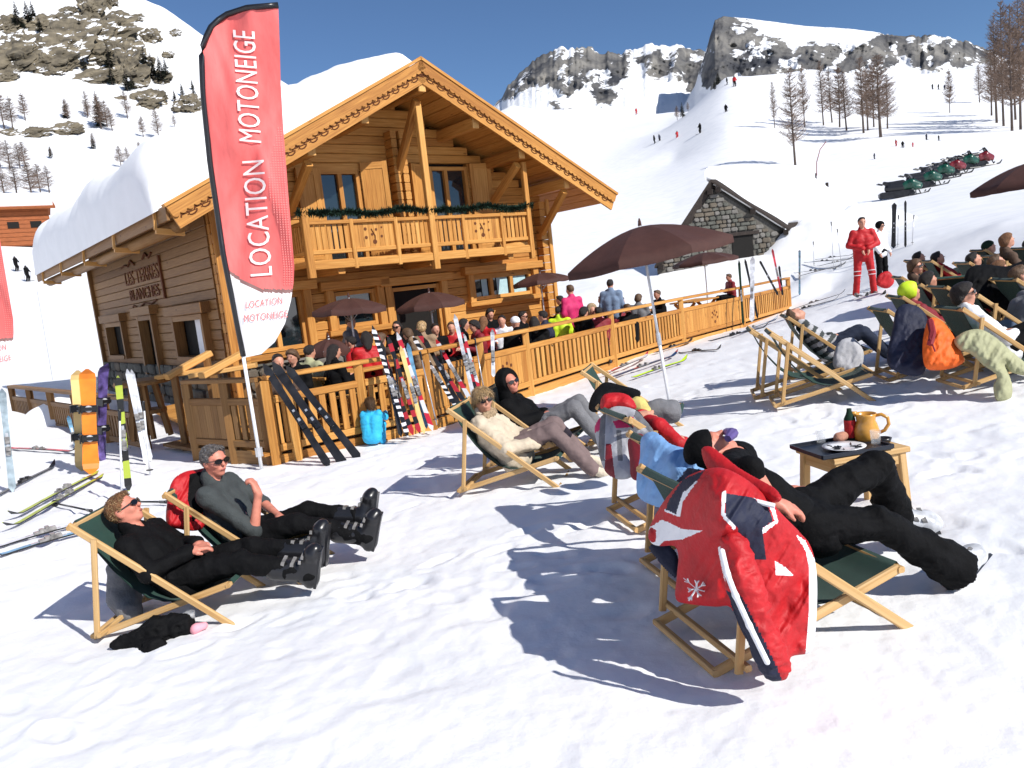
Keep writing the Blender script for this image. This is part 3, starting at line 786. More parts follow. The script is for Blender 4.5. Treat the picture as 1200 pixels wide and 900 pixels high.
# ---- balcony
BY = -1.25
bal = MB(); bal.box((4.47, -.66, 2.73), (6.1, 1.26, .07)); bal = bal.build('balcony', M['wood'], chalet)
for (zz, hh, yy, dd) in ((3.53, .08, BY, .13), (2.93, .09, BY, .07), (2.66, .17, BY - .02, .10)):
    b = MB(); b.box((4.47, yy, zz), (6.04, dd, hh), ch=.01); b.build('rail', M['wood'], bal)
for sx in (1.47, 7.47):
    for zz in (3.53, 2.93, 2.68):
        b = MB(); b.box((sx, BY / 2 - .02, zz), (.08, abs(BY) - .16, .08), ch=.008); b.build('rail', M['wood'], bal)
    for k in range(9):
        b = MB(); b.box((sx, -.15 - k * .11, 3.23), (.03, .06, .53)); b.build('slat', M['wood'], bal)
posts = [(1.49, 2.42, 3.82, .15), (2.52, 2.55, 3.58, .09), (3.60, 2.55, 3.58, .09), (4.54, 2.38, 6.05, .15), (5.42, 2.55, 3.58, .09), (6.57, 2.55, 3.58, .09), (7.44, 2.42, 4.78, .13)]
for (x, z0, z1, wd) in posts:
    b = MB(); b.box((x, BY - .035, (z0 + z1) / 2), (wd, wd * .9, z1 - z0), ch=.012, long=2); b.build('post', M['wood'], bal)
for i, kind in enumerate(('slat', 'panel', 'slat', 'slat', 'panel', 'slat')):
    x0, x1 = posts[i][0] + posts[i][3] / 2, posts[i + 1][0] - posts[i + 1][3] / 2
    n = int((x1 - x0) / .115)
    for k in range(n):
        x = x0 + (k + .5) * (x1 - x0) / n; wd = (x1 - x0) / n - (.006 if kind == 'panel' else .038)
        b = MB(); b.box((x, BY + .01, 3.23), (wd, .025, .53)); b.build('slat' if kind == 'slat' else 'panel_board', M['wood'], bal)
    if kind == 'panel':
        cx = (x0 + x1) / 2
        for (dx, dz, r_) in ((-.20, .12, .035), (-.2, -.06, .035), (0, -.16, .05), (.06, .1, .03), (.18, -.05, .03), (-.05, .0, .03), (.2, .14, .02)):
            c = MB(); c.lathe([(0.0, 0), (r_, 0), (r_, .006), (0.0, .006)], (cx + dx, BY - .0045, 3.24 + dz), 10, axis=(0, -1, 0)); c.build('cut_out', M['carve'], bal)
        c = MB(); c.tube([(cx, BY - .008, 3.07), (cx + .02, BY - .008, 3.2), (cx - .06, BY - .008, 3.36)], .012, 5)
        c.build('cut_out_stem', M['carve'], bal)
for x in (2.2, 4.5, 6.8):
    b = MB(); b.box((x, -.62, 2.56), (.16, 1.2, .2), ch=.015, long=1); b.build('joist', M['wood'], bal)
# fir garland wound along the balcony rail
g = MB(); rr = random.Random(3)
for i in range(3600):
    t = rr.random(); x = 1.35 + t * 6.25; sag = -.05 * abs(math.sin(t * PI * 5.2)) + .03 * math.sin(t * 19)
    c = Vector((x, BY - .06, 3.74 + sag)); d = Vector((rr.gauss(0, .6), rr.gauss(0, 1), rr.gauss(0, 1))).normalized()
    e = d.cross(Vector((rr.random(), rr.random(), rr.random()))).normalized() * .02
    l = rr.uniform(.07, .15)
    g.add([c - e, c + e, c + d * l], [(0, 1, 2)])
g.tube([(1.45, BY - .05, 3.72), (4.5, BY - .05, 3.71), (7.5, BY - .05, 3.72)], .03, 6)
go = g.build('fir_garland', M['garland'])
go.location = CH_O; go.rotation_euler = (0, 0, CH_R)
tag(go, 'dark green fir garland wound along the chalet balcony rail', 'garland')
# ---- thick snow on the left slope
def roof_snow():
    ny, ns = 120, 60
    V = []; Fq = []
    ys = np.linspace(Y0 + .42, Y1 - .45, ny); ss = np.linspace(-.9, SLEN + .18, ns)
    yy, sg = np.meshgrid(ys, ss, indexing='ij')
    k = 1 / math.sqrt(1 + SL * SL)
    e1 = np.clip((yy - ys[0]) / 1.3, 0, 1); e2 = np.clip((ys[-1] - yy) / 1.0, 0, 1)
    e3 = np.clip((ss[-1] - sg) / .75, 0, 1); e4 = np.clip((sg - ss[0]) / 2.2, 0, 1)
    rnd = lambda e: np.sqrt(np.clip(1 - (1 - e) ** 2, 0, 1))
    prof = .52 + .72 * np.clip(sg / SLEN, 0, 1) ** 1.0 + .06 * np.sin(sg * .8 + 1)
    T = prof * rnd(e1) ** .9 * rnd(e2) * rnd(e3) * rnd(e4)
    T = T + (fbm(np.stack([yy * .7, sg * .7, yy * 0], -1), 3, 77) * .18 + fbm(np.stack([yy * 2.6, sg * 2.6, yy * 0], -1), 3, 70) * .06) * np.minimum(1, T * 2)
    bul = .10 * np.sqrt(np.clip(1 - e3, 0, 1)) * rnd(e3) * rnd(e1) * rnd(e2)     # belly hanging over the eave
    front = .0
    nx_, nz_ = -SL * k, k
    s2 = sg + bul
    x = np.where(sg >= 0, 4.5 - s2 * k, 4.5 - sg * k); zb = np.where(sg >= 0, ZR - SL * s2 * k, ZR + SL * sg * k)
    top = np.stack([x + nx_ * T * .30, yy - .25 * rnd(e1) * (1 - e1), zb + T * 1.05 + .02], -1)
    bot = np.stack([x, yy, zb + .0 + 0 * x + .01], -1)
    Vt = np.concatenate([top.reshape(-1, 3), bot.reshape(-1, 3)])
    n = ny * ns
    i = np.arange(ny - 1)[:, None] * ns + np.arange(ns - 1)[None]
    q = np.stack([i, i + ns, i + ns + 1, i + 1], -1).reshape(-1, 4)
    F_ = [q, q[:, ::-1] + n]
    def strip(ids): 
        ids = np.asarray(ids); return np.stack([ids[:-1], ids[1:], ids[1:] + n, ids[:-1] + n], -1)
    F_ += [strip(np.arange(ns)), strip((ny - 1) * ns + np.arange(ns))[:, ::-1], strip(np.arange(ny) * ns)[:, ::-1], strip(np.arange(ny) * ns + ns - 1)]
    return np_mesh('roof_snow', Vt, np.concatenate(F_), M['roofsnow'])
o = link(bpy.data.objects.new('roof_snow', roof_snow()), chalet)
# ---- lettering on the side wall
def text_mesh(body, size, extrude=.006, shear=0, spacing=1.0, align='CENTER', bold=0):
    c = bpy.data.curves.new('lettering', 'FONT'); c.body = body; c.size = size; c.extrude = extrude; c.shear = shear; c.space_character = spacing
    c.offset = bold; c.align_x = align; c.align_y = 'CENTER'; c.resolution_u = 3
    o_ = bpy.data.objects.new('lettering', c); COL.objects.link(o_)
    dg = bpy.context.evaluated_depsgraph_get(); me = bpy.data.meshes.new_from_object(o_.evaluated_get(dg))
    bpy.data.objects.remove(o_); bpy.data.curves.remove(c)
    return me
def wall_text(body, size, y, z, w_scale=1.0, m_='carve'):
    me = text_mesh(body, size, .012); me.materials.clear(); me.materials.append(M[m_])
    for v in me.vertices:
        a, b_, c_ = v.co; v.co = (-.045 - c_, y - a * w_scale, z + b_)
    return me
sg_ = empty('wall_sign', CH_O, CH_R, 'brown carved two-line lettering with mountain motif on the chalet side wall', 'sign')
link(bpy.data.objects.new('lettering', wall_text('LES TERRES', .52, 5.75, 3.12, 1.35)), sg_)
link(bpy.data.objects.new('lettering', wall_text('BLANCHES', .42, 5.75, 2.66, 1.5)), sg_)
b = MB(); b.box((-.06, 3.78, 2.95), (.05, .10, 1.05)); b.build('sign_bar', M['carve'], sg_)
b = MB()
b.tube([(-.05, 7.7, 3.48), (-.05, 7.3, 3.52), (-.05, 6.9, 3.46), (-.05, 6.6, 3.6), (-.05, 6.2, 3.45)], .025, 5); b.tube([(-.05, 5.3, 3.52), (-.05, 5.0, 3.64), (-.05, 4.7, 3.5), (-.05, 4.4, 3.6)], .03, 5)
b.tube([(-.05, 7.4, 2.22), (-.05, 7.0, 2.4), (-.05, 6.5, 2.3), (-.05, 5.8, 2.42), (-.05, 5.2, 2.36), (-.05, 4.6, 2.44)], .022, 5)
b.prism([(-.45, 0), (.45, 0), (.15, .18), (0, .08), (-.15, .2)], (-.035, 6.2, 2.02), (0, -1, 0), (0, 0, 1), (-1, 0, 0), .02)
b.build('motif', M['carve'], sg_)

# ================================================================ THE TERRACE
DECK = -.2
pF = [atz(310, 443, .8), atz(497, 412, .8), atz(615, 387.5, .8), atz(797, 350, .8), atz(923, 326, .8)]
pF = [Vector((p.x, p.y, 0)) for p in pF]
pS = [pF[0], Vector((-4.75, 11.3, 0)), Vector((-6.2, 12.8, 0)), Vector((-13.7, 20.9, 0))]
deck = empty('terrace_deck', (pF[0].x, pF[0].y, DECK), 0, 'raised wooden terrace floor in front of the chalet', 'deck')
def deck_local(p): return p - Vector((pF[0].x, pF[0].y, DECK))
chw = lambda x, y: Vector((CH_O[0] + x * math.cos(CH_R) - y * math.sin(CH_R), CH_O[1] + x * math.sin(CH_R) + y * math.cos(CH_R), 0))
ua = (pF[-1] - pF[0]).normalized(); va = Vector((-ua.y, ua.x, 0))
for k in range(40):                       # boards laid along the fence
    o_ = .12 + k * .2
    a = pF[0] + va * o_ + ua * (-.2 + .30 * o_); b = pF[0] + va * o_ + ua * (19.6 - .55 * o_)
    m_ = MB(); m_.beam(deck_local(Vector((a.x, a.y, DECK - .02))), deck_local(Vector((b.x, b.y, DECK - .02 + random.uniform(-.004, .004)))), .185, .04); m_.build('plank', M['wood'], deck)
def fence(label, pts, kinds, ztop, drop, mat_='wood', post_below=.35, spacing=.17, post_w=.12, bag=None):
    f = empty('terrace_fence', (pts[0].x, pts[0].y, gz(pts[0].x, pts[0].y)), 0, label, 'fence', 'wooden terrace fences')
    o = Vector((pts[0].x, pts[0].y, f.location.z))
    mw = M[mat_]
    for p in pts:
        b = MB(); zb = min(gz(p.x, p.y) - .1, ztop - drop - .05)
        b.box((p.x - o.x, p.y - o.y, (zb + ztop - .035) / 2 - o.z), (post_w, post_w, ztop - .035 - zb), ch=.01, long=2); b.build('post', mw, f)
    for i in range(len(pts) - 1):
        a, b_ = pts[i] - Vector((o.x, o.y, 0)), pts[i + 1] - Vector((o.x, o.y, 0)); u = (b_ - a).normalized(); nn = Vector((-u.y, u.x, 0))
        Z = lambda z: Vector((0, 0, z - o.z))
        r_ = MB(); r_.beam(a + Z(ztop), b_ + Z(ztop), .17, .06, ch=.01); r_.build('top_rail', mw, f)
        r_ = MB(); r_.beam(a + u * .06 + Z(ztop - .30), b_ - u * .06 + Z(ztop - .30), .07, .10, ch=.01); r_.build('rail', mw, f)
        r_ = MB(); r_.beam(a + u * .06 + Z(ztop - drop + .06), b_ - u * .06 + Z(ztop - drop + .06), .07, .10, ch=.01); r_.build('rail', mw, f)
        L = (b_ - a).length; kd = kinds[i]; sp = spacing if kd == 's' else .17
        n = max(2, int(L / sp)); zc = ztop - .30 - (drop - .36) / 2; hh = (drop - .36) - .11
        for k in range(n):
            c = a + u * ((k + .5) * (L - .14) / n + .07)
            wd = (L - .14) / n - (.006 if kd == 'p' else (L - .14) / n * .42)
            s_ = MB(); s_.frame(c + Z(zc), (0, 0, 1), u, nn, hh / 2, wd / 2, .018); s_.build('slat' if kd == 's' else 'panel_board', mw, f)
        if kd == 'p':
            cc = (a + b_) / 2; side_n = -nn
            for (dx, dz, rr_) in ((-.13, .1, .035), (-.16, -.02, .03), (.12, .09, .03), (.16, -.04, .035), (0, -.15, .045), (0, .14, .03), (.03, .02, .03), (-.06, .05, .025)):
                c = MB(); c.lathe([(0.0, 0), (rr_, 0), (rr_, .006), (0.0, .006)], cc + u * dx + Z(zc + dz) + side_n * .0195, 8, axis=tuple(side_n)); c.build('cut_out', M['carve'], f)
    # edge beam of the deck below
    for i in range(len(pts) - 1):
        a, b_ = pts[i] - Vector((o.x, o.y, 0)), pts[i + 1] - Vector((o.x, o.y, 0))
        r_ = MB(); r_.beam(a + Vector((0, 0, ztop - drop - .14 - o.z)), b_ + Vector((0, 0, ztop - drop - .14 - o.z)), .05, .2); r_.build('edge_board', mw, f)
    return f
def mid(a, b, t): return a + (b - a) * t
fl = [pF[0], mid(pF[0], pF[1], .12), mid(pF[0], pF[1], .55), pF[1], mid(pF[1], pF[2], .5), pF[2], atz(715, 366.5, .8), pF[3], atz(868, 337, .8), pF[4]]
fl = [Vector((p.x, p.y, 0)) for p in fl]
fence('long sunlit terrace fence with slats and flower-cut panels, skis leaning on it', fl, 'sssppsspss'.replace('sssppsspss', 'sssppssps'), .8, 1.02)
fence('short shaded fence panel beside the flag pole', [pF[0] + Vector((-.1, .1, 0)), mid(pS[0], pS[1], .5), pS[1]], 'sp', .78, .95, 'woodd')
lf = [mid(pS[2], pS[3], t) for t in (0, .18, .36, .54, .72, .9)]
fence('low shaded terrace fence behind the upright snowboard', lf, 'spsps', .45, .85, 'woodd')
# the steps between, with two sloping hand rails and a round end board
st = empty('terrace_steps', (-5.3, 11.9, gz(-5.3, 11.9)), 0, 'wooden terrace steps with sloping hand rails beside the shaded panel', 'steps')
so = Vector(st.location)
for k in range(3):
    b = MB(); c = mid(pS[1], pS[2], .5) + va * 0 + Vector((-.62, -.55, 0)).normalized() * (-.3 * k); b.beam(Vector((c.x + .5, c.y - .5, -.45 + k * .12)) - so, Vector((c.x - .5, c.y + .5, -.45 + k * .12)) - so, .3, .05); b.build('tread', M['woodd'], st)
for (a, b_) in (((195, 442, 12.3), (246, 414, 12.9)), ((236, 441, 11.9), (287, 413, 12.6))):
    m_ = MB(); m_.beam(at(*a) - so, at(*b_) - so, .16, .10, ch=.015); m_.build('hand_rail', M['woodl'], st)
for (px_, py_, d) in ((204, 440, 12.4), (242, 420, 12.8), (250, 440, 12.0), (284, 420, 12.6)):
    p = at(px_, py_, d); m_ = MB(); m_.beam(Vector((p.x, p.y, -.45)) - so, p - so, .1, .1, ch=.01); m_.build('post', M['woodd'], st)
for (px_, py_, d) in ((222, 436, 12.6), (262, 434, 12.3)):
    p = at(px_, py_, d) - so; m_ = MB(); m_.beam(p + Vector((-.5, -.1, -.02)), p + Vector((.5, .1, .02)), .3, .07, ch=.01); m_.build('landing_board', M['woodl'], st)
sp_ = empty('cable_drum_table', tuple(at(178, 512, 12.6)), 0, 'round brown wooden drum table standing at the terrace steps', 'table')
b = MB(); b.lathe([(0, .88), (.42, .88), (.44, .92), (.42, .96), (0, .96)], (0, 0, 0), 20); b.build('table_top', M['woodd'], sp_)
for q in range(6):
    b = MB(); b.beam((.32 * math.cos(q * PI / 3), .32 * math.sin(q * PI / 3), 0), (.2 * math.cos(q * PI / 3), .2 * math.sin(q * PI / 3), .88), .1, .05); b.build('leg', M['woodd'], sp_)
b = MB(); b.lathe([(0, .40), (.3, .40), (.3, .46), (0, .46)], (0, 0, 0), 16); b.build('shelf', M['woodd'], sp_)
# ================================================================ SOFT BODIES (people, clothes, draped coats)
A3 = lambda v: np.array([v[0], v[1], v[2]], float)
def cap(a, b, ra, rb=None): return ('c', A3(a), A3(b), ra, ra if rb is None else rb)
def ell(c, rad, ax=None): return ('e', A3(c), np.array(rad, float), np.eye(3) if ax is None else np.array(ax, float))
def sdf_mesh(name, prims, vox, k, mats, clips=(), parent=None, wr=0.0, wscale=9, seed=0, paint=None, cuts=()):
    lo = np.full(3, 1e9); hi = -lo
    for p in prims:
        if p[0] == 'c':
            r = max(p[3], p[4]); l = np.minimum(p[1], p[2]) - r; h = np.maximum(p[1], p[2]) + r
        else:
            r = p[2].max(); l = p[1] - r; h = p[1] + r
        lo = np.minimum(lo, l); hi = np.maximum(hi, h)
    lo = lo - 3 * vox; hi = hi + 3 * vox
    n = np.ceil((hi - lo) / vox).astype(int) + 1
    ax = [lo[i] + vox * np.arange(n[i]) for i in range(3)]
    D = np.full(n, 1.0, np.float32)
    def sub(l, h):
        i0 = np.clip(np.floor((l - lo) / vox).astype(int), 0, n - 1); i1 = np.clip(np.ceil((h - lo) / vox).astype(int) + 1, 1, n)
        sl = tuple(slice(a, b) for a, b in zip(i0, i1))
        return sl, ax[0][sl[0]][:, None, None], ax[1][sl[1]][None, :, None], ax[2][sl[2]][None, None, :]
    def dist(p, X, Y, Z):
        if p[0] == 'c':
            a, b = p[1], p[2]; d = b - a; L = d @ d + 1e-12
            t = np.clip(((X - a[0]) * d[0] + (Y - a[1]) * d[1] + (Z - a[2]) * d[2]) / L, 0, 1)
            return np.sqrt((X - a[0] - t * d[0]) ** 2 + (Y - a[1] - t * d[1]) ** 2 + (Z - a[2] - t * d[2]) ** 2) - (p[3] + (p[4] - p[3]) * t)
        c, r, Mx = p[1], p[2], p[3]
        q = [((X - c[0]) * Mx[i][0] + (Y - c[1]) * Mx[i][1] + (Z - c[2]) * Mx[i][2]) for i in range(3)]
        k0 = np.sqrt(sum((q[i] / r[i]) ** 2 for i in range(3))); k1 = np.sqrt(sum((q[i] / r[i] ** 2) ** 2 for i in range(3)))
        return k0 * (k0 - 1) / np.maximum(k1, 1e-6)
    mg = k + 2.5 * vox
    def bounds(p):
        if p[0] == 'c':
            r = max(p[3], p[4]) + mg; return np.minimum(p[1], p[2]) - r, np.maximum(p[1], p[2]) + r
        r = p[2].max() + mg; return p[1] - r, p[1] + r
    for p in prims:
        sl, X, Y, Z = sub(*bounds(p))
        d = dist(p, X, Y, Z); c = D[sl]
        h = np.clip(k - np.abs(c - d), 0, None) / k
        D[sl] = np.minimum(c, d) - h * h * k * .25
    for p in cuts:
        sl, X, Y, Z = sub(*bounds(p)); D[sl] = np.maximum(D[sl], -dist(p, X, Y, Z))
    for (pt, nn) in clips:
        pt, nn = A3(pt), A3(nn)
        D = np.maximum(D, ((ax[0] - pt[0]) * nn[0])[:, None, None] + ((ax[1] - pt[1]) * nn[1])[None, :, None] + ((ax[2] - pt[2]) * nn[2])[None, None, :])
    S = D < 0
    cnt = np.zeros(np.array(S.shape) - 1, np.int8)
    for i in (0, 1):
        for j in (0, 1):
            for l in (0, 1): cnt += S[i:S.shape[0] - 1 + i, j:S.shape[1] - 1 + j, l:S.shape[2] - 1 + l]
    mixed = (cnt > 0) & (cnt < 8); ids = np.argwhere(mixed)
    if len(ids) == 0: return None
    idx = np.full(cnt.shape, -1, np.int32); idx[mixed] = np.arange(len(ids))
    co = [(i, j, l) for i in (0, 1) for j in (0, 1) for l in (0, 1)]
    val = np.stack([D[ids[:, 0] + c[0], ids[:, 1] + c[1], ids[:, 2] + c[2]] for c in co], 1)
    acc = np.zeros((len(ids), 3)); num = np.zeros(len(ids))
    for a in range(8):
        for b in range(a + 1, 8):
            if sum(abs(co[a][q] - co[b][q]) for q in range(3)) != 1: continue
            va, vb = val[:, a], val[:, b]; cr = (va < 0) != (vb < 0); t = np.where(cr, va / np.where(cr, va - vb, 1), 0)
            pos = np.array(co[a]) + (np.array(co[b]) - np.array(co[a])) * t[:, None]
            acc += pos * cr[:, None]; num += cr
    V = lo + (ids + acc / num[:, None]) * vox
    Fl = []
    for a in range(3):
        b, c = (a + 1) % 3, (a + 2) % 3
        s0 = [slice(None)] * 3; s1 = [slice(None)] * 3; s0[a] = slice(0, -1); s1[a] = slice(1, None)
        A0, A1 = S[tuple(s0)], S[tuple(s1)]; e = np.argwhere(A0 != A1); e = e[(e[:, b] > 0) & (e[:, c] > 0) & (e[:, b] < S.shape[b] - 1) & (e[:, c] < S.shape[c] - 1)]
        if len(e) == 0: continue
        inside = A0[e[:, 0], e[:, 1], e[:, 2]]
        def cell(db, dc):
            q = e.copy(); q[:, b] -= db; q[:, c] -= dc; return idx[q[:, 0], q[:, 1], q[:, 2]]
        q = np.stack([cell(1, 1), cell(0, 1), cell(0, 0), cell(1, 0)], 1)
        q[~inside] = q[~inside][:, ::-1]; Fl.append(q)
    Fq = np.concatenate(Fl); Fq = Fq[(Fq >= 0).all(1)]
    if wr:
        e1 = V[Fq[:, 2]] - V[Fq[:, 0]]; e2 = V[Fq[:, 3]] - V[Fq[:, 1]]; nf = np.cross(e1, e2)
        nv = np.zeros_like(V)
        for j in range(4): np.add.at(nv, Fq[:, j], nf)
        nv /= np.linalg.norm(nv, axis=1, keepdims=True) + 1e-9
        q = V * np.array([1, 1, 1.5]) * wscale + seed * 3.1
        V = V + nv * (wr * (fbm(q, 3, seed, ridged=True) - .1))[:, None]
    mi = None
    if paint is not None: mi = paint(V[Fq].mean(1))
    o = link(bpy.data.objects.new(name, np_mesh(name, V, Fq, mats, mi)), parent)
    return o
def frame_of(f, up):
    f = Vector(f).normalized(); up = Vector(up); up = (up - f * up.dot(f)).normalized(); lat = up.cross(f)
    return f, up, lat                     # forward, up, left
def hand_prims(w, d, n, side_, s=1.0, curl=.5):
    """palm, four fingers and a thumb; d along the hand, n out of the palm"""
    w = Vector(w); d, n, _ = frame_of(d, n); lat = n.cross(d) * side_
    P = [cap(w, w + d * .05 * s, .026 * s, .028 * s), cap(w + d * .03 * s + lat * .022 * s, w + d * .085 * s + lat * .026 * s, .017 * s, .014 * s), cap(w + d * .03 * s - lat * .022 * s, w + d * .08 * s - lat * .028 * s, .017 * s, .013 * s)]
    for i, (o_, l, kk) in enumerate(((.030, .070, .9), (.011, .078, 1), (-.010, .073, 1.05), (-.029, .058, 1.15))):
        p = w + d * .088 * s + lat * o_ * s; a = 0; r = .0088 * s
        for j, f in enumerate((.45, .32, .25)):
            a += curl * kk * (.5 if j == 0 else 1)
            q = p + (d * math.cos(a) + n * math.sin(a)) * l * f * s; P.append(cap(p, q, r, r * .93)); p = q; r *= .93
    t0 = w + d * .028 * s + lat * .026 * s; t1 = t0 + (d * .6 + lat * .75 + n * .3).normalized() * .038 * s; t2 = t1 + (d * .9 + lat * .15 + n * .45).normalized() * .032 * s
    P += [cap(t0, t1, .0125 * s, .0105 * s), cap(t1, t2, .0105 * s, .009 * s)]
    return P

def person(label, J, st, vox=.014, group=None, s=1.0):
    """J: joints in world space; st: clothing. One continuous body; clothes, hair and footwear are its parts."""
    V = lambda k: Vector(J[k])
    pel, che, nek, hed = V('pel'), V('che'), V('nek'), V('hed')
    f, up, lat = frame_of(J['face'], J.get('hup', hed - nek))
    blat = Vector(J['lat']).normalized(); bup = (nek - pel).normalized(); bf = blat.cross(bup)
    near = vox < .012
    hb = hed
    # ---- body
    B = [ell(hb + up * .022 * s + f * -.008 * s, (.095 * s, .077 * s, .092 * s), (f, lat, up)), ell(hb - up * .045 * s + f * .012 * s, (.074 * s, .060 * s, .066 * s), (f, lat, up)),
         cap(nek, hb - up * .04 * s - f * .012 * s, .056 * s, .054 * s), ell(hb - up * .088 * s + f * .055 * s, (.026 * s, .030 * s, .022 * s), (f, lat, up)),
         cap(hb + up * .018 * s + f * .082 * s, hb - up * .018 * s + f * .106 * s, .010 * s, .014 * s), ell(hb + up * .028 * s + f * .078 * s, (.018 * s, .052 * s, .012 * s), (f, lat, up)),
         ell(hb - up * .054 * s + f * .083 * s, (.012 * s, .026 * s, .014 * s), (f, lat, up))]
    for q in (1, -1):
        B += [ell(hb + lat * .074 * s * q - f * .008 * s - up * .006 * s, (.018 * s, .010 * s, .032 * s), (f, lat, up)), ell(hb + lat * .038 * s * q + f * .060 * s - up * .018 * s, (.030 * s, .026 * s, .026 * s), (f, lat, up))]
    B += [cap(pel + blat * .06 * s, pel - blat * .06 * s, .10 * s), cap(pel, che, .10 * s, .11 * s), cap(che, nek, .11 * s, .06 * s), cap(V('sl'), V('sr'), .06 * s)]
    for q in 'lr':
        B += [cap(V('s' + q), V('e' + q), .048 * s, .038 * s), cap(V('e' + q), V('w' + q), .040 * s, .027 * s), cap(V('h' + q), V('k' + q), .078 * s, .052 * s), cap(V('k' + q), V('a' + q), .055 * s, .038 * s)]
        if not st.get('boots'): B.append(cap(V('a' + q), V('t' + q), .036 * s, .03 * s))
        hd = J.get('hd' + q, V('w' + q) - V('e' + q)); hn = J.get('hn' + q, -bf)
        if st.get('gloves'): pass
        elif near: B += hand_prims(V('w' + q), hd, hn, 1 if q == 'r' else -1, s, J.get('curl', .45))
        else:
            d_ = Vector(hd).normalized(); B += [cap(V('w' + q), V('w' + q) + d_ * .09 * s, .030 * s, .026 * s), cap(V('w' + q) + d_ * .09 * s, V('w' + q) + d_ * .15 * s + Vector(hn) * .03 * s, .022 * s, .016 * s)]
    root = sdf_mesh('person', B, vox * .8 if near else vox, .018 * s, M[st.get('skin', 'skin')])
    tag(root, label, 'person', group)
    pm = st.get('paint')
    jr = st.get('jr', 1.0)
    # ---- jacket / shirt
    if st.get('jacket'):
        a = .014
        P = [cap(pel + bup * .02 + blat * .07 * s, che + blat * .085 * s, (.105 * jr + a) * s, (.115 * jr + a) * s), cap(pel + bup * .02 - blat * .07 * s, che - blat * .085 * s, (.105 * jr + a) * s, (.115 * jr + a) * s),
             cap(che + blat * .07 * s, nek + blat * .035 * s - bup * .05, (.11 * jr + a) * s, .075 * s), cap(che - blat * .07 * s, nek - blat * .035 * s - bup * .05, (.11 * jr + a) * s, .075 * s), cap(V('sl') - bup * .01, V('sr') - bup * .01, .073 * s)]
        if st.get('hem', 1): P.append(cap(pel - bup * .06 + blat * .06 * s, pel - bup * .06 - blat * .06 * s, .125 * jr * s))
        cuff = st.get('cuff', 1.0)
        for q in 'lr':
            P.append(cap(V('s' + q), V('e' + q), (.060 * jr + .004) * s, (.050 * jr + .004) * s))
            if cuff > 0: P.append(cap(V('e' + q), V('e' + q) + (V('w' + q) - V('e' + q)) * cuff, (.051 * jr + .004) * s, (.044 * jr + .004) * s))
        if st.get('collar', 1): P.append(cap(nek - bup * .03, nek + bup * (.035 if st.get('collar', 1) < 2 else .06), .074 * s, .070 * s))
        cl = []
        if not st.get('closed') : cl = []
        sdf_mesh('jacket' if not st.get('jname') else st['jname'], P, vox, .03 * s, [M[m_] for m_ in (st['jacket'] if isinstance(st['jacket'], list) else [st['jacket']])], parent=root, wr=.010 * s * st.get('wr', 1), wscale=9 / s, seed=st.get('seed', 1), paint=pm and (lambda C: pm(C, J)),
                 cuts=[ell(hb + f * .05 * s - up * .03 * s, (.09 * s, .07 * s, .13 * s), (f, lat, up))])
    # ---- trousers
    if st.get('trousers'):
        P = [cap(pel + blat * .055 * s, pel - blat * .055 * s, .122 * s)]
        bell = st.get('bell', .064)
        for q in 'lr':
            P += [cap(pel + (V('h' + q) - pel) * .8, V('h' + q), .115 * s, .10 * s), cap(V('h' + q), V('k' + q), .098 * s, .070 * s), cap(V('k' + q), V('a' + q) + (V('a' + q) - V('k' + q)).normalized() * .02, .068 * s, bell * s)]
        tc_ = []
        if st.get('hemclip'):
            q = st['hemclip']; sd = (V('a' + q) - V('k' + q)).normalized(); P.append(cap(V('k' + q).lerp(V('a' + q), .55), V('a' + q) + sd * .07, .075 * s, bell * 1.12 * s)); tc_ = [(V('a' + q) + sd * .035, sd)]
        sdf_mesh('trousers', P, vox, .03 * s, M[st['trousers']], parent=root, clips=tc_, wr=(.017 if near else .012) * s, wscale=8 / s, seed=st.get('seed', 1) + 5)
    # ---- footwear, each foot a part
    bt = st.get('boots')
    if bt:
        for q in 'lr':
            a, t = V('a' + q), V('t' + q); d = (t - a).normalized(); k_ = V('k' + q); sh = (k_ - a).normalized()
            if st.get('ski', 0):
                d = (d - sh * d.dot(sh) * .75).normalized(); sole = -sh; sd_ = d.cross(sh).normalized(); tp = a + d * .15 + sole * .035
                P = [cap(a + sh * st.get('bshaft', .19) - d * .012, a + sh * .02, .078, .070), cap(a + sole * .02 - d * .02, a + sole * .05 - d * .06, .066, .052), cap(a + sole * .0 + d * .01, tp, .066, .052), cap(a + sole * .06 - d * .03, tp + sole * .014 + d * .03, .050, .048), cap(tp - sd_ * .022, tp + sd_ * .022, .050)]
                ob = sdf_mesh('ski_boot', P, vox * .8, .02, M[bt], parent=root)
                b = MB()
                for (o_, l, dd) in ((.14, .078, .060), (.08, .076, .062), (.015, .072, .068)):
                    c = a + sh * o_ + d * dd
                    b.frame(c, sd_, d, sh, l * .62, .012, .011)
                for (u_, v_) in ((.095, .0), (.135, -.012)): b.frame(a + d * u_ + sh * (.030 + v_), sd_, d, sh, .050, .012, .009)
                b.build('buckle', M[st.get('buckle', 'bootgr')], ob)
                b = MB(); b.frame(a + d * .052 + sole * .090, d, sd_, sh, .145, .040, .009); b.build('sole', M['blackp'], ob)
            else:
                h = st.get('shaft', .10)
                P = [cap(a + sh * h, a, .056 * s, .052 * s), cap(a - sh * .03, t - sh * .02, .046 * s, .042 * s)]
                sdf_mesh('boot', P, vox, .02, M[bt], parent=root, wr=.004)
    # ---- hair
    hs = st.get('hairstyle', 'short')
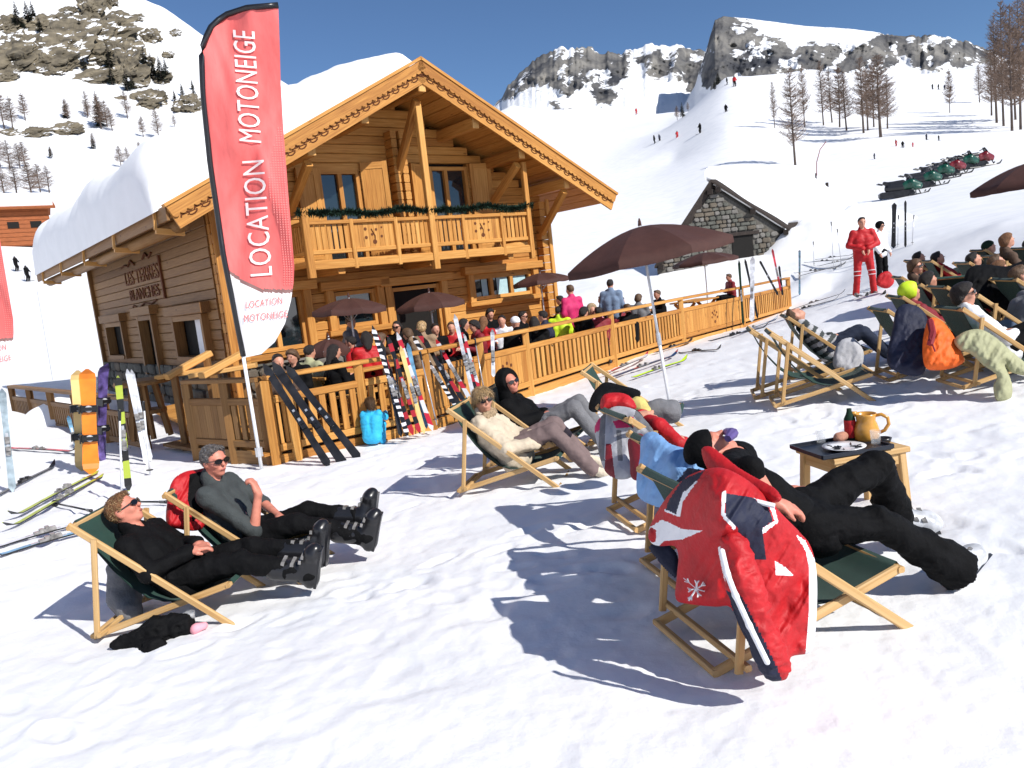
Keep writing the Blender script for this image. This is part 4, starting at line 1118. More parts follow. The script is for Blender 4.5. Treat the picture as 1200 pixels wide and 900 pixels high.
    if hs != 'none':
        P = [ell(hb + up * .029 * s - f * .014 * s, (.099 * s, .0815 * s, .092 * s), (f, lat, up))]
        cl = []
        if hs == 'short':
            P.append(ell(hb + up * .085 * s + f * .035 * s, (.055 * s, .062 * s, .035 * s), (f, lat, up))); cl = [(hb + f * .040 * s + up * .045 * s, f * .86 - up * .51), (hb - up * .040 * s + f * .02 * s, f * .45 - up * .9)]
        elif hs == 'bob':
            P += [ell(hb + up * .045 * s + f * .02 * s, (.095 * s, .092 * s, .085 * s), (f, lat, up)), ell(hb - up * .02 * s - f * .03 * s, (.085 * s, .094 * s, .085 * s), (f, lat, up))]
            cl = [(hb + f * .060 * s + up * .035 * s, f * .70 - up * .72), (hb - up * .085 * s, -up)]
        elif hs == 'long':
            P += [cap(hb - f * .04 * s, hb - f * .075 * s - up * .20 * s, .085 * s, .075 * s), cap(hb - f * .03 * s + lat * .06 * s, hb - f * .03 * s - up * .17 * s + lat * .07 * s, .045 * s, .04 * s), cap(hb - f * .03 * s - lat * .06 * s, hb - f * .03 * s - up * .17 * s - lat * .07 * s, .045 * s, .04 * s)]
            cl = [(hb + f * .045 * s + up * .03 * s, f * .80 - up * .60)]
        elif hs == 'cap':
            P = [ell(hb + up * .04 * s - f * .005 * s, (.108 * s, .092 * s, .095 * s), (f, lat, up))]; cl = [(hb + up * .02 * s, f * .25 - up)]
        elif hs == 'helmet':
            P = [ell(hb + up * .035 * s - f * .008 * s, (.130 * s, .112 * s, .120 * s), (f, lat, up))]; cl = [(hb + f * .055 * s, f * .9 - up * .45), (hb - up * .06 * s, -up)]
        elif hs == 'hood':
            P = [ell(hb + up * .03 * s - f * .03 * s, (.135 * s, .120 * s, .140 * s), (f, lat, up)), cap(nek, hb - f * .05 * s, .10 * s)]; cl = [(hb + f * .050 * s, f)]
        nm = {'cap': 'hat', 'helmet': 'helmet', 'hood': 'hood'}.get(hs, 'hair')
        cuts = [] if hs in ('cap', 'short') else [ell(hb + f * .075 * s - up * .04 * s, (.075 * s, .062 * s, .105 * s), (f, lat, up))]
        sdf_mesh(nm, P, vox * .85, .012, M[st.get('hair', 'hairb')], clips=cl, parent=root, wr=((.003 if hs == 'bob' else .006) if nm == 'hair' else .002) * s, wscale=22 / s, seed=3 + st.get('seed', 1), cuts=cuts)
    if vox < .0136 and hs in ('short', 'bob'):
        ho = [c for c in kids(root) if c.name.startswith('hair')][0]
        me = ho.data; nv = len(me.vertices); co = np.empty(nv * 3, np.float32); me.vertices.foreach_get('co', co); co = co.reshape(-1, 3)
        no = np.empty(nv * 3, np.float32); me.vertices.foreach_get('normal', no); no = no.reshape(-1, 3)
        q = MB(); r_ = random.Random(5); ln0 = .024 if hs == 'short' else .075; jt = .45 if hs == 'short' else .22
        for i in r_.choices(range(nv), k=2600):
            ln = ln0 * r_.uniform(.5, 1.2); q.cur = r_.choice((0, 0, 0, 1))
            p, n_ = Vector(co[i]), Vector(no[i]); flow = (-f * .5 - up * (.35 if hs == 'short' else .9) + Vector((r_.gauss(0, jt), r_.gauss(0, jt), r_.gauss(0, jt))))
            if (p - hb).dot(f) > .030: flow = flow + f * 1.0 - up * .15 + lat * r_.gauss(0, .5)
            t_ = (flow - n_ * flow.dot(n_)).normalized(); b_ = t_.cross(n_) * .0022
            q.add([p - n_ * .003 - b_, p - n_ * .003 + b_, p + t_ * ln * .6 + n_ * .004 + b_ * .7, p + t_ * ln + n_ * .001, p + t_ * ln * .6 + n_ * .004 - b_ * .7], [(0, 1, 2, 4), (4, 2, 3)])
        so = q.build('strands', [M[st.get('hair', 'hairb')], M[{'hairg': 'grey', 'hairr': 'blond', 'blond': 'fur'}.get(st.get('hair'), 'hairb')]], ho); tag(so, kind='stuff')
    if st.get('shades') or st.get('eyes'):
        m_ = MB()
        for q in (1, -1):
            c = hb + f * .098 * s + up * .012 * s + lat * .034 * q * s
            if st.get('shades'):
                c = hb + f * .103 * s + up * .010 * s + lat * .035 * q * s
                ff = (f + lat * .28 * q).normalized(); la = up.cross(ff).normalized()
                m_.prism([(.030 * s * math.cos(t) * (1.02 if abs(math.cos(t)) < .8 else 1.0), .020 * s * math.sin(t)) for t in np.linspace(0, 2 * PI, 14)[:-1]], c - ff * .003, la, up, ff, .006)
                m_.beam(c + la * .027 * q * s + up * .006 * s - f * .005 * s, hb + lat * .083 * q * s + up * .012 * s - f * .005 * s, .004, .008)
            else:
                m_.lathe([(0, -.010 * s), (.009 * s, -.005 * s), (.0105 * s, 0), (.008 * s, .006 * s), (0, .010 * s)], c - f * .016 * s, 8)
        if st.get('shades'): m_.beam(hb + f * .110 * s + up * .016 * s + lat * .012 * s, hb + f * .110 * s + up * .016 * s - lat * .012 * s, .005, .005)
        m_.build('sunglasses' if st.get('shades') else 'eyes', M['lens'], root)
    if near or st.get('mouth'):
        sdf_mesh('mouth', [ell(hb - up * .056 * s + f * .094 * s, (.007 * s, .024 * s, .007 * s), (f, lat, up))], .004, .004, M['lip'], parent=root)
    return root

def xf(pts, o, yaw):
    o = Vector(o)
    return {k: (rotz(Vector(v), yaw) + o if k not in ('face', 'lat', 'hup', 'hdl', 'hdr', 'hnl', 'hnr') else rotz(Vector(v), yaw)) if not isinstance(v, (int, float)) else v for k, v in pts.items()}
def recline(**kw):
    """lying back in a deck chair: x forward, y left, z up from the snow"""
    j = dict(pel=(-.02, 0, .30), che=(-.18, 0, .49), nek=(-.29, 0, .66), hed=(-.31, 0, .80), face=(.93, 0, .35), hup=(-.4, 0, .92), lat=(0, 1, 0),
             sl=(-.26, .18, .60), sr=(-.26, -.18, .60), el=(-.10, .25, .42), er=(-.10, -.25, .42), wl=(.06, .10, .46), wr=(.06, -.10, .46), hdl=(.5, -.8, .1), hdr=(.5, .8, .1), hnl=(0, 0, -1), hnr=(0, 0, -1),
             hl=(.0, .09, .34), hr=(.0, -.09, .34), kl=(.40, .11, .50), kr=(.40, -.11, .50), al=(.72, .13, .18), ar=(.72, -.13, .18), tl=(.86, .14, .16), tr=(.86, -.14, .16))
    j.update(kw); return j
def standing(**kw):
    j = dict(pel=(0, 0, .95), che=(0, 0, 1.22), nek=(0, 0, 1.46), hed=(.02, 0, 1.62), face=(1, 0, -.05), hup=(0, 0, 1), lat=(0, 1, 0), sl=(0, .19, 1.40), sr=(0, -.19, 1.40), el=(-.02, .25, 1.12), er=(-.02, -.25, 1.12), wl=(.12, .22, .92), wr=(.12, -.22, .92),
             hdl=(.3, 0, -1), hdr=(.3, 0, -1), hnl=(0, -1, 0), hnr=(0, 1, 0), hl=(0, .10, .92), hr=(0, -.10, .92), kl=(.03, .13, .50), kr=(.03, -.13, .50), al=(0, .15, .09), ar=(0, -.15, .09), tl=(.16, .17, .05), tr=(.16, -.17, .05))
    j.update(kw); return j
def seated(**kw):
    j = dict(pel=(0, 0, .50), che=(.01, 0, .76), nek=(.03, 0, .98), hed=(.06, 0, 1.13), face=(1, 0, -.1), hup=(0, 0, 1), lat=(0, 1, 0), sl=(.02, .19, .92), sr=(.02, -.19, .92), el=(.08, .24, .66), er=(.08, -.24, .66), wl=(.30, .12, .72), wr=(.30, -.12, .72),
             hdl=(1, -.4, 0), hdr=(1, .4, 0), hnl=(0, 0, -1), hnr=(0, 0, -1), hl=(.02, .09, .48), hr=(.02, -.09, .48), kl=(.44, .12, .50), kr=(.44, -.12, .50), al=(.46, .12, .09), ar=(.46, -.12, .09), tl=(.60, .13, .05), tr=(.60, -.13, .05))
    j.update(kw); return j

# ---------------------------------------------------------------- deck chairs
def deck_chair(label, x, y, z, yaw, tone='chair', cloth='canvas', wid=.62, sling=True, group='wooden deck chairs on the snow', tilt=0):
    r = empty('deck_chair', (x, y, z), yaw, label, 'deck chair', group)
    if tilt: r.rotation_euler[1] = tilt
    w2 = wid / 2; mw = M[tone]
    def bm(nm, a, b, w_=.030, h_=.052):
        m_ = MB(); m_.beam(a, b, w_ * .88, h_ * .82, ch=.006); m_.build(nm, mw, r)
    for q in (1, -1):
        bm('long_rail', (-.50, q * w2, .80), (.46, q * w2, .015)); bm('seat_rail', (-.50, q * (w2 - .045), .03), (.44, q * (w2 - .045), .29)); bm('strut', (-.335, q * (w2 + .032), .70), (-.43, q * (w2 + .032), .05), .026, .045)
    for (xx, zz, ww) in ((-.49, .785, wid + .04), (.445, .29, wid - .05), (.44, .03, wid - .03), (-.50, .035, wid - .06), (-.40, .075, wid + .12)):
        bm('cross_bar', (xx, -ww / 2, zz), (xx, ww / 2, zz), .036, .036)
    if sling:
        path = [(-.515, .79), (-.49, .815), (-.40, .62), (-.30, .46), (-.20, .335), (-.10, .25), (0, .215), (.12, .205), (.25, .225), (.36, .262), (.45, .318), (.47, .29)]
        ts = np.linspace(0, len(path) - 1, 34); px_ = np.interp(ts, range(len(path)), [p[0] for p in path]); pz_ = np.interp(ts, range(len(path)), [p[1] for p in path])
        V = []; ny = 9
        for i in range(34):
            for k in range(ny):
                yy = (k / (ny - 1) - .5) * (wid - .12); V.append((px_[i], yy, pz_[i] - .02 * (1 - (2 * k / (ny - 1) - 1) ** 2) * math.sin(PI * i / 33)))
        n = len(V); V2 = [(a - .004, b, c - .004) for a, b, c in V]
        F_ = []
        for i in range(33):
            for k in range(ny - 1):
                a = i * ny + k; F_.append((a, a + 1, a + ny + 1, a + ny)); F_.append(tuple(reversed((a + n, a + 1 + n, a + ny + 1 + n, a + ny + n))))
        o = link(bpy.data.objects.new('sling', np_mesh('sling', V + V2, F_, M[cloth])), r)
    return r
# ================================================================ FOREGROUND FIGURES AND CHAIRS
def chair_at(label, x, y, yaw, dz=0, **k):
    return deck_chair(label, x, y, gz(x, y) + dz - .018, R(yaw), **k), Vector((x, y, gz(x, y) + dz)), R(yaw)
# --- two men on the left
_, o, a = chair_at('front deck chair of the left pair, under the man in black', -2.40, 5.10, -2)
J = recline(pel=(.0, 0, .28), che=(-.15, 0, .46), nek=(-.26, 0, .63), hed=(-.30, 0, .765), face=(.88, .10, .46), hup=(-.45, 0, .9), sl=(-.22, .19, .57), sr=(-.22, -.19, .57), el=(-.09, .27, .42), er=(-.06, -.27, .40), wl=(.13, .05, .47), wr=(.14, -.12, .47), hdl=(.6, -.75, .05), hdr=(.8, .5, .05),
            hl=(.04, .09, .30), hr=(.04, -.09, .30), kl=(.48, .12, .38), kr=(.48, -.10, .36), al=(.90, .12, .31), ar=(.88, -.08, .24), tl=(.94, .16, .53), tr=(.96, -.12, .44))
person('person in black jacket and sunglasses reclining with ski boots stretched out at left', xf(J, o, a), dict(skin='skinr', jacket='black', trousers='black', boots='blackp', ski=1, hair='hairr', shades=1, seed=2), vox=.0105)
_, o, a = chair_at('rear deck chair of the left pair, with a red jacket hung behind', -2.02, 5.64, -4)
J = recline(pel=(-.08, 0, .33), che=(-.22, 0, .56), nek=(-.28, 0, .77), hed=(-.24, -.01, .925), face=(.85, -.50, -.02), hup=(-.05, 0, 1), sl=(-.25, .20, .71), sr=(-.25, -.20, .71), el=(-.04, .27, .50), er=(.06, -.20, .42), wl=(.16, .05, .44), wr=(.12, -.17, .68), hdl=(.5, -.85, 0), hdr=(-.3, .15, 1), hnr=(-.9, 0, .1), hnl=(-.3, 0, -1),
            kl=(.36, .11, .44), kr=(.36, -.10, .42), al=(.78, .11, .36), ar=(.82, -.07, .27), tl=(.84, .16, .60), tr=(.92, -.08, .48), curl=.9)
person('person in grey polo shirt and sunglasses with chin resting on a raised hand', xf(J, o, a), dict(skin='skinr', jacket='char', jname='shirt', cuff=0, collar=1, trousers='black', boots='blackp', ski=1, hair='hairg', shades=1, seed=4), vox=.0105)
# --- the couple
_, o, a = chair_at('deck chair under the woman in the beige coat', -.04, 7.02, -15)
J = recline(face=(.62, -.78, .0), hup=(-.1, -.1, 1), hed=(-.25, -.02, .80), nek=(-.25, 0, .66), kl=(.36, .16, .50), kr=(.38, -.07, .48), al=(.60, .16, .18), ar=(.70, -.05, .12), tl=(.76, .18, .12), tr=(.86, -.06, .05), el=(-.02, .24, .40), er=(.0, -.25, .38), wl=(.18, .06, .42), wr=(.22, -.12, .39))
person('person in beige quilted coat with fur collar, blond bob and sunglasses, reclining', xf(J, o, a), dict(jacket='beige', jr=1.12, wr=2.2, trousers='mauve', boots='suede', shaft=.16, hair='blond', hairstyle='bob', shades=1, seed=6), vox=.0125)
_pw = bpy.data.objects[-1] if False else None
f_ = [c for c in bpy.data.objects if c.get('label', '').startswith('person in beige')][0]
nk = rotz(Vector((-.25, 0, .655)), a) + o; la = rotz(Vector((0, 1, 0)), a); fw = rotz(Vector((.7, 0, .7)), a)
ring = [nk + la * (.125 * math.cos(t)) + fw * (.085 * math.sin(t)) + Vector((0, 0, -.045)) for t in np.linspace(-.6, PI + .6, 12)]
sdf_mesh('fur_collar', [cap(ring[i], ring[i + 1], .040) for i in range(11)], .011, .02, M['fur'], parent=f_, wr=.014, wscale=30)
_, o, a = chair_at('deck chair behind the woman in beige, under the man in a black hood', .22, 7.85, -18)
J = recline(face=(.75, -.6, .15), hup=(-.3, 0, .9), hed=(-.26, 0, .815), kl=(.42, .12, .56), kr=(.42, -.10, .54), al=(.70, .12, .16), ar=(.68, -.10, .16), tl=(.84, .14, .10), tr=(.84, -.12, .10))
person('person in black hooded coat and pale grey trousers reclining behind the woman in beige', xf(J, o, a), dict(skin='skinr', jacket='black', jr=1.2, trousers='grey', boots='blackp', hairstyle='hood', hair='black', shades=1, seed=8), vox=.0125)
# --- the row of three seen from behind
_, o, a = chair_at('nearest deck chair of the centre row, under the big red jacket', 1.12, 3.42, 15)
J = recline(face=(.45, .1, .9), hup=(-.9, 0, .4)); J = xf(J, o, a)
P_ = dict(pel=(938, 612, 3.55), che=(880, 575, 3.58), nek=(850, 545, 3.60), hed=(834, 530, 3.66), sl=(866, 533, 3.78), sr=(854, 552, 3.40), er=(880, 550, 3.24), wr=(908, 590, 3.20), el=(890, 560, 3.8), wl=(920, 575, 3.75),
          hl=(945, 595, 3.66), hr=(945, 618, 3.46), kl=(1028, 545, 3.85), al=(1050, 608, 4.0), tl=(1075, 620, 4.02), kr=(1030, 612, 3.50), ar=(1118, 664, 3.52), tr=(1165, 672, 3.60))
for k_, v_ in P_.items(): J[k_] = at(*v_)
J['face'] = Vector((.35, .0, .9)); J['hup'] = Vector((-.85, 0, .4)); J['lat'] = rotz(Vector((0, 1, 0)), a); J['hdr'] = Vector((.8, .2, -.35)); J['hnr'] = Vector((0, .3, -1))
lying = person('person in black lying back beside the table, one knee up, in grey ski boots', J, dict(skin='skinr', jacket='black', cuff=.12, trousers='black', bell=.092, hemclip='r', bshaft=.02, jr=.88, boots='bootsil', ski=1, buckle='bootgr', hair='black', hairstyle='cap', seed=9, collar=0), vox=.0095)
_, o2, a2 = chair_at('middle deck chair of the centre row, under the pale blue jacket', 1.20, 4.24, 14)
_, o, a = chair_at('far deck chair of the centre row, under the plaid coat', 1.15, 5.35, 12)
J = recline(hed=(-.27, 0, .66), nek=(-.24, 0, .56), che=(-.14, 0, .42), sl=(-.2, .18, .5), face=(.5, 0, .85), hup=(-.85, 0, .5), kl=(.30, .12, .34), kr=(.30, -.10, .33), al=(.34, .12, .12), ar=(.32, -.10, .12), tl=(.50, .13, .07), tr=(.48, -.11, .07))
J = xf(J, o, a)
for k_, v_ in dict(sr=(752, 492, 5.35), er=(772, 500, 5.1), wr=(796, 520, 4.95)).items(): J[k_] = at(*v_)
person('person with red sleeves stretched out under the plaid coat', J, dict(jacket='red', trousers='dred', boots='bootgr', hairstyle='short', hair='haird', seed=11), vox=.016)
_, o, a = chair_at('green deck chair by the fence with black and red coats on it', 1.28, 8.0, -16)

# ---------------------------------------------------------------- draped cloth
def drape(name, outline, depth, T=.06, cell=.008, regions=(), base='red', folds=.012, fscale=(9, 5), back=.6, seed=0, parent=None, sag=None, extra=()):
    """a garment hanging in space: its outline is fixed at measured points, it has real thickness and folds.
    regions: (part name, material, outline). depth: measured points (px, py, d)"""
    dp = np.array([(p[0] / 100, p[1] / 100, p[2]) for p in depth], float); dc = dp.mean(0)
    if len(dp) < 4: sl_, rs_ = np.linalg.lstsq(np.concatenate([dp[:, :2] - dc[:2], .15 * np.eye(2)]), np.concatenate([dp[:, 2] - dc[2], [0, 0]]), rcond=None)[0], None; dr = lambda Q: dc[2] + (Q - dc[:2]) @ sl_
    else: dr = RBF(dp[:, :2], dp[:, 2], .01)
    ol = np.array(outline, float); d0 = float(np.mean([p[2] for p in depth])); step = cell * CAM_F / d0
    # smooth the outline a little
    def dense(pl, n=4):
        pl = [np.array(p, float) for p in pl]; m_ = len(pl); out = []
        for i in range(m_):
            p0, p1, p2, p3 = pl[i - 1], pl[i], pl[(i + 1) % m_], pl[(i + 2) % m_]
            for t in np.linspace(0, 1, n, endpoint=False):
                out.append(.5 * ((2 * p1) + (-p0 + p2) * t + (2 * p0 - 5 * p1 + 4 * p2 - p3) * t * t + (-p0 + 3 * p1 - 3 * p2 + p3) * t ** 3) * 1.0)
        return [tuple(p) for p in out]
    pl = dense(outline)
    xs = np.arange(ol[:, 0].min() - 2 * step, ol[:, 0].max() + 2 * step, step); ys = np.arange(ol[:, 1].min() - 2 * step, ol[:, 1].max() + 2 * step, step)
    X, Y = np.meshgrid(xs, ys); d = poly_dist(X, Y, pl)
    gx = np.gradient(d, axis=1) / step; gy = np.gradient(d, axis=0) / step; gl = np.hypot(gx, gy) + 1e-6
    ins = d > 0
    near_ = ins.copy(); near_[1:] |= ins[:-1]; near_[:-1] |= ins[1:]; near_[:, 1:] |= ins[:, :-1]; near_[:, :-1] |= ins[:, 1:]
    near2 = near_.copy(); near2[1:] |= near_[:-1]; near2[:-1] |= near_[1:]
    out = d < 0
    X = np.where(out, X - d * gx / gl, X); Y = np.where(out, Y - d * gy / gl, Y); d = np.maximum(d, 0)
    for rg in regions:                                              # let the mesh follow the seams between colours
        rp = dense(rg[2], 1); e = poly_dist(X, Y, rp); ey, ex = np.gradient(e, step); en = np.hypot(ex, ey) + 1e-6
        near_seam = (np.abs(e) < .5 * step) & (d > step * 1.2); X = np.where(near_seam, X - e * ex / en, X); Y = np.where(near_seam, Y - e * ey / en, Y)
    dm = d / CAM_F * d0                                             # distance from the hem in metres
    puff = T * np.sqrt(np.clip(1 - (1 - np.clip(dm / (T * 1.6), 0, 1)) ** 2, 0, 1))
    cxm = (X - ol[:, 0].mean()) / CAM_F * d0; cym = (Y - ol[:, 1].mean()) / CAM_F * d0
    fo = fbm(np.stack([cxm * fscale[0] + .6 * cym * fscale[0], cym * fscale[1], cxm * 0 + seed], -1), 3, seed + 50, ridged=True) * folds + fbm(np.stack([cxm * 30, cym * 16, cxm * 0 + seed], -1), 2, seed + 60) * folds * .3
    fo = fo * np.clip(dm / .03, 0, 1)
    D = dr(np.stack([X / 100, Y / 100], -1))
    if sag is not None: D = D + sag(X, Y)
    def pos(Dd):
        X_ = X - 600; Y_ = Y - 450; u = (X_ * _cr - Y_ * _sr) / CAM_F; v = (X_ * _sr + Y_ * _cr) / CAM_F
        fy = _c - v * _s; fz = -_s - v * _c
        return np.stack([u / fy * Dd, Dd, CAM_H + fz / fy * Dd], -1)
    Fr, Bk = pos(D - puff - fo), pos(D + puff * back)
    ny, nx = X.shape; i = np.arange(ny - 1)[:, None] * nx + np.arange(nx - 1)[None]
    ok = (near_[:-1, :-1] & near_[1:, :-1] & near_[:-1, 1:] & near_[1:, 1:]) & (ins[:-1, :-1] | ins[1:, :-1] | ins[:-1, 1:] | ins[1:, 1:])
    q = np.stack([i, i + nx, i + nx + 1, i + 1], -1)[ok]
    cx = X.ravel()[q].mean(1); cy = Y.ravel()[q].mean(1)
    rid = np.zeros(len(q), int)
    for k, rg in enumerate(regions): rid[in_poly(cx, cy, rg[2])] = k + 1
    n = nx * ny; allV = np.concatenate([Fr.reshape(-1, 3), Bk.reshape(-1, 3)])
    root = None
    groups = [('', base, None)] + list(regions)
    for k, rg in enumerate(groups):
        f = q[rid == k]
        if len(f) == 0 and k: continue
        f = f if k else f
        fs = f if k else np.concatenate([f, q[:, ::-1] + n])
        used, inv = np.unique(fs, return_inverse=True)
        me = np_mesh(rg[0] or name, allV[used], inv.reshape(fs.shape), M[rg[1]])
        o_ = link(bpy.data.objects.new(rg[0] or name, me), root if k else parent)
        if k == 0: root = o_
    return root
# --- the big red jacket over the nearest chair
red_out = [(760, 622), (772, 596), (790, 572), (806, 558), (826, 550), (846, 548), (866, 556), (886, 570), (904, 588), (920, 606), (936, 622), (950, 640), (957, 672), (957, 720), (953, 758), (946, 766), (927, 770), (925, 786), (908, 790), (894, 782), (882, 762), (868, 738), (856, 712), (838, 711), (808, 708), (792, 702), (793, 676), (795, 652), (790, 640), (774, 640), (763, 636)]
red_dep = [(750, 541, 3.48), (765, 625, 3.42), (800, 562, 3.16), (800, 700, 3.14), (845, 586, 2.86), (850, 620, 2.84), (866, 765, 2.82), (905, 590, 2.92), (950, 640, 3.0), (955, 755, 2.94), (905, 780, 2.82), (840, 549, 3.0), (886, 570, 2.96)]
jk = drape('jacket', red_out, red_dep, T=.034, cell=.0048, base='red', folds=.034, fscale=(10, 2.2), seed=3, regions=(
    ('white_trim', 'white', [(786, 588), (824, 554), (800, 588), (797, 606), (778, 599)]), ('shoulder_patch', 'navy', [(784, 586), (800, 562), (826, 551), (818, 562), (800, 578), (792, 603), (780, 597)]),
    ('white_trim', 'white', [(846, 577), (851, 574), (849, 600), (864, 616), (860, 621), (845, 604)]), ('white_trim', 'white', [(894, 619), (908, 610), (902, 594), (908, 596), (912, 612), (894, 626)]),
    ('shoulder_patch', 'navy', [(851, 578), (882, 583), (900, 594), (906, 610), (893, 619), (898, 656), (864, 655), (865, 620), (850, 603)]),
    ('white_stripe', 'white', [(841, 641), (848, 640), (857, 676), (862, 697), (854, 698), (846, 668)]),
    ('navy_stripe', 'navy', [(854, 698), (862, 697), (872, 722), (890, 752), (896, 778), (890, 778), (878, 758), (864, 734)]), ('white_trim', 'white', [(862, 697), (866, 698), (878, 724), (897, 755), (899, 777), (894, 770), (886, 750), (870, 722)]),
    ('white_panel', 'white', [(932, 626), (944, 634), (958, 662), (958, 715), (954, 768), (944, 768), (948, 715), (948, 665), (944, 645)]), ('white_patch', 'white', [(908, 657), (922, 666), (930, 675), (909, 674)]),
    ('white_cuff', 'white', [(758, 620), (776, 609), (800, 620), (823, 622), (800, 632), (778, 634), (772, 641), (760, 640)])))
tag(jk, 'big red ski jacket with navy shoulders and white stripes hung over the nearest chair', 'jacket')
em = MB()
for q in range(7):
    t = .3 + q * 2 * PI / 7; L = (16, 10, 18, 9, 20, 10, 12)[q]; c0 = at(816, 690, 3.0)
    em.beam(c0, at(816 + L * math.cos(t), 690 + L * math.sin(t) * .9, 2.99), .008, .003)
for q in range(7):
    t = .3 + q * 2 * PI / 7; L = (16, 10, 18, 9, 20, 10, 12)[q] * .6
    for sg in (-.5, .5): em.beam(at(816 + L * math.cos(t), 690 + L * math.sin(t) * .9, 2.99), at(816 + L * math.cos(t) + 5 * math.cos(t + sg), 690 + L * math.sin(t) * .9 + 5 * math.sin(t + sg), 2.98), .005, .003)
em.build('emblem', M['white'], jk)
cl = drape('collar', [(822, 527), (832, 523), (846, 532), (866, 548), (890, 562), (908, 572), (916, 584), (908, 589), (884, 582), (860, 572), (842, 562), (828, 548)], [(825, 527, 3.30), (870, 555, 3.06), (914, 584, 2.88)], T=.030, cell=.005, base='red', folds=.006, seed=6)
cl.name = 'collar'; cl.parent = jk
b = MB(); b.tube([at(836, 556, 3.06), at(862, 574, 2.94), at(888, 588, 2.88), at(908, 593, 2.85)], .010, 6); b.build('white_trim', M['white'], jk)
sl_ = sdf_mesh('sleeve', [cap(at(862, 640, 2.80), at(868, 672, 2.76), .05, .062), cap(at(868, 672, 2.76), at(902, 765, 2.70), .062, .050), cap(at(902, 765, 2.70), at(908, 780, 2.70), .052, .048)], .007, .02, [M['red'], M['navy']], parent=jk, wr=.016, wscale=14,
    paint=lambda C: np.where(((C[:, 0] - at(848, 660, 2.74).x) - (C[:, 2] - at(848, 660, 2.74).z) * -.36 < .004) & (C[:, 2] < at(850, 694, 2.74).z), 1, 0))
sdf_mesh('white_stripe', [cap(at(x0, y0, d0_), at(x1, y1, d1_), .011) for (x0, y0, d0_), (x1, y1, d1_) in (((846, 646, 2.725), (852, 672, 2.70)), ((852, 672, 2.70), (862, 698, 2.685)), ((862, 698, 2.685), (878, 733, 2.665)), ((878, 733, 2.665), (899, 776, 2.65)))], .005, .01, M['white'], parent=jk)
sdf_mesh('sleeve', [cap(at(800, 588, 3.26), at(792, 612, 3.30), .05, .048), cap(at(792, 612, 3.30), at(772, 627, 3.38), .048, .042)], .008, .02, M['red'], parent=jk, wr=.012, wscale=14)
ln = drape('lining', [(760, 640), (778, 636), (794, 650), (793, 676), (784, 672), (770, 656)], [(760, 640, 3.6), (790, 670, 3.4)], T=.02, base='navy', folds=.004, seed=2); ln.name = 'lining'; ln.parent = jk
pg = MB(); c0 = at(838, 524, 3.60)
pg.tube([c0 + Vector((.05, -.05, .045)), c0 + Vector((.085, -.01, .06)), c0 + Vector((.075, .06, .055))], [.018, .028, .018], 8); g_ = pg.build('goggles', M['purple'], lying)
# --- pale blue jacket
bj = drape('jacket', [(752, 512), (768, 506), (786, 520), (806, 526), (822, 532), (826, 552), (812, 560), (806, 585), (792, 600), (778, 596), (764, 592), (748, 582), (746, 560), (750, 535)], [(752, 512, 4.20), (790, 546, 3.72), (822, 535, 3.72), (780, 595, 3.68), (748, 580, 3.98)], T=.06, base='blue', folds=.05, fscale=(14, 5), seed=9,
           regions=(('navy_panel', 'navy', [(806, 548), (830, 552), (806, 590), (790, 604), (788, 570)]),))
tag(bj, 'pale blue jacket thrown over the middle chair of the centre row', 'jacket')
# --- plaid coat with pink and black
pc = drape('coat', [(697, 500), (708, 484), (722, 476), (744, 480), (758, 494), (766, 506), (760, 518), (744, 514), (738, 530), (742, 556), (728, 562), (712, 556), (704, 540), (700, 522)], [(697, 500, 5.38), (744, 480, 5.25), (766, 506, 4.90), (725, 560, 4.82), (700, 540, 5.08)], T=.08, base='lgrey', folds=.03, seed=14,
           regions=(('pink_panel', 'magenta', [(718, 494), (742, 488), (746, 500), (722, 502)]), ('pink_panel', 'magenta', [(692, 496), (704, 490), (706, 502), (696, 508)]), ('dark_stripe', 'dred', [(710, 520), (716, 520), (722, 570), (708, 560)]), ('dark_stripe', 'grey', [(704, 484), (710, 484), (708, 540), (700, 540)]),
                    ('dark_stripe', 'grey', [(722, 504), (728, 504), (730, 540), (724, 540)]), ('dark_stripe', 'grey', [(746, 480), (770, 506), (766, 512), (742, 488)])))
tag(pc, 'grey plaid coat with pink panels draped over the far chair of the centre row', 'coat')
pb = drape('coat', [(736, 515), (750, 508), (764, 520), (760, 545), (752, 562), (740, 560), (738, 540)], [(736, 515, 4.85), (764, 520, 4.68), (745, 560, 4.58)], T=.06, base='dred', folds=.02, seed=15)
tag(pb, 'dark maroon coat hanging between the plaid coat and the blue jacket', 'coat')
rc = drape('coat', [(704, 482), (706, 464), (722, 460), (738, 464), (746, 478), (734, 482), (716, 480)], [(704, 482, 5.45), (722, 460, 5.55), (746, 478, 5.4)], T=.09, base='red', folds=.02, seed=16)
tag(rc, 'red jacket lying crumpled behind the plaid coat', 'jacket')
kc = drape('coat', [(690, 480), (694, 462), (708, 448), (730, 452), (750, 458), (746, 468), (726, 462), (708, 466), (702, 482)], [(690, 480, 6.6), (708, 448, 7.4), (750, 458, 7.0)], T=.08, base='black', folds=.02, seed=17)
tag(kc, 'black coat lying on the green deck chair by the fence', 'coat')
hat = sdf_mesh('hat', [cap(at(764, 484, 6.0), at(786, 484, 5.95), .085, .08), cap(at(768, 478, 6.0), at(774, 476, 6.0), .06), cap(at(782, 478, 6.0), at(788, 477, 6.0), .06)], .012, .02, M['grey'], wr=.012)
tag(hat, 'crumpled grey woollen hat lying behind the red sleeves', 'hat')
yg = sdf_mesh('bag', [cap(at(748, 474, 5.9), at(756, 484, 5.8), .06, .05)], .012, .02, mat('pale_yellow_cloth', (.62, .50, .16), .8, bump=.3), wr=.01)
tag(yg, 'small pale yellow pouch beside the grey woollen hat', 'pouch')
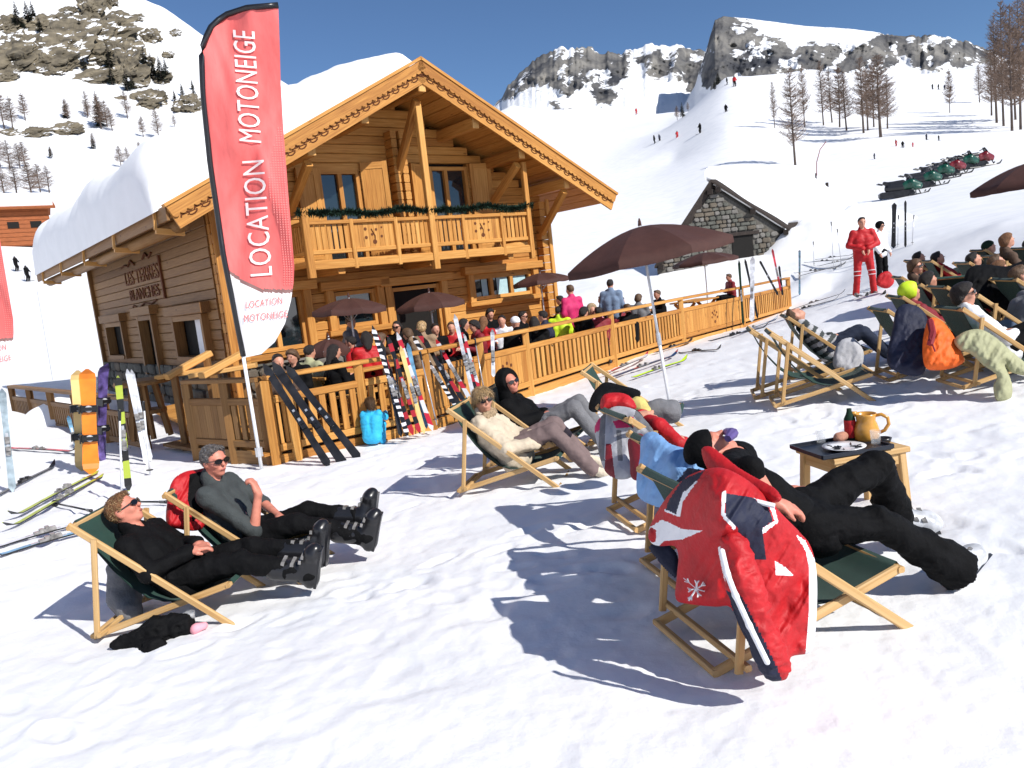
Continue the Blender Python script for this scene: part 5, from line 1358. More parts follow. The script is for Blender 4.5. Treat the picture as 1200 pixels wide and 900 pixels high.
# red jacket behind the man in grey
rj = drape('jacket', [(195, 614), (197, 580), (203, 562), (216, 553), (232, 550), (250, 548), (256, 566), (246, 590), (240, 615), (230, 622), (210, 620)], [(196, 612, 5.40), (205, 560, 5.55), (252, 552, 5.82), (235, 615, 5.45)], T=.035, base='red', folds=.035, fscale=(16, 4), seed=19, regions=(('dark_lining', 'black', [(222, 556), (252, 548), (258, 566), (238, 600), (226, 612), (220, 585)]),))
tag(rj, 'red jacket hung over the chair of the man in grey', 'jacket')
# grey bag under the back of the front chair and black bundle on the snow
gb = sdf_mesh('bag', [cap(at(140, 668, 5.25), at(146, 700, 5.2), .08, .10), cap(at(146, 700, 5.2), at(152, 715, 5.1), .1, .08)], .014, .04, M['grey'], wr=.012)
tag(gb, 'grey bag hanging under the back of the front left chair', 'bag')
p0 = hit(140, 762); p1 = hit(225, 742)
bl = sdf_mesh('bundle', [cap(p0 + Vector((0, 0, .03)), p0.lerp(p1, .5) + Vector((0, .02, .06)), .035, .075), cap(p0.lerp(p1, .5) + Vector((0, .02, .06)), p0.lerp(p1, .85) + Vector((0, .03, .06)), .075, .065), cap(p0.lerp(p1, .3), p0.lerp(p1, .6) + Vector((0, -.12, .0)), .05, .06)], .009, .03, M['black'], wr=.025, wscale=16)
tag(bl, 'black gloves and cloth bundle lying on the snow before the left chairs', 'bundle')
gl_ = MB(); gl_.lathe([(.028, 0), (.034, .09), (.036, .11), (.031, .10), (.026, .012), (0, .01)], p1 + Vector((-.02, .05, .01)), 14); g2 = gl_.build('drinking_glass', M['glassclr'], None, True)
tag(g2, 'empty drinking glass standing on the snow by the black bundle', 'glass')
hp = sdf_mesh('wrapper', [cap(p1 + Vector((.02, 0, .02)), p1 + Vector((.07, .03, .03)), .03, .02)], .008, .02, M['pink'], wr=.01); tag(hp, 'small pink wrapper on the snow beside the glass', 'wrapper')
# ---------------------------------------------------------------- the table with the jug
tb = empty('side_table', tuple(gpt(2.06, 4.70)), R(12), 'small pale wooden table with a black tray and jug beside the lying person', 'table')
zt = Vector(at(1000, 527, 4.62)).z - tb.location.z
b = MB(); b.box((0, 0, zt - .02), (.52, .40, .035), ch=.006); b.build('table_top', M['chair'], tb)
for sx in (-1, 1):
    for sy in (-1, 1):
        b = MB(); b.beam((sx * .22, sy * .16, zt - .04), (sx * .24, sy * .175, -.03), .05, .05, ch=.006); b.build('leg', M['chair'], tb)
    b = MB(); b.box((0, sx * .165, zt - .075), (.40, .022, .06)); b.build('apron', M['chair'], tb); b = MB(); b.box((sx * .225, 0, zt - .075), (.022, .28, .06)); b.build('apron', M['chair'], tb)
def on_table(px, py, dz=0):
    return atz(px, py, tb.location.z + zt + dz)
tw = lambda x, y, z=0: Vector(tb.location) + rotz(Vector((x, y, zt + z)), R(12))
tr = empty('serving_tray', tuple(tw(-.09, -.02, .002)), R(10), 'black serving tray lying on the small table', 'tray')
b = MB(); b.box((0, 0, .006), (.46, .36, .012), ch=.004); b.build('tray_base', M['slate'], tr)
for (cx, cy, sx, sy) in ((0, .18, .47, .012), (0, -.18, .47, .012), (.235, 0, .012, .35), (-.235, 0, .012, .35)):
    b = MB(); b.box((cx, cy, .018), (sx, sy, .022)); b.build('tray_rim', M['slate'], tr)
pl = empty('plate', tuple(tw(-.10, -.07, .016)), 0, 'white plate with a scraped dark pattern on the black tray', 'plate')
b = MB(); b.lathe([(0, 0), (.075, 0), (.085, .004), (.125, .016), (.127, .019), (.085, .010), (.075, .006), (0, .006)], (0, 0, 0), 28); b.build('dish', M['plate'], pl, True)
b = MB(); r_ = random.Random(2)
for k in range(14):
    t = r_.uniform(0, 6.28); q = r_.uniform(.01, .08); t2 = t + r_.uniform(-.5, .5); b.tube([(q * math.cos(t), q * math.sin(t), .0085 + (max(0, q - .07)) * .3), ((q + .03) * math.cos(t2), (q + .03) * math.sin(t2), .010 + max(0, q - .055) * .28)], .004, 4)
b.build('food_scraps', M['blackp'], pl)
jg = empty('jug', tuple(tw(.15, .05, .003)), R(-30), 'ochre glazed pottery jug with handle on the small table', 'jug')
b = MB(); b.lathe([(0, 0), (.062, 0), (.075, .03), (.078, .07), (.066, .11), (.056, .135), (.060, .165), (.064, .18), (.058, .178), (.052, .135), (.060, .10), (.068, .06), (.05, .01), (0, .01)], (0, 0, 0), 26); b.build('body', M['ceram'], jg, True)
b = MB(); b.tube([(.055, 0, .165), (.09, 0, .172), (.125, 0, .15), (.13, 0, .11), (.105, 0, .07), (.074, 0, .055)], .011, 8); b.build('handle', M['ceram'], jg, True)
b = MB(); b.tube([(-.055, 0, .172), (-.085, 0, .184)], [.022, .010], 8); b.build('spout', M['ceram'], jg, True)
bt = empty('bottle', tuple(tw(.07, .10, .003)), 0, 'dark bottle with red label behind the ochre jug', 'bottle')
b = MB(); b.lathe([(0, 0), (.032, 0), (.034, .02), (.034, .15), (.02, .18), (.015, .20), (.015, .215), (0, .215)], (0, 0, 0), 16); b.build('glass_body', M['garland'], bt, True)
b = MB(); b.lathe([(.0345, .03), (.0352, .032), (.0352, .14), (.0345, .142)], (0, 0, 0), 16); b.build('paper_label', M['red'], bt, True)
for (x, y, lb) in ((-.12, .13, 'clear tumbler at the back of the black tray'), (.10, -.10, 'clear tumbler in front of the ochre jug')):
    b = MB(); b.lathe([(.026, 0), (.033, .085), (.0315, .085), (.024, .006), (0, .006)], tw(x, y, .02), 18); g_ = b.build('tumbler', M['glassclr'], None, True); tag(g_, lb, 'glass')
br = sdf_mesh('bread_roll', [cap(tw(-.02, .09, .045), tw(.02, .10, .045), .032, .028)], .006, .01, M['bread'], wr=.006); tag(br, 'piece of brown bread behind the plate', 'bread')
a_ = empty('ashtray', tuple(tw(.215, -.02, .002)), 0, 'small black ashtray at the table corner by the jug', 'ashtray')
b = MB(); b.lathe([(0, 0), (.042, 0), (.05, .025), (.042, .025), (.036, .008), (0, .008)], (0, 0, 0), 16); b.build('bowl', M['blackp'], a_, True)
# ================================================================ FLAGS, PARASOLS, SKIS
def flag(label, fx, d0, text_small=True, mirror=False):
    """feather flag: fx maps the measured outline of a flag to the picture; d0 its distance"""
    root = empty('feather_flag', (0, 0, 0), 0, label, 'flag', 'red snowmobile hire flags')
    edge_l = [(326, 6), (290, 9), (262, 18), (245, 34), (236, 60), (238, 110), (246, 190), (262, 300), (276, 370), (285, 417)]
    edge_r = [(326, 6), (327, 30), (328, 60), (329, 100), (332, 150), (338, 230), (345, 312), (344, 332), (341, 352), (334, 379), (322, 401), (306, 415), (287, 419)]
    def dense(e, n):
        e = np.array(e, float); s = np.concatenate([[0], np.cumsum(np.hypot(*np.diff(e, axis=0).T))]); t = np.linspace(0, s[-1], n)
        for _ in range(0): pass
        return np.stack([np.interp(t, s, e[:, 0]), np.interp(t, s, e[:, 1])], -1)
    NV, NU = 300, 46
    # rows run along the pole; match by height
    L, Rr_ = dense(edge_l, 400), dense(edge_r, 400)
    tv = np.linspace(0, 1, NV)
    PL = L[(tv * 399).astype(int)]; PR = Rr_[(tv ** 1.0 * 399).astype(int)]
    dep = lambda X, Y: d0 + .05 * np.sin(X / 13 + Y / 45) + .05 * np.sin(Y / 31 - X / 22) + (X - 290) * .0022 + .022 * np.sin(X / 6 + Y / 60)  + .03 * np.exp(-((X - 300 + (Y - 180) * .5) / 9) ** 2) - .03 * np.exp(-((X - 262 - (Y - 60) * .35) / 7) ** 2)
    def P(X, Y, off=0):
        q = fx(X, Y); return at(q[0], q[1], float(dep(X, Y)) + off)
    V = []; PX = []
    for i in range(NV):
        for k in range(NU):
            u = k / (NU - 1); X, Y = PL[i] * (1 - u) + PR[i] * u; PX.append((X, Y)); V.append(P(X, Y))
    F_ = []; mi = []
    red_b = lambda x: np.interp(x, [255, 268, 286, 305, 325, 350], [316, 319, 332, 341, 342, 342])
    for i in range(NV - 1):
        for k in range(NU - 1):
            a = i * NU + k; F_.append((a, a + 1, a + NU + 1, a + NU))
            x = np.mean([PX[j][0] for j in F_[-1]]); y = np.mean([PX[j][1] for j in F_[-1]]); b_ = red_b(x)
            mi.append(0 if y < b_ - 3 else (2 if y < b_ + 1.5 else 1))
    link(bpy.data.objects.new('cloth', np_mesh('cloth', V, F_, [M['flagred'], M['flagwht'], M['flaggry']], mi)), root)
    sl = MB(); pts = [P(*p) for p in dense(edge_l, 40)]; sl.tube(pts, .036, 8); sl.build('pole_sleeve', M['blackp'], root, True)
    foot = at(*fx(304, 533), d0 + .05); po = MB(); po.tube([P(285, 417), foot - Vector((0, 0, .25))], .024, 8); po.build('pole', M['alu'], root, True)
    hb = MB(); hb.tube([foot + Vector((0, 0, .10)), foot - Vector((0, 0, .02))], .05, 8); hb.build('ground_socket', M['steel'], root)
    def printed(me, place, mt):
        me.materials.clear(); me.materials.append(M[mt])
        for v in me.vertices: v.co = P(*place(v.co.x, v.co.y), off=-.022 - v.co.z)
        link(bpy.data.objects.new('lettering', me), root)
    def up(o, e, hgt, sx):
        o, e = np.array(o, float), np.array(e, float); L_ = np.linalg.norm(e - o); dr = (e - o) / L_; lf = np.array([dr[1], -dr[0]])
        return lambda a, b: tuple(o + dr * a * sx + lf * b * hgt)
    for body, o, e, sh in (('LOCATION', (308, 323), (298, 188), 0), ('MOTONEIGE', (295, 168), (287, 34), .25)):
        me = text_mesh(body, 1, 0, sh if body[0] == 'M' else 0, 1.04, 'LEFT', 0)
        xs = [v.co.x for v in me.vertices]; w_ = max(xs) - min(xs); x0 = min(xs)
        L_ = math.hypot(e[0] - o[0], e[1] - o[1]); f = up(o, e, 37, L_ / w_)
        bm = bmesh.new(); bm.from_mesh(me); bmesh.ops.triangulate(bm, faces=bm.faces)
        for _ in range(4): bmesh.ops.subdivide_edges(bm, edges=[x for x in bm.edges if x.calc_length() > .09], cuts=1); bmesh.ops.triangulate(bm, faces=bm.faces)
        bm.to_mesh(me); bm.free()
        printed(me, lambda a, b, f=f, x0=x0: f(a - x0, b), 'flagtxt')
    for body, o, e in (('LOCATION', (288, 358), (331, 352)), ('MOTONEIGE', (286, 374), (337, 368))):
        me = text_mesh(body, 1, 0, 0, 1.06, 'LEFT', 0); xs = [v.co.x for v in me.vertices]; w_ = max(xs) - min(xs); x0 = min(xs); o_ = np.array(o, float); e_ = np.array(e, float)
        printed(me, lambda a, b, o_=o_, e_=e_, w_=w_, x0=x0: tuple(o_ + (e_ - o_) * (a - x0) / w_ + np.array([0, -12.0]) * b), 'flagred')
    dt = MB()                                     # rows of dots along the free edge, and thin swooping lines
    for r_ in range(64):
        for c_ in range(7):
            y = 150 + r_ * 2.9; xr = np.interp(y, [p[1] for p in edge_r[:7]], [p[0] for p in edge_r[:7]]); x = xr - 3 - c_ * 3.0
            if c_ > 1 + 5.2 * math.sin(min(1, r_ / 40) * 2.6): continue
            c0 = P(x, y, -.012); s_ = .0075
            dt.add([c0 + Vector((-s_, 0, -s_)), c0 + Vector((s_, 0, -s_)), c0 + Vector((s_, 0, s_)), c0 + Vector((-s_, 0, s_))], [(0, 1, 2, 3)])
    o_ = dt.build('dot_print', M['flagdot'], root); tag(o_, kind='stuff')
    return root
flag('tall coral red feather flag with white lettering LOCATION MOTONEIGE before the chalet', lambda x, y: (x, y), 9.95)
flag('red feather flag cut off by the left edge of the photo', lambda x, y: (17 + ((x - 345) * .80 + (y - 335) * .085 * .8), 392 + ((y - 335) * .80 - (x - 345) * .07)), 12.6)

def parasol(label, px, py, d, rad, drop=.34, base=None, tilt=(0, 0), pole_to=None, seed=0):
    """canopy rim centre seen at (px,py) at distance d"""
    c = at(px, py, d); bz = base if base is not None else DECK
    root = empty('parasol', (c.x, c.y, bz), 0, label, 'parasol', 'brown terrace parasols')
    n = 8; tl = Matrix.Rotation(tilt[0], 3, 'X') @ Matrix.Rotation(tilt[1], 3, 'Y'); h = c.z - bz
    loc = lambda r, a, z: tl @ Vector((r * math.cos(a), r * math.sin(a), z)) + Vector((0, 0, h))
    a0 = .3 + seed
    for k in range(n):
        V = []; F_ = []; nr, na = 9, 7
        for i in range(nr):
            r = rad * i / (nr - 1); q = i / (nr - 1)
            for j in range(na):
                u = j / (na - 1); a = a0 + (k + u) * 2 * PI / n
                flat = math.cos(PI / n) / math.cos((u - .5) * 2 * PI / n)
                z = drop * (1 - q ** 1.7) - .05 * q * (1 - abs(2 * u - 1)) * 4 * u * (1 - u) * .6
                V.append(loc(r * (flat * .96 + .04 if q > 0 else 1), a, z))
        for j in range(na): 
            u = j / (na - 1); a = a0 + (k + u) * 2 * PI / n; flat = math.cos(PI / n) / math.cos((u - .5) * 2 * PI / n)
            V.append(loc(rad * (flat * .96 + .04) * 1.0, a, -.085 - .02 * math.sin(PI * u)))
        for i in range(nr):
            for j in range(na - 1): F_.append((i * na + j, i * na + j + 1, (i + 1) * na + j + 1, (i + 1) * na + j))
        link(bpy.data.objects.new('canopy_panel', np_mesh('canopy_panel', V, F_, M['brownc'])), root)
        a = a0 + k * 2 * PI / n
        rb = MB(); rb.tube([loc(.03, a, drop - .03), loc(rad * .5, a, drop * .68 - .02), loc(rad * .98, a, .0)], .007, 5); rb.tube([loc(.03, a, drop - .42), loc(rad * .5, a, drop * .68 - .02)], .006, 5); rb.build('rib', M['steel'], root)
    p = MB(); foot = Vector((0, 0, -.25)) if pole_to is None else Vector(pole_to) - Vector((c.x, c.y, bz)) - Vector((0, 0, .2))
    p.tube([foot, foot.lerp(loc(0, 0, drop), .45)], .021, 8); p.tube([foot.lerp(loc(0, 0, drop), .44), loc(0, 0, drop + .05)], .017, 8); p.build('pole', M['alu'], root, True)
    f = MB(); f.lathe([(0, .03), (.025, .0), (.02, .05), (.008, .09), (0, .095)], loc(0, 0, drop + .01), 8); f.build('finial', M['brownc'], root)
    k_ = MB(); k_.tube([foot.lerp(loc(0, 0, drop), .40), foot.lerp(loc(0, 0, drop), .46)], .030, 8); k_.build('joint_collar', M['steel'], root)
    return root
_b = hit(787, 478)
parasol('large brown parasol standing in the snow right of the chalet', 757, 299, 9.75, 1.08, .36, _b.z, (R(0), R(-7)), _b)
parasol('brown parasol on the terrace left of the chalet door', 410, 362, 14.6, .72, .20, tilt=(0, R(2)), seed=.2)
parasol('brown parasol on the terrace in front of the chalet door', 505, 357, 16.2, .75, .26, tilt=(0, R(-2)), seed=.1)
parasol('brown parasol half hidden at the right corner of the chalet', 634, 329, 20.0, .74, .20, tilt=(0, R(-3)), seed=.3)
parasol('brown parasol at the far end of the terrace before the stone hut', 826, 306, 24.0, 1.0, .26, tilt=(0, R(-3)), seed=.15)
_g = gpt(9.1, 13.2); parasol('brown parasol cut by the right edge above the crowded chairs', 1212, 212, 13.2, .95, .32, _g.z, (0, R(-4)), seed=.1)
parasol('dark brown parasol low at the left end of the terrace', 386, 408, 13.2, .36, .16, tilt=(R(6), R(4)), seed=.4)

def ski(label, foot, top, m_, width=.056, group='skis leaning and lying about', facing=None, L=None, board=False, base='skiblk'):
    """one ski or board from its tail to its tip"""
    foot, top = Vector(foot), Vector(top); ax = (top - foot); LL = L or ax.length; ax.normalize()
    view = Vector(facing) if facing is not None else (Vector((0, 0, CAM_H)) - foot)
    nz_ = (view - ax * view.dot(ax)).normalized(); sx = ax.cross(nz_)
    n = 22; V = []; F_ = []; mi = []
    for i in range(n):
        t = i / (n - 1); w_ = width / 2 * (1 + .28 * (2 * t - 1) ** 2)
        e = min(t, 1 - t) * LL
        rr_ = (.14 if board else .06); 
        if e < rr_: w_ *= math.sqrt(max(.02, 1 - (1 - e / rr_) ** 2))
        up_ = .10 * max(0, (t - .88) / .12) ** 2 + .02 * max(0, (.06 - t) / .06) ** 2 + (.08 * max(0, (.12 - t) / .12) ** 2 if board else 0) + .012 * math.sin(PI * t)
        th = .010 * (1 - .5 * abs(2 * t - 1))
        c = foot + ax * (t * LL) + nz_ * up_
        V += [c - sx * w_ - nz_ * th, c + sx * w_ - nz_ * th, c + sx * w_ + nz_ * th, c - sx * w_ + nz_ * th]
    for i in range(n - 1):
        a = 4 * i; b = a + 4
        F_ += [(a, a + 1, b + 1, b), (a + 1, a + 2, b + 2, b + 1), (a + 2, a + 3, b + 3, b + 2), (a + 3, a, b, b + 3)]; mi += [1, 1, 0, 1]
    F_ += [(3, 2, 1, 0), (4 * n - 4, 4 * n - 3, 4 * n - 2, 4 * n - 1)]; mi += [0, 0]
    r = link(bpy.data.objects.new('snowboard' if board else 'ski', np_mesh('ski', V, F_, [M[m_], M[base]], mi, smooth=False)))
    tag(r, label, 'snowboard' if board else 'ski', group)
    if board:
        for t in (.34, .62):
            c = foot + ax * LL * t + nz_ * .03; b = MB(); b.frame(c, sx, ax, nz_, .11, .05, .02); b.frame(c + nz_ * .02 - sx * .09, ax, nz_, sx, .06, .05, .012); b.frame(c + nz_ * .05, ax, sx, nz_, .025, .10, .01); b.frame(c + nz_ * .08 - sx * .12, nz_, ax, sx, .09, .055, .01); b.build('binding', M['blackp'], r)
            d_ = MB(); d_.lathe([(0, 0), (.05, 0), (.05, .008), (0, .008)], c + nz_ * .032, 12, axis=nz_); d_.build('disc', M['bootsil'], r)
    else:
        for t, l, h_ in ((.50, .05, .030), (.40, .06, .042)):
            c = foot + ax * LL * t + nz_ * (.012 + h_ * .5); b = MB(); b.frame(c, ax, sx, nz_, l, .030, h_ * .5, ch=.008); b.frame(c + nz_ * h_ * .6 + ax * (.02 if t < .45 else -.02), sx, ax, nz_, .026, .018, .014); b.build('binding', M['bootgr'] if m_ != 'skiblk' else M['blackp'], r)
        b = MB(); c = foot + ax * LL * .46 + nz_ * .018; b.frame(c, ax, sx, nz_, .16, .016, .006); b.build('track', M['steel'], r)
    return r
def pole(label, foot, top, m_='steel', basket=True):
    foot, top = Vector(foot), Vector(top); ax = (top - foot).normalized()
    r = empty('ski_pole', tuple(foot), 0, label, 'ski pole', 'ski poles stuck in the snow'); o = foot
    b = MB(); b.tube([(0, 0, 0), top - o - ax * .12], .011, 6); b.build('shaft', M[m_], r, True)
    b = MB(); b.tube([top - o - ax * .13, top - o - ax * .02, top - o], [.016, .019, .022], 7); b.build('grip', M['blackp'], r, True)
    if basket: b = MB(); b.lathe([(0, 0), (.045, 0), (.045, .008), (0, .012)], ax * .08, 10, axis=ax); b.build('basket', M['blackp'], r)
    return r
def lean(label, fp, tp, df, dt, m_, **k):
    f = hit(*fp) if df is None else at(fp[0], fp[1], df); return ski(label, f - Vector((0, 0, .03)), at(tp[0], tp[1], dt), m_, **k)
G1 = 'skis leaning on the terrace fence'
lean('leftmost long black ski leaning on the fence corner', (386, 545), (311, 430), 9.55, 10.25, 'skiblk', group=G1, width=.085)
lean('middle long black ski leaning on the fence corner', (405, 545), (322, 428), 9.6, 10.3, 'skiblk', group=G1, width=.10)
lean('rightmost black ski leaning on the fence corner, white near its tip', (422, 537), (338, 432), 9.75, 10.35, 'skiblk', group=G1, width=.09)
lean('black and white zebra ski leaning by the child in blue', (478, 510), (437, 384), 10.5, 11.0, 'zebra', group=G1)
lean('red edged ski just left of the zebra pair on the fence', (484, 508), (441, 392), 10.6, 11.15, 'redblk', group=G1)
lean('white and red ski leaning right of the zebra pair', (507, 503), (466, 392), 10.9, 11.4, 'redwht', group=G1, base='skired')
lean('pale wooden looking ski leaning between red skis', (497, 506), (470, 408), 10.8, 11.3, 'cream', group=G1)
lean('dark red ski slanting strongly across the fence panel', (546, 472), (489, 388), 11.6, 12.0, 'redblk', group=G1)
lean('black ski slanting beside the dark red one', (540, 476), (498, 398), 11.5, 11.95, 'skiblk', group=G1)
lean('slim white ski standing up by the black haired terrace guest', (556, 468), (533, 370), 11.9, 12.3, 'skiwht', group=G1)
lean('red and white ski leaning next to the slim white one', (564, 464), (543, 392), 12.0, 12.4, 'redwht', group=G1)
lean('white ski hanging upright on the fence right of the red ones', (578, 440), (577, 388), 12.4, 12.7, 'skiwht', group=G1)
lean('dark green ski standing at the right end of the fence', (871, 380), (866, 306), 21.0, 21.4, 'garland', group=G1)
lean('white ski standing at the right end of the fence', (881, 376), (882, 302), 21.2, 21.6, 'skiwht', group=G1, width=.11)
lean('dark ski leaning left behind the white one at the fence end', (888, 372), (873, 304), 21.7, 22.0, 'skiblk', group=G1)
lean('dark ski leaning steeply over the end of the fence', (912, 345), (890, 305), 23.2, 23.2, 'skiblk', group=G1)
lean('reddish ski leaning at the end post of the fence', (915, 340), (905, 292), 24.0, 24.2, 'skired', group=G1)
lean('short dark ski at the end post of the fence', (917, 345), (913, 312), 24.2, 24.4, 'skiblk', group=G1)
lean('light blue ski standing upright in the snow beyond the fence', (937, 346), (937, 290), None, 24.0, 'skiblu', group=G1)
G2 = 'skis and boards standing in the snow at left'
ski('orange snowboard standing upright with black bindings', hit(107, 555), at(102, 432, hit(107, 555).y + .1), 'orangeboard', width=.185, board=True, group=G2)
ski('cream snowboard standing just behind the orange one', hit(97, 552), at(91, 434, hit(97, 552).y + .15), 'cream', width=.17, board=True, group=G2)
ski('purple patterned snowboard standing edge on beside the orange one', hit(117, 541), at(121, 425, hit(117, 541).y), 'purple', width=.15, board=True, group=G2, facing=(1, -.5, .1))
ski('lime and black ski standing upright left of the white pair', hit(151, 576), at(138, 440, hit(151, 576).y + .1), 'limeblk', group=G2, width=.07)
ski('left one of two white skis standing crossed with poles', hit(172, 545), at(149, 433, hit(172, 545).y + .15), 'skiwht', group=G2)
ski('right one of two white skis standing crossed with poles', hit(177, 541), at(154, 434, hit(177, 541).y + .2), 'skiwht', group=G2)
ski('grey blue ski standing at the left edge of the photo', hit(15, 577), at(2, 455, hit(15, 577).y + .1), 'greyski', group=G2, width=.075)
ski('short blue and red ski leaning on the orange snowboard', hit(92, 532), at(80, 488, hit(92, 532).y + .1), 'skiblu', group=G2)
pole('white ski pole standing beside the lime ski', hit(143, 590), at(140, 480, hit(143, 590).y), 'alu'); pole('white ski pole left of the white skis', hit(176, 558), at(168, 470, hit(176, 558).y), 'alu')
b = MB(); p_ = hit(271, 536); b.tube([p_ - Vector((0, 0, .1)), at(268, 482, p_.y)], .022, 8); b.tube([at(268, 484, p_.y), at(267, 474, p_.y)], .032, 8); o_ = b.build('marker_post', M['alu'], None, True); tag(o_, 'short white marker post before the shaded fence panel', 'post')
G3 = 'skis lying on the snow'
up_ = (0, -.1, 1)
def lying_ski(label, p, q, m_, dz=.02, **k): 
    a, b = hit(*p), hit(*q); ski(label, a + Vector((0, 0, dz)), b + Vector((0, 0, dz)), m_, group=G3, facing=up_, **k)
lying_ski('near lime green ski lying on the snow at left', (122, 560), (6, 626), 'lime', .03); lying_ski('far lime green ski lying beside its twin', (116, 556), (12, 612), 'lime', .035)
lying_ski('pale blue and white ski lying at the left edge', (112, 622), (-10, 658), 'skiblu', .03); lying_ski('second pale blue ski lying at the left edge', (104, 614), (-14, 648), 'skiwht', .03)
lying_ski('dark ski lying near the left edge behind the grey blue ski', (-5, 585), (66, 548), 'skiblk', .03); lying_ski('dark red ski lying in front of the low fence', (12, 528), (92, 532), 'skired', .04)
lying_ski('red and black ski lying along the fence foot', (706, 443), (760, 420), 'redwht', .05); lying_ski('blue and black ski lying along the fence foot', (716, 446), (795, 418), 'bluyel', .05); lying_ski('neon yellow ski lying beyond the parasol pole', (740, 446), (806, 424), 'neon', .04)
lying_ski('dark ski lying below the flower panel of the fence', (766, 416), (812, 401), 'skiblk', .04); lying_ski('slim black ski on bare snow right of the parasol', (795, 415), (846, 411), 'skiblk', .02, width=.05)
lying_ski('dark ski lying before the end of the fence', (830, 403), (902, 385), 'skiblk', .05); lying_ski('grey ski lying before the end of the fence', (852, 398), (912, 376), 'skiwht', .05); lying_ski('black ski near the striped sleeper', (915, 372), (985, 352), 'skiblk', .06); lying_ski('grey and orange ski near the striped sleeper', (925, 366), (992, 345), 'skiwht', .06)
for i, (a, b_, m_) in enumerate((((930, 322), (985, 316), 'skiblk'), ((935, 326), (992, 312), 'skiwht'), ((955, 306), (1002, 300), 'skiblk'), ((942, 310), (1000, 305), 'skiblk'), ((958, 314), (1008, 303), 'skiwht'))):
    lying_ski(('dark ski in the row on the snow bank, nearest the blue ski', 'pale ski in the row on the snow bank', 'dark ski highest in the row on the snow bank', 'dark ski in the middle of the row on the snow bank', 'pale ski at the right of the row on the snow bank')[i], a, b_, m_, .05)
pole('ski pole planted in the snow left of the red skier, tallest', hit(977, 318), at(974, 260, hit(977, 318).y)); pole('ski pole planted beside the tallest one', hit(986, 312), at(981, 268, hit(986, 312).y)); pole('ski pole planted above the blue ski', hit(954, 312), at(953, 283, hit(954, 312).y))
pole('ski pole lying across the snow by the lime skis', hit(62, 592) + Vector((0, 0, .03)), hit(108, 605) + Vector((0, 0, .06)), 'blackp'); pole('black ski pole lying behind the left chairs', hit(152, 591) + Vector((0, 0, .03)), hit(196, 594) + Vector((0, 0, .05)), 'blackp')
for i, (a, b_, m_, wd, lb) in enumerate((((1047, 292), (1048, 238), 'skiblk', .12, 'dark ski standing upright right of the red skier'), ((1061, 290), (1061, 235), 'skiblk', .06, 'slim dark ski standing right of the first upright one'))):
    f = hit(*a); ski(lb, f, at(b_[0], b_[1], f.y), m_, width=wd, group=G2)
pole('ski pole behind the upright dark skis', hit(1052, 290), at(1053, 252, hit(1052, 290).y)); pole('ski pole right of the upright dark skis', hit(1069, 288), at(1071, 252, hit(1069, 288).y))

# ================================================================ GUESTS ON THE TERRACE
def fence_d(px):
    r = ray(px, 330)
    for a, b in zip(fl[:-1], fl[1:]):
        A = np.array([[r[0] / r[1], -(b.x - a.x)], [1, -(b.y - a.y)]]); s = np.linalg.solve(A, np.array([a.x, a.y]))
        if -.01 <= s[1] <= 1.01: return float(s[0])
    return 25.0
GUESTS = 'guests on the chalet terrace'
def guest(label, px, py, yaw, st, kind='seated', back=1.2, s=.96, **kw):
    hz = (.93 if kind == 'seated' else 1.42)
    if Vector((math.cos(R(yaw)), math.sin(R(yaw)), 0)).dot(-va) > -.35 and kind == 'seated': back = max(back, 1.25)
    d0 = fence_d(px); p = atz(px, py, hz) if ray(px, py)[2] < -.002 else at(px, py, 40)
    d = min(max(p.y, d0 + back * .6), d0 + back + 1.6); p = at(px, py, d)
    J = seated(**kw) if kind == 'seated' else standing(**kw)
    o = p - rotz(Vector(J['hed']) * 1.0, R(yaw)); st = dict(st); st['seed'] = int(px) % 17
    return person(label, xf(J, o, R(yaw)), st, vox=.020 if d < 16 else .025, group=GUESTS, s=1.0)
D_ = dict(trousers='black', boots='blackp')
guest('guest in black jacket smiling at the camera by the black skis', 343, 418, -110, dict(D_, jacket='black', hair='hairb', hairstyle='bob', mouth=1, eyes=1), back=.6)
guest('guest in pale green top behind the low parasol', 363, 413, 60, dict(D_, jacket='khaki', hair='haird'), back=2.4)
guest('guest in dark coat seated under the low parasol', 392, 412, 40, dict(D_, jacket='black', hair='haird', hairstyle='long'), back=.9)
guest('guest in bright red jacket leaning forward beside the zebra ski', 411, 402, 170, dict(D_, jacket='red', hair='haird'), back=.7)
guest('guest with long dark hair and red jacket with back to the fence', 429, 396, 110, dict(D_, jacket='red', hair='haird', hairstyle='long'), back=.4)
guest('guest in grey sweater seated sideways under the left parasol', 411, 378, -10, dict(D_, jacket='grey', hair='hairb'), back=2.6)
guest('guest with long black hair and sunglasses before the door', 465, 383, -100, dict(D_, jacket='black', hair='haird', hairstyle='long', shades=1), back=2.2)
guest('guest in tan fur collared coat with blond hair seen from behind', 494, 384, 80, dict(D_, jacket='tan', jr=1.15, hair='blond', hairstyle='bob'), back=.8)
guest('guest in brown coat seated behind the white skis', 478, 392, 140, dict(D_, jacket='brown', hair='hairb', hairstyle='bob'), back=1.5)
guest('guest in bright red top half hidden behind the white ski', 529, 384, -90, dict(D_, jacket='red', hair='hairb'), back=2.2)
guest('guest with long black hair and pale face looking right', 544, 380, 10, dict(D_, jacket='black', hair='haird', hairstyle='long'), back=.5)
guest('guest in red pullover with brown hair seen from behind', 567, 377, 60, dict(D_, jacket='red', hair='hairr', hairstyle='long'), back=.5)
guest('guest with dark hair behind the red pullover', 574, 368, -60, dict(D_, jacket='black', hair='haird', hairstyle='bob'), back=2.2)
guest('guest in white shirt between dark haired neighbours', 588, 376, -100, dict(D_, jacket='white', hair='haird'), back=2.0)
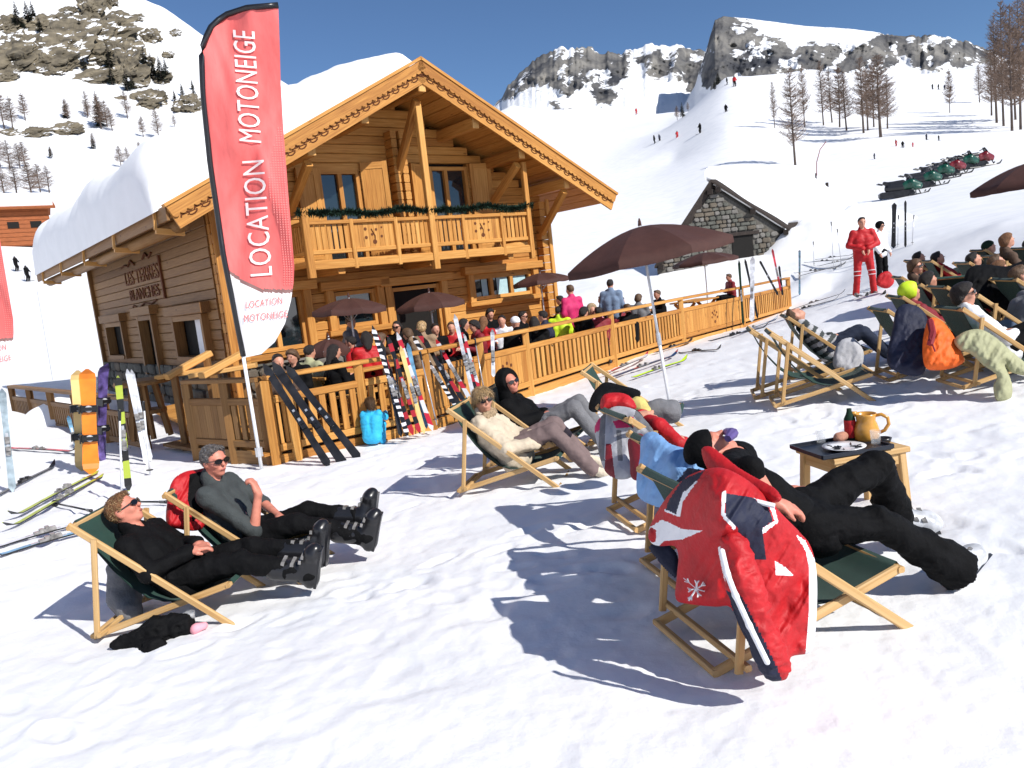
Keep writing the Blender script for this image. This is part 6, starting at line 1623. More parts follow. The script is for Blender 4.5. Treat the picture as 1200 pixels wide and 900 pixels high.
guest('guest in white woollen hat and black jacket at the rail', 604, 379, 110, dict(D_, jacket='black', hair='white', hairstyle='cap'), back=.4)
guest('guest with sunglasses in black seated beside the white hat', 613, 371, -20, dict(D_, jacket='black', hair='haird', shades=1), back=1.6)
guest('guest with short dark hair in navy under the chalet corner', 636, 371, 150, dict(D_, jacket='navy', hair='haird'), back=1.0)
guest('guest in neon yellow jacket with back to the rail', 655, 365, 70, dict(D_, jacket='neon', hair='haird'), back=.5)
guest('guest in magenta jacket standing behind the neon one', 668, 340, 120, dict(D_, jacket='magenta', hair='hairb'), 'standing', back=3.0)
guest('guest in black with dark hair beside the magenta jacket', 656, 352, 150, dict(D_, jacket='black', hair='haird'), back=2.4)
guest('guest in brown coat right of the magenta jacket', 679, 358, 60, dict(D_, jacket='brown', hair='haird'), back=1.4)
guest('guest in pink top and fur trimmed hood at the rail', 694, 364, -80, dict(D_, jacket='pink', hair='fur', hairstyle='hood'), back=.7)
bp_ = guest('guest in slate blue jacket standing with a backpack', 715, 333, 75, dict(D_, jacket='jeans', hair='haird'), 'standing', back=2.6)
sdf_mesh('backpack', [cap(at(714, 345, fence_d(715) + 3.0), at(714, 356, fence_d(715) + 3.0), .15, .15)], .025, .03, M['dnavy'], parent=bp_)
guest('guest in dark red jacket beside the backpack wearer', 728, 354, -60, dict(D_, jacket='dred', hair='hairb'), back=1.4)
guest('guest with curly grey brown hair and grey jacket at the rail', 748, 350, 60, dict(D_, jacket='grey', hair='hairb', hairstyle='bob'), back=.4)
guest('guest in black jacket looking along the rail behind the parasol pole', 770, 345, 200, dict(D_, jacket='black', hair='hairb'), back=.7)
guest('guest in white jacket lying low behind the flower panel', 806, 366, 20, dict(D_, jacket='white', hair='lgrey', hairstyle='cap'), back=.7)
guest('guest with brown hair facing left near the end of the fence', 854, 325, 190, dict(D_, jacket='dred', hair='hairb'), back=2.6)
guest('guest in light grey jacket between brown coat and pink hood', 705, 352, 150, dict(D_, jacket='lgrey', hair='hairr'), back=2.2)
guest('guest with brown hair tied back behind the zebra ski', 446, 398, 60, dict(D_, jacket='brown', hair='hairb', hairstyle='bob'), back=.9)
guest('guest in dark jacket right of the blond one', 510, 386, -60, dict(D_, jacket='black', hair='haird'), back=1.4)
guest('guest with dark bob just right of the long haired one', 556, 382, 200, dict(D_, jacket='dred', hair='haird', hairstyle='bob'), back=1.6)
guest('guest in black with ponytail left of the corner post', 626, 378, 90, dict(D_, jacket='black', hair='haird', hairstyle='long'), back=.5)
guest('guest in maroon between the pink hood and the backpack wearer', 701, 366, 100, dict(D_, jacket='dred', hair='haird'), back=.5)
guest('guest in black leaning on the rail by the curly haired one', 735, 362, 120, dict(D_, jacket='black', hair='hairb'), back=.4)
guest('guest in black with dark hair right of the magenta jacket', 684, 366, 40, dict(D_, jacket='black', hair='haird', hairstyle='bob'), back=.5)
guest('guest in dark coat at the left end of the terrace beside the smiling one', 326, 424, -60, dict(D_, jacket='brown', hair='haird'), back=1.2)
for i, (fp, tp, df, dt, mm, lb) in enumerate((((470, 510), (447, 402), 10.55, 10.95, 'skiblk', 'thin black ski behind the zebra ski'), ((492, 506), (455, 396), 10.8, 11.25, 'redblk', 'red black ski between the zebra and white red pairs'), ((500, 500), (478, 404), 11.0, 11.4, 'skiblu', 'thin blue ski behind the pale wooden looking one'),
        ((534, 474), (485, 396), 11.5, 11.9, 'zebra', 'black and white patterned ski slanting left of the dark red one'), ((552, 468), (512, 400), 11.8, 12.2, 'redwht', 'red white ski slanting right of the dark red one'), ((560, 466), (537, 380), 12.0, 12.35, 'redblk', 'red black ski behind the slim white one'))):
    lean(lb, fp, tp, df, dt, mm, group=G1)
for i, (fx_, tx_, d_, lb) in enumerate((((474, 506), (462, 420), 10.6, 'ski pole leaning by the zebra ski'), ((512, 498), (492, 412), 11.1, 'ski pole leaning by the white red skis'), ((530, 486), (516, 410), 11.5, 'ski pole leaning by the slanting dark red ski'), ((568, 462), (556, 396), 12.3, 'ski pole leaning right of the slim white ski'))):
    pole(lb, at(fx_[0], fx_[1], d_), at(tx_[0], tx_[1], d_ + .3), 'steel' if i % 2 else 'blackp')
# tables and benches they sit at
for i, (x, y) in enumerate(((-.9, 13.2), (1.5, 15.6), (3.6, 18.3), (6.6, 22.2))):
    j_ = min(range(len(fl)), key=lambda q: abs(fl[q].x - x)); x, y = (fl[j_] + va * (1.75 - .1 * i))[:2]; t = empty('terrace_table', (x, y, DECK), R(50), ('wooden terrace table nearest the zebra ski', 'wooden terrace table behind the white woollen hat', 'wooden terrace table behind the neon jacket', 'wooden terrace table near the end of the fence')[i], 'table', 'wooden tables on the terrace')
    for k in range(4): b = MB(); b.box((0, -.3 + k * .2, .73), (1.7, .185, .04), ch=.006); b.build('plank', M['wood'], t)
    for sx in (-.7, .7): b = MB(); b.beam((sx, -.35, 0), (sx, .3, .70), .07, .07); b.beam((sx + .075, .35, 0), (sx + .075, -.3, .70), .07, .07); b.build('leg', M['wood'], t)
    for q in (-.72, .72): b = MB(); b.box((0, q, .44), (1.7, .26, .04), ch=.006); b.box((-.6, q, .21), (.06, .22, .42)); b.box((.6, q, .21), (.06, .22, .42)); b.build('bench', M['wood'], t)
# the child in blue crouching at the fence
c_ = hit(438, 522); J = seated(pel=(0, 0, .18), che=(.04, 0, .34), nek=(.06, 0, .47), hed=(.08, 0, .59), sl=(.06, .11, .44), sr=(.06, -.11, .44), el=(.16, .16, .34), er=(.18, -.16, .36), wl=(.30, .14, .30), wr=(.32, -.12, .40), hl=(.02, .06, .17), hr=(.02, -.06, .17), kl=(.20, .10, .26), kr=(.20, -.10, .26), al=(.12, .10, .05), ar=(.12, -.10, .05), tl=(.22, .11, .03), tr=(.22, -.11, .03), face=(.8, .5, .1))
person('small child in bright blue jacket crouching at the foot of the fence', xf(J, c_ + Vector((0, 0, .0)), R(80)), dict(jacket='cyan', jr=1.12, trousers='cyan', boots='blackp', hair='hairb', hairstyle='bob', seed=3), vox=.0125, s=.70)
# ================================================================ THE CROWD OF CHAIRS AT RIGHT
def sit(label, x, y, yaw, st, vox=.018, clabel=None, **kw):
    if clabel: chair_at(clabel, x, y, yaw)
    o = gpt(x, y); return person(label, xf(recline(**kw), o, R(yaw)), st, vox=vox, group='people lounging in the chairs at right')
chair_at('empty deck chair nearest the camera in the right group, with papers on it', 3.27, 8.12, -14)
chair_at('empty deck chair just behind the one with papers', 3.28, 8.80, -14)
bg_ = drape('bag', [(982, 402), (1000, 396), (1012, 412), (1008, 432), (990, 438), (976, 428)], [(982, 402, 8.6), (1008, 432, 8.4)], T=.05, base='lgrey', folds=.02, seed=31, cell=.012)
tag(bg_, 'pale grey bag lying on the seat of the nearest empty chair', 'bag')
def stripes(C, J):
    t = (C - np.array(J['che'])) @ np.array((Vector(J['nek']) - Vector(J['pel'])).normalized()); return (np.floor(t / .055).astype(int) % 2)
sit('person in grey striped sweater and jeans stretched out asleep', 4.02, 9.70, -12, dict(jacket=['lgrey', 'char'], paint=stripes, trousers='dnavy', boots='suede', hair='hairb', hairstyle='short', seed=4), .014, 'deck chair under the sleeper in the striped sweater', face=(.3, .2, .93), hup=(-.9, 0, .3), hed=(-.36, 0, .76))
chair_at('deck chair hidden by the navy coat and orange rucksack', 4.62, 8.5, -8)
sit('person in neon yellow helmet seen from behind the navy coat', 5.30, 9.45, -10, dict(jacket='dred', trousers='black', boots='blackp', hair='neon', hairstyle='helmet', seed=5), .016, 'deck chair under the person in the yellow helmet')
nv = drape('coat', [(1050, 364), (1062, 356), (1080, 362), (1088, 380), (1086, 420), (1082, 438), (1064, 440), (1042, 430), (1040, 412), (1046, 385)], [(1050, 364, 7.75), (1088, 380, 7.6), (1060, 438, 7.45)], T=.07, base='navy', folds=.025, seed=32, cell=.012)
tag(nv, 'long navy coat hanging over the back of a deck chair', 'coat')
ob = drape('rucksack', [(1086, 378), (1094, 372), (1106, 378), (1118, 394), (1128, 416), (1130, 424), (1118, 431), (1098, 434), (1084, 430), (1081, 405)], [(1086, 378, 7.45), (1128, 420, 7.22), (1090, 430, 7.25)], T=.13, base='orange', folds=.03, fscale=(12, 4), seed=33, cell=.010)
tag(ob, 'bright orange rucksack hanging on a deck chair back', 'rucksack')
b = MB(); b.tube([at(1090, 376, 7.36), at(1093, 390, 7.20), at(1090, 404, 7.16)], .03, 6); b.tube([at(1090, 396, 7.16), at(1096, 412, 7.14)], .008, 5); b.build('strap', M['dred'], ob)
chair_at('deck chair under the khaki coat', 4.85, 7.55, -6)
sit('person with dark hair and sunglasses in white lying under the khaki coat', 4.90, 7.62, -4, dict(jacket='white', trousers='black', boots='blackp', hair='haird', hairstyle='bob', shades=1, seed=6), .014, None, hed=(-.36, 0, .88), nek=(-.32, 0, .74), face=(.8, -.4, .2))
kh = drape('coat', [(1118, 398), (1132, 388), (1150, 386), (1168, 396), (1186, 412), (1204, 428), (1204, 440), (1184, 436), (1178, 428), (1186, 450), (1184, 468), (1168, 470), (1164, 452), (1168, 440), (1152, 428), (1136, 414), (1124, 410)], [(1118, 398, 7.25), (1150, 388, 7.22), (1204, 435, 6.95), (1172, 468, 6.88), (1165, 440, 6.95)], T=.075, base='khaki', folds=.025, fscale=(12, 6), seed=34, cell=.010)
tag(kh, 'khaki jacket with one sleeve hanging down over a deck chair', 'jacket')
sit('person in faded plaid shirt bending forward at the right edge', 5.45, 8.30, -5, dict(jacket='grey', trousers='jeans', boots='blackp', hair='haird', seed=7), .016, 'deck chair at the right edge under the plaid shirt', pel=(.05, 0, .35), che=(.16, 0, .56), nek=(.3, 0, .72), hed=(.42, 0, .76), face=(.6, 0, -.8), hup=(.8, 0, .6), sl=(.24, .18, .68), sr=(.24, -.18, .68), el=(.36, .22, .5), er=(.36, -.22, .5), wl=(.5, .1, .44), wr=(.5, -.1, .44))
bk = drape('coat', [(1128, 332), (1136, 314), (1156, 310), (1180, 312), (1210, 306), (1214, 352), (1190, 364), (1160, 362), (1136, 358), (1126, 346)], [(1128, 332, 9.6), (1210, 330, 9.5), (1160, 360, 9.3)], T=.14, base='black', folds=.03, seed=35, cell=.013)
tag(bk, 'big black coat with a small white badge heaped over deck chairs at right', 'coat')
b = MB(); b.frame(at(1195, 338, 9.30), (1, 0, 0), (0, 0, 1), (0, -1, 0), .030, .030, .006); b.build('badge', M['white'], bk)
chair_at('deck chair under the heaped black coat', 5.9, 9.6, -8)
chair_at('empty dark deck chair turned with its back to the camera', 6.35, 11.0, 70)
sit('person with brown hair and sunglasses in brown jacket and red trousers', 6.50, 11.7, -15, dict(jacket='brown', trousers='red', boots='blackp', hair='hairb', hairstyle='bob', shades=1, mouth=1, seed=8), .016, 'deck chair under the person in red trousers', face=(.7, -.6, .1), hed=(-.24, 0, .90), nek=(-.26, 0, .74))
sit('person in black lying behind the empty dark deck chair', 7.65, 12.0, -10, dict(jacket='black', trousers='black', boots='blackp', hair='haird', seed=9), .018, 'deck chair with dark canvas behind the empty one')
sit('person in dark jacket and jeans seated under the right edge parasol', 8.25, 12.3, -12, dict(jacket='brown', trousers='jeans', boots='blackp', hair='hairr', hairstyle='bob', seed=10), .018, 'deck chair under the right edge parasol', hed=(-.2, 0, .98), nek=(-.22, 0, .82), che=(-.14, 0, .56), sl=(-.2, .18, .74), sr=(-.2, -.18, .74))
sit('person in green jacket at the right edge behind the jeans', 8.95, 12.6, -10, dict(jacket='garland', trousers='black', boots='blackp', hair='haird', seed=12), .02, 'deck chair at the right edge behind the jeans')
sit('person lying far back with crossed boots left of the parasol', 8.1, 14.4, -15, dict(jacket='dred', trousers='khaki', boots='suede', hair='haird', seed=11), .02, 'deck chair farthest back in the right group')
# the instructors in red
INS = 'ski instructors standing by the chairs'
def stand(label, foot_px, head_y, yaw, st, **kw):
    f = hit(*foot_px); r = ray(foot_px[0], foot_px[1]); d = f.y; print('STAND', label[:30], f)
    o = person(label, xf(standing(**kw), f, R(yaw)), st, vox=.018, group=INS); return f
f_ = stand('ski instructor in full red suit standing on skis with arms folded low', (1014, 347), 250, -100, dict(jacket='red', jr=1.12, trousers='red', boots='bootgr', ski=0, shaft=.16, hair='haird', eyes=1, seed=3), wl=(.2, .06, 1.05), wr=(.2, -.06, 1.05), el=(.02, .30, 1.14), er=(.02, -.30, 1.14), kl=(.03, .15, .5), kr=(.03, -.15, .5), al=(0, .19, .09), ar=(0, -.19, .09), tl=(.16, .21, .05), tr=(.16, -.21, .05))
for q, lb in ((-.19, 'left'), (.19, 'right')):
    c0 = f_ + Vector((q, 0, .03)); ski('short ski under the %s boot of the red instructor' % lb, c0 + Vector((.10, .7, 0)), c0 + Vector((-.10, -.75, 0)), 'skiwht', group=G3, facing=up_)
ro_ = [o for o in bpy.data.objects if o.get('label', '').startswith('ski instructor in full red')][0]
for q in (.15, -.15):
    for zz in (.56, .47):
        c0 = f_ + rotz(Vector((.035, q, zz)), R(-100)); sdf_mesh('knee_band', [ell(c0, (.088, .088, .012))], .009, .005, M['white'], parent=ro_)
stand('ski instructor in white and red jacket with black helmet behind the first', (1034, 335), 258, -60, dict(jacket='white', trousers='black', boots='bootgr', hair='black', hairstyle='helmet', shades=1, seed=4))
rb_ = drape('bag', [(1030, 322), (1042, 318), (1048, 330), (1040, 338), (1028, 334)], [(1030, 322, 16.8), (1048, 335, 16.7)], T=.06, base='red', folds=.02, seed=37, cell=.02)
tag(rb_, 'red bag held low beside the second instructor', 'bag')

c3 = drape('coat', [(1150, 420), (1160, 404), (1186, 400), (1206, 410), (1206, 440), (1180, 440)], [(1150, 420, 8.0), (1206, 420, 7.9), (1180, 440, 7.7)], T=.09, base='grey', folds=.03, seed=43, cell=.012); tag(c3, 'grey checked cloth lying on the chair at the right edge', 'cloth')
sit('person in dark green hat and black jacket lying at the far right', 8.9, 13.6, -10, dict(jacket='black', trousers='dnavy', boots='blackp', hair='garland', hairstyle='cap', seed=13), .02, 'deck chair at the far right behind the green jacket')
sit('person in maroon jacket lying between the yellow helmet and the brown jacket', 6.05, 10.4, -12, dict(jacket='dred', trousers='black', boots='blackp', hair='haird', hairstyle='bob', seed=14), .018, 'deck chair between the yellow helmet and the brown jacket')
sit('person in navy jacket lying behind the sleeper in stripes', 7.3, 10.9, -12, dict(jacket='navy', trousers='jeans', boots='suede', hair='hairb', seed=15), .018, 'deck chair right of the empty dark one')

sit('person with reddish hair in a black coat beside the heaped coat', 6.75, 10.0, -10, dict(jacket='black', trousers='dnavy', boots='blackp', hair='hairr', hairstyle='bob', seed=16), .018, 'deck chair beside the heaped black coat')
sit('person in grey jacket and dark sunglasses behind the plaid shirt', 6.35, 9.0, -8, dict(jacket='grey', trousers='black', boots='blackp', hair='hairb', shades=1, seed=17), .018, 'deck chair behind the plaid shirt')
sit('person in red jacket lying in the row behind the green jacket', 8.0, 13.6, -14, dict(jacket='red', trousers='black', boots='blackp', hair='haird', seed=18), .02, 'deck chair in the row behind the green jacket')
# ================================================================ HUTS, SNOWMOBILES, TREES, SKIERS
A_, Re, Le = at(830, 211, 36.0), at(921, 268, 36.8), at(764, 312, 35.4)
hut = empty('stone_hut', tuple(Vector((A_.x, A_.y, hit(880, 318, 20).z))), 0, 'old stone hut with a snow covered roof half buried in the bank', 'hut'); ho = Vector(hut.location)
gd = Vector((Re.x - A_.x, Re.y - A_.y, 0)).normalized(); bkd = Vector((.80, .60, 0)).normalized(); nf = Vector((gd.y, -gd.x, 0))
aL = (Le - A_).dot(gd); aR = (Re - A_).dot(gd); zR, zL = Re.z - A_.z, Le.z - A_.z
sL, sR = zL / aL, zR / aR
w_ = MB(); zb = -6
w_.prism([(aL * .93, zb), (aR * .90, zb), (aR * .90, zR * .90 - .25), (0, -.28), (aL * .93, zL * .93 - .25)], A_ - ho, gd, (0, 0, 1), bkd, .5); wall_ = w_.build('gable_wall', M['mortar'], hut)
def inside_hut(a, b):
    a = a + aL * .93; b = b + zb
    return aL * .92 < a < aR * .89 and b < -.30 + (a * sR if a > 0 else a * sL) - .06 and not (.9 < a < 2.0 and b < -2.55)
stones(wall_, A_ - ho + gd * aL * .93 + Vector((0, 0, zb)), gd, (0, 0, 1), nf, (aR - aL) * .93, 6, .27, inside=inside_hut, seed=8, depth=.10)
d_ = MB(); d_.box((0, 0, 0), (1, 1, 1)); d_ = MB(); d_.prism([(.95, -4.2), (2.0, -4.2), (2.0, -2.62), (.95, -2.62)], A_ - ho + nf * .02, gd, (0, 0, 1), nf, .02); d_.build('doorway', M['gap'], hut)
d_ = MB(); d_.beam(A_ - ho + gd * .7 + nf * .06 + Vector((0, 0, -2.55)), A_ - ho + gd * 2.3 + nf * .06 + Vector((0, 0, -2.55)), .16, .16); d_.build('lintel', M['beamold'], hut)
for (a, s_, k) in ((aR, sR, 1), (aL, sL, -1)):
    q = MB(); c0, c1 = A_ - ho + nf * .22, A_ - ho + gd * a + Vector((0, 0, a * s_)) + nf * .22
    q.add([c0, c1, c1 + bkd * 6.9, c0 + bkd * 6.9, c0 - Vector((0, 0, .11)), c1 - Vector((0, 0, .11)), c1 + bkd * 6.9 - Vector((0, 0, .11)), c0 + bkd * 6.9 - Vector((0, 0, .11))], [(0, 1, 2, 3), (7, 6, 5, 4), (0, 4, 5, 1), (1, 5, 6, 2), (2, 6, 7, 3), (3, 7, 4, 0)]); q.build('roof', M['beamold'], hut)
    for t in (.06, .5, .93):
        p = A_ - ho + gd * a * t + Vector((0, 0, a * t * s_ - .34)); b = MB(); b.beam(p + nf * .4, p + bkd * .4, .22, .22); b.build('purlin_end', M['beamold'], hut)
b = MB(); b.prism([(aR * .86, zb), (aR * .90, zb), (aR * .90, zR * .9 - .3), (aR * .86, zR * .9 - .3)], A_ - ho, gd, (0, 0, 1), bkd, 7.2); b.build('side_wall', M['mortar'], hut)
# snow on the right slope, running down into the bank
ns, nb = 26, 46; V = []; F_ = []
for i in range(nb):
    for j in range(ns):
        u, t = i / (nb - 1), j / (ns - 1); a = aR * t * 1.06
        e = min(1, u / .05) * min(1, (t + .02) / .10) * min(1, (1 - u) / .05); e = .42 + .58 * math.sqrt(max(0, 1 - (1 - min(1, e)) ** 2))
        T = (.75 + .15 * math.sin(u * 7) * t) * e
        V.append(A_ + gd * a + bkd * (u * 7.3 - .22 + .10 * math.sin(t * 9)) * 1.0 + Vector((0, 0, a * sR + T + .02)))
for i in range(nb - 1):
    for j in range(ns - 1): a = i * ns + j; F_.append((a, a + ns, a + ns + 1, a + 1))
n = len(V); V += [v - Vector((0, 0, 0)) for v in [A_ + gd * (aR * (j / (ns - 1)) * 1.0) + bkd * (i / (nb - 1) * 7.3 - .22) + Vector((0, 0, aR * (j / (ns - 1)) * sR + .01)) for i in range(nb) for j in range(ns)]]
F_ += [tuple(reversed([x + n for x in f])) for f in F_[:(nb - 1) * (ns - 1)]]
def edge(ids):
    return [(ids[k], ids[k + 1], ids[k + 1] + n, ids[k] + n) for k in range(len(ids) - 1)]
F_ += edge(list(range(ns))) + edge([i * ns for i in range(nb)]) + edge([i * ns + ns - 1 for i in range(nb)]) + edge([(nb - 1) * ns + j for j in range(ns)])
link(bpy.data.objects.new('roof_snow', np_mesh('roof_snow', [tuple(v - ho) for v in V], F_, M['roofsnow'])), hut)
# snow bank shovelled up at its right corner
def bank(label, c, rad, h, seed):
    n1, n2 = 40, 64; V = []; F_ = []
    for i in range(n1):
        for j in range(n2):
            r = i / (n1 - 1); t = j / n2 * 2 * PI; x = c.x + rad[0] * r * math.cos(t); y = c.y + rad[1] * r * math.sin(t)
            V.append((x, y, 0, r))
    A = np.array(V); g = ground(A[:, 0], A[:, 1]); nz_ = fbm(np.stack([A[:, 0] * .9, A[:, 1] * .9, A[:, 0] * 0], -1), 4, seed)
    prof = np.cos(np.clip(A[:, 3], 0, 1) * PI / 2) ** 1.2
    z = g + (h * prof) * (1 + .35 * nz_) - .12 * A[:, 3] - .03
    for i in range(n1 - 1):
        for j in range(n2): j2 = (j + 1) % n2; F_.append((i * n2 + j, (i + 1) * n2 + j, (i + 1) * n2 + j2, i * n2 + j2))
    o = link(bpy.data.objects.new('snow_bank', np_mesh('snow_bank', np.stack([A[:, 0], A[:, 1], z], -1), F_, M['snow'])))
    tag(o, label, 'snow bank')
p_ = at(945, 300, 36.5); bank('snow bank heaped against the right corner of the stone hut', Vector((p_.x + 1.6, p_.y + .6, 0)), (4.2, 2.6), 1.5, 5)
p_ = hit(55, 500); bank('lumpy snow heap in front of the low shaded fence', Vector((p_.x, p_.y + .5, 0)), (1.4, .9), .62, 9)
p_ = hit(25, 500); bank('smaller snow heap at the left edge by the low fence', Vector((p_.x - .6, p_.y + .3, 0)), (1.3, .9), .45, 12)
# orange hut at the far left
p_ = hit(30, 285); oh = empty('orange_cabin', tuple(p_), R(35), 'far orange wooden cabin with snowy roof at the left edge', 'cabin')
sc_ = p_.y / 906.
b = MB(); b.box((0, 0, 15 * sc_), (52 * sc_, 40 * sc_, 40 * sc_)); wl_ = b.build('wall', M['hutwood'], oh)
for k in range(8): b = MB(); b.box((0, -20.3 * sc_, (-2 + k * 4.6) * sc_), (52.4 * sc_, .8 * sc_, 4.1 * sc_)); b.build('board', M['hutwood'], wl_)
for k in range(2): b = MB(); b.box(((-10 + 22 * k) * sc_, -20.9 * sc_, 18 * sc_), (11 * sc_, .8 * sc_, 7 * sc_)); b.build('window', M['gap'], oh)
for s_ in (-1, 1): b = MB(); b.beam((0, s_ * 14 * sc_, 42 * sc_), (0, s_ * 14.01 * sc_, 42 * sc_), 1, 1); b = MB(); b.frame((0, s_ * 14 * sc_, 43 * sc_), (1, 0, 0), Vector((0, s_ * .9, -.44)).normalized(), Vector((0, s_ * .44, .9)).normalized(), 33 * sc_, 18 * sc_, 1.2 * sc_); b.build('roof', M['hutwood'], oh); b = MB(); b.frame((0, s_ * 14 * sc_, 46.5 * sc_), (1, 0, 0), Vector((0, s_ * .9, -.44)).normalized(), Vector((0, s_ * .44, .9)).normalized(), 31 * sc_, 16 * sc_, 3 * sc_, ch=1.0 * sc_); b.build('roof_snow', M['roofsnow'], oh)
# posts and lift ropes on the slope
for (a, b_, r_, lb) in (((957, 236), (956, 203), .05, 'thin post on the slope above the hut, left'), ((970, 238), (969, 214), .10, 'short thick dark post on the slope above the hut')):
    f = hit(*a); m_ = MB(); m_.tube([f - Vector((0, 0, .3)), at(b_[0], b_[1], f.y)], r_, 6); o = m_.build('post', M['beamold']); tag(o, lb, 'post')
f = hit(957, 206); m_ = MB(); m_.tube([f, at(957, 190, f.y), at(961, 175, f.y), at(968, 166, f.y)], .04, 5); o = m_.build('bent_rod', M['dred']); tag(o, 'thin reddish bent rod standing above the thin post', 'rod')
m_ = MB(); f = hit(62, 446); m_.tube([f, at(43, 338, f.y)], .012, 5); o = m_.build('cable', M['steel']); tag(o, 'thin cable hanging from the rear eave of the chalet', 'cable')
# ---- snowmobiles
def snowmobile(label, px, py, yaw, colm, s=1.0):
    f = hit(px, py); r = empty('snowmobile', tuple(f), R(yaw), label, 'snowmobile', 'snowmobiles parked in a row on the slope'); r.scale = (s * 1.15, s * 1.15, s * 1.45)
    V = sdf_mesh('hood', [cap((.55, .12, .62), (1.05, .06, .50), .26, .16), cap((.55, -.12, .62), (1.05, -.06, .50), .26, .16), cap((.1, 0, .55), (.6, 0, .62), .24, .26), cap((.7, .25, .42), (1.0, .2, .38), .12, .10), cap((.7, -.25, .42), (1.0, -.2, .38), .12, .10)], .05, .08, M[colm], parent=r)
    sdf_mesh('seat', [cap((.05, 0, .72), (-.75, 0, .70), .16, .15), cap((-.75, 0, .70), (-1.1, 0, .80), .13, .10), cap((.0, 0, .5), (-.9, 0, .5), .22, .2)], .05, .05, M['blackp'], parent=r)
    b = MB(); b.prism([(-1.45, .12), (-1.35, .0), (.5, .0), (.75, .16), (.5, .34), (-1.3, .34), (-1.45, .26)], (0, .2, 0), (1, 0, 0), (0, 0, 1), (0, -1, 0), .4); b.build('track', M['skiblk'], r)
    for q in (.45, -.45):
        b = MB(); b.tube([(.3, q, .05), (1.1, q, .03), (1.4, q, .10), (1.55, q, .26)], [.05, .06, .05, .03], 6); b.beam((.95, q, .08), (.85, q * .5, .42), .05, .05); b.build('front_ski', M['blackp'], r)
    b = MB(); b.tube([(.35, .36, .98), (.42, .15, 1.02), (.42, -.15, 1.02), (.35, -.36, .98)], .025, 6); b.tube([(.55, 0, .8), (.42, 0, 1.02)], .035, 6); b.build('handlebar', M['blackp'], r)
    b = MB(); b.add([(.68, .24, .84), (.68, -.24, .84), (.46, -.19, 1.12), (.46, .19, 1.12), (.66, .24, .84), (.66, -.24, .84), (.44, -.19, 1.12), (.44, .19, 1.12)], [(0, 1, 2, 3), (7, 6, 5, 4), (0, 4, 5, 1), (1, 5, 6, 2), (2, 6, 7, 3), (3, 7, 4, 0)]); b.build('windshield', M['lens'], r)
    b = MB(); b.tube([(-1.15, .2, .72), (-1.5, .2, .80), (-1.5, -.2, .80), (-1.15, -.2, .72)], .03, 6); b.build('rear_rack', M['blackp'], r)
    for q in (.1, -.1): b = MB(); b.lathe([(0, 0), (.06, .0), (.06, .02), (0, .03)], (1.13, q, .56), 10, axis=(1, 0, .3)); b.build('headlight', M['bootsil'], r)
    return r
for i, (px, py, cm, lb) in enumerate(((1058, 231, 'sledgrn', 'nearest green snowmobile at the left end of the row'), (1082, 221, 'sledgrn', 'second green snowmobile in the row'), (1098, 212, 'sledgrn', 'green snowmobile behind the second one'), (1112, 207, 'sledred', 'red snowmobile in the middle of the row'), (1128, 200, 'sledgrn', 'dark green snowmobile left of the last red one'), (1146, 196, 'sledred', 'red snowmobile at the far right end of the row'))):
    snowmobile(lb, px, py, -12 + i * 2, cm, .86)
# ---- larches
def larch_mesh(seed, H=1.0):
    rr = random.Random(seed); tr = MB(); cr = MB()
    bend = rr.uniform(-.02, .02)
    tp = [(bend * math.sin(t * 2.5) * H, bend * .5 * t * H, t * H) for t in np.linspace(-.03, 1, 9)]
    tr.tube(tp, [.013 * H * (1 - .93 * t) + .0015 * H for t in np.linspace(0, 1, 9)], 6)
    for i in range(260):
        t = rr.uniform(.16, .985) ** .9; z = t * H; a = rr.uniform(0, 2 * PI); L = H * ((.20 * (1 - t) ** .7 * min(1, .45 + t * 1.6)) + .02) * rr.uniform(.55, 1.2)
        up_ = rr.uniform(.0, .6); c = Vector((bend * math.sin(t * 2.5) * H, bend * .5 * t * H, z)); d = Vector((math.cos(a), math.sin(a), up_)).normalized()
        e = c + d * L + Vector((0, 0, L * .18)); m = c + d * L * .5 - Vector((0, 0, L * .03)); r0 = .0036 * H * (1 - t * .6)
        cr.tube([c, m, e], [r0, r0 * .6, r0 * .2], 3, cap=False)
        for k in range(24):
            s_ = rr.uniform(.2, 1); p = c.lerp(m, s_ * 2) if s_ < .5 else m.lerp(e, s_ * 2 - 1); tw_ = (d + Vector((rr.gauss(0, .75), rr.gauss(0, .75), rr.gauss(.35, .5)))).normalized()
            l = L * rr.uniform(.18, .42); w = tw_.cross(Vector((rr.random(), rr.random(), rr.random()))).normalized() * .0014 * H
            cr.add([p - w, p + w, p + tw_ * l], [(0, 1, 2)])
    return tr.mesh('trunk', M['bark'], True), cr.mesh('crown', M['twig'])
LARCH = [larch_mesh(s) for s in (1, 2, 3, 4)]
def tree_at(px, py, top_y, label, cat='tree', group='bare larches on the ski slope', kind=None, name='larch_tree', pool=None, wide=1.0, d=None):
    f = hit(px, py) if d is None else at(px, py, d); H = (py - top_y) / 906. * f.y * 1.0
    r = empty(name, tuple(f), random.uniform(0, 6), label, cat, group); tm, cm = (pool or LARCH)[random.randrange(len(pool or LARCH))]
    for nm, me in (('trunk', tm), ('crown', cm)): link(bpy.data.objects.new(nm, me), r)
    r.scale = (H * wide, H * wide, H); return r
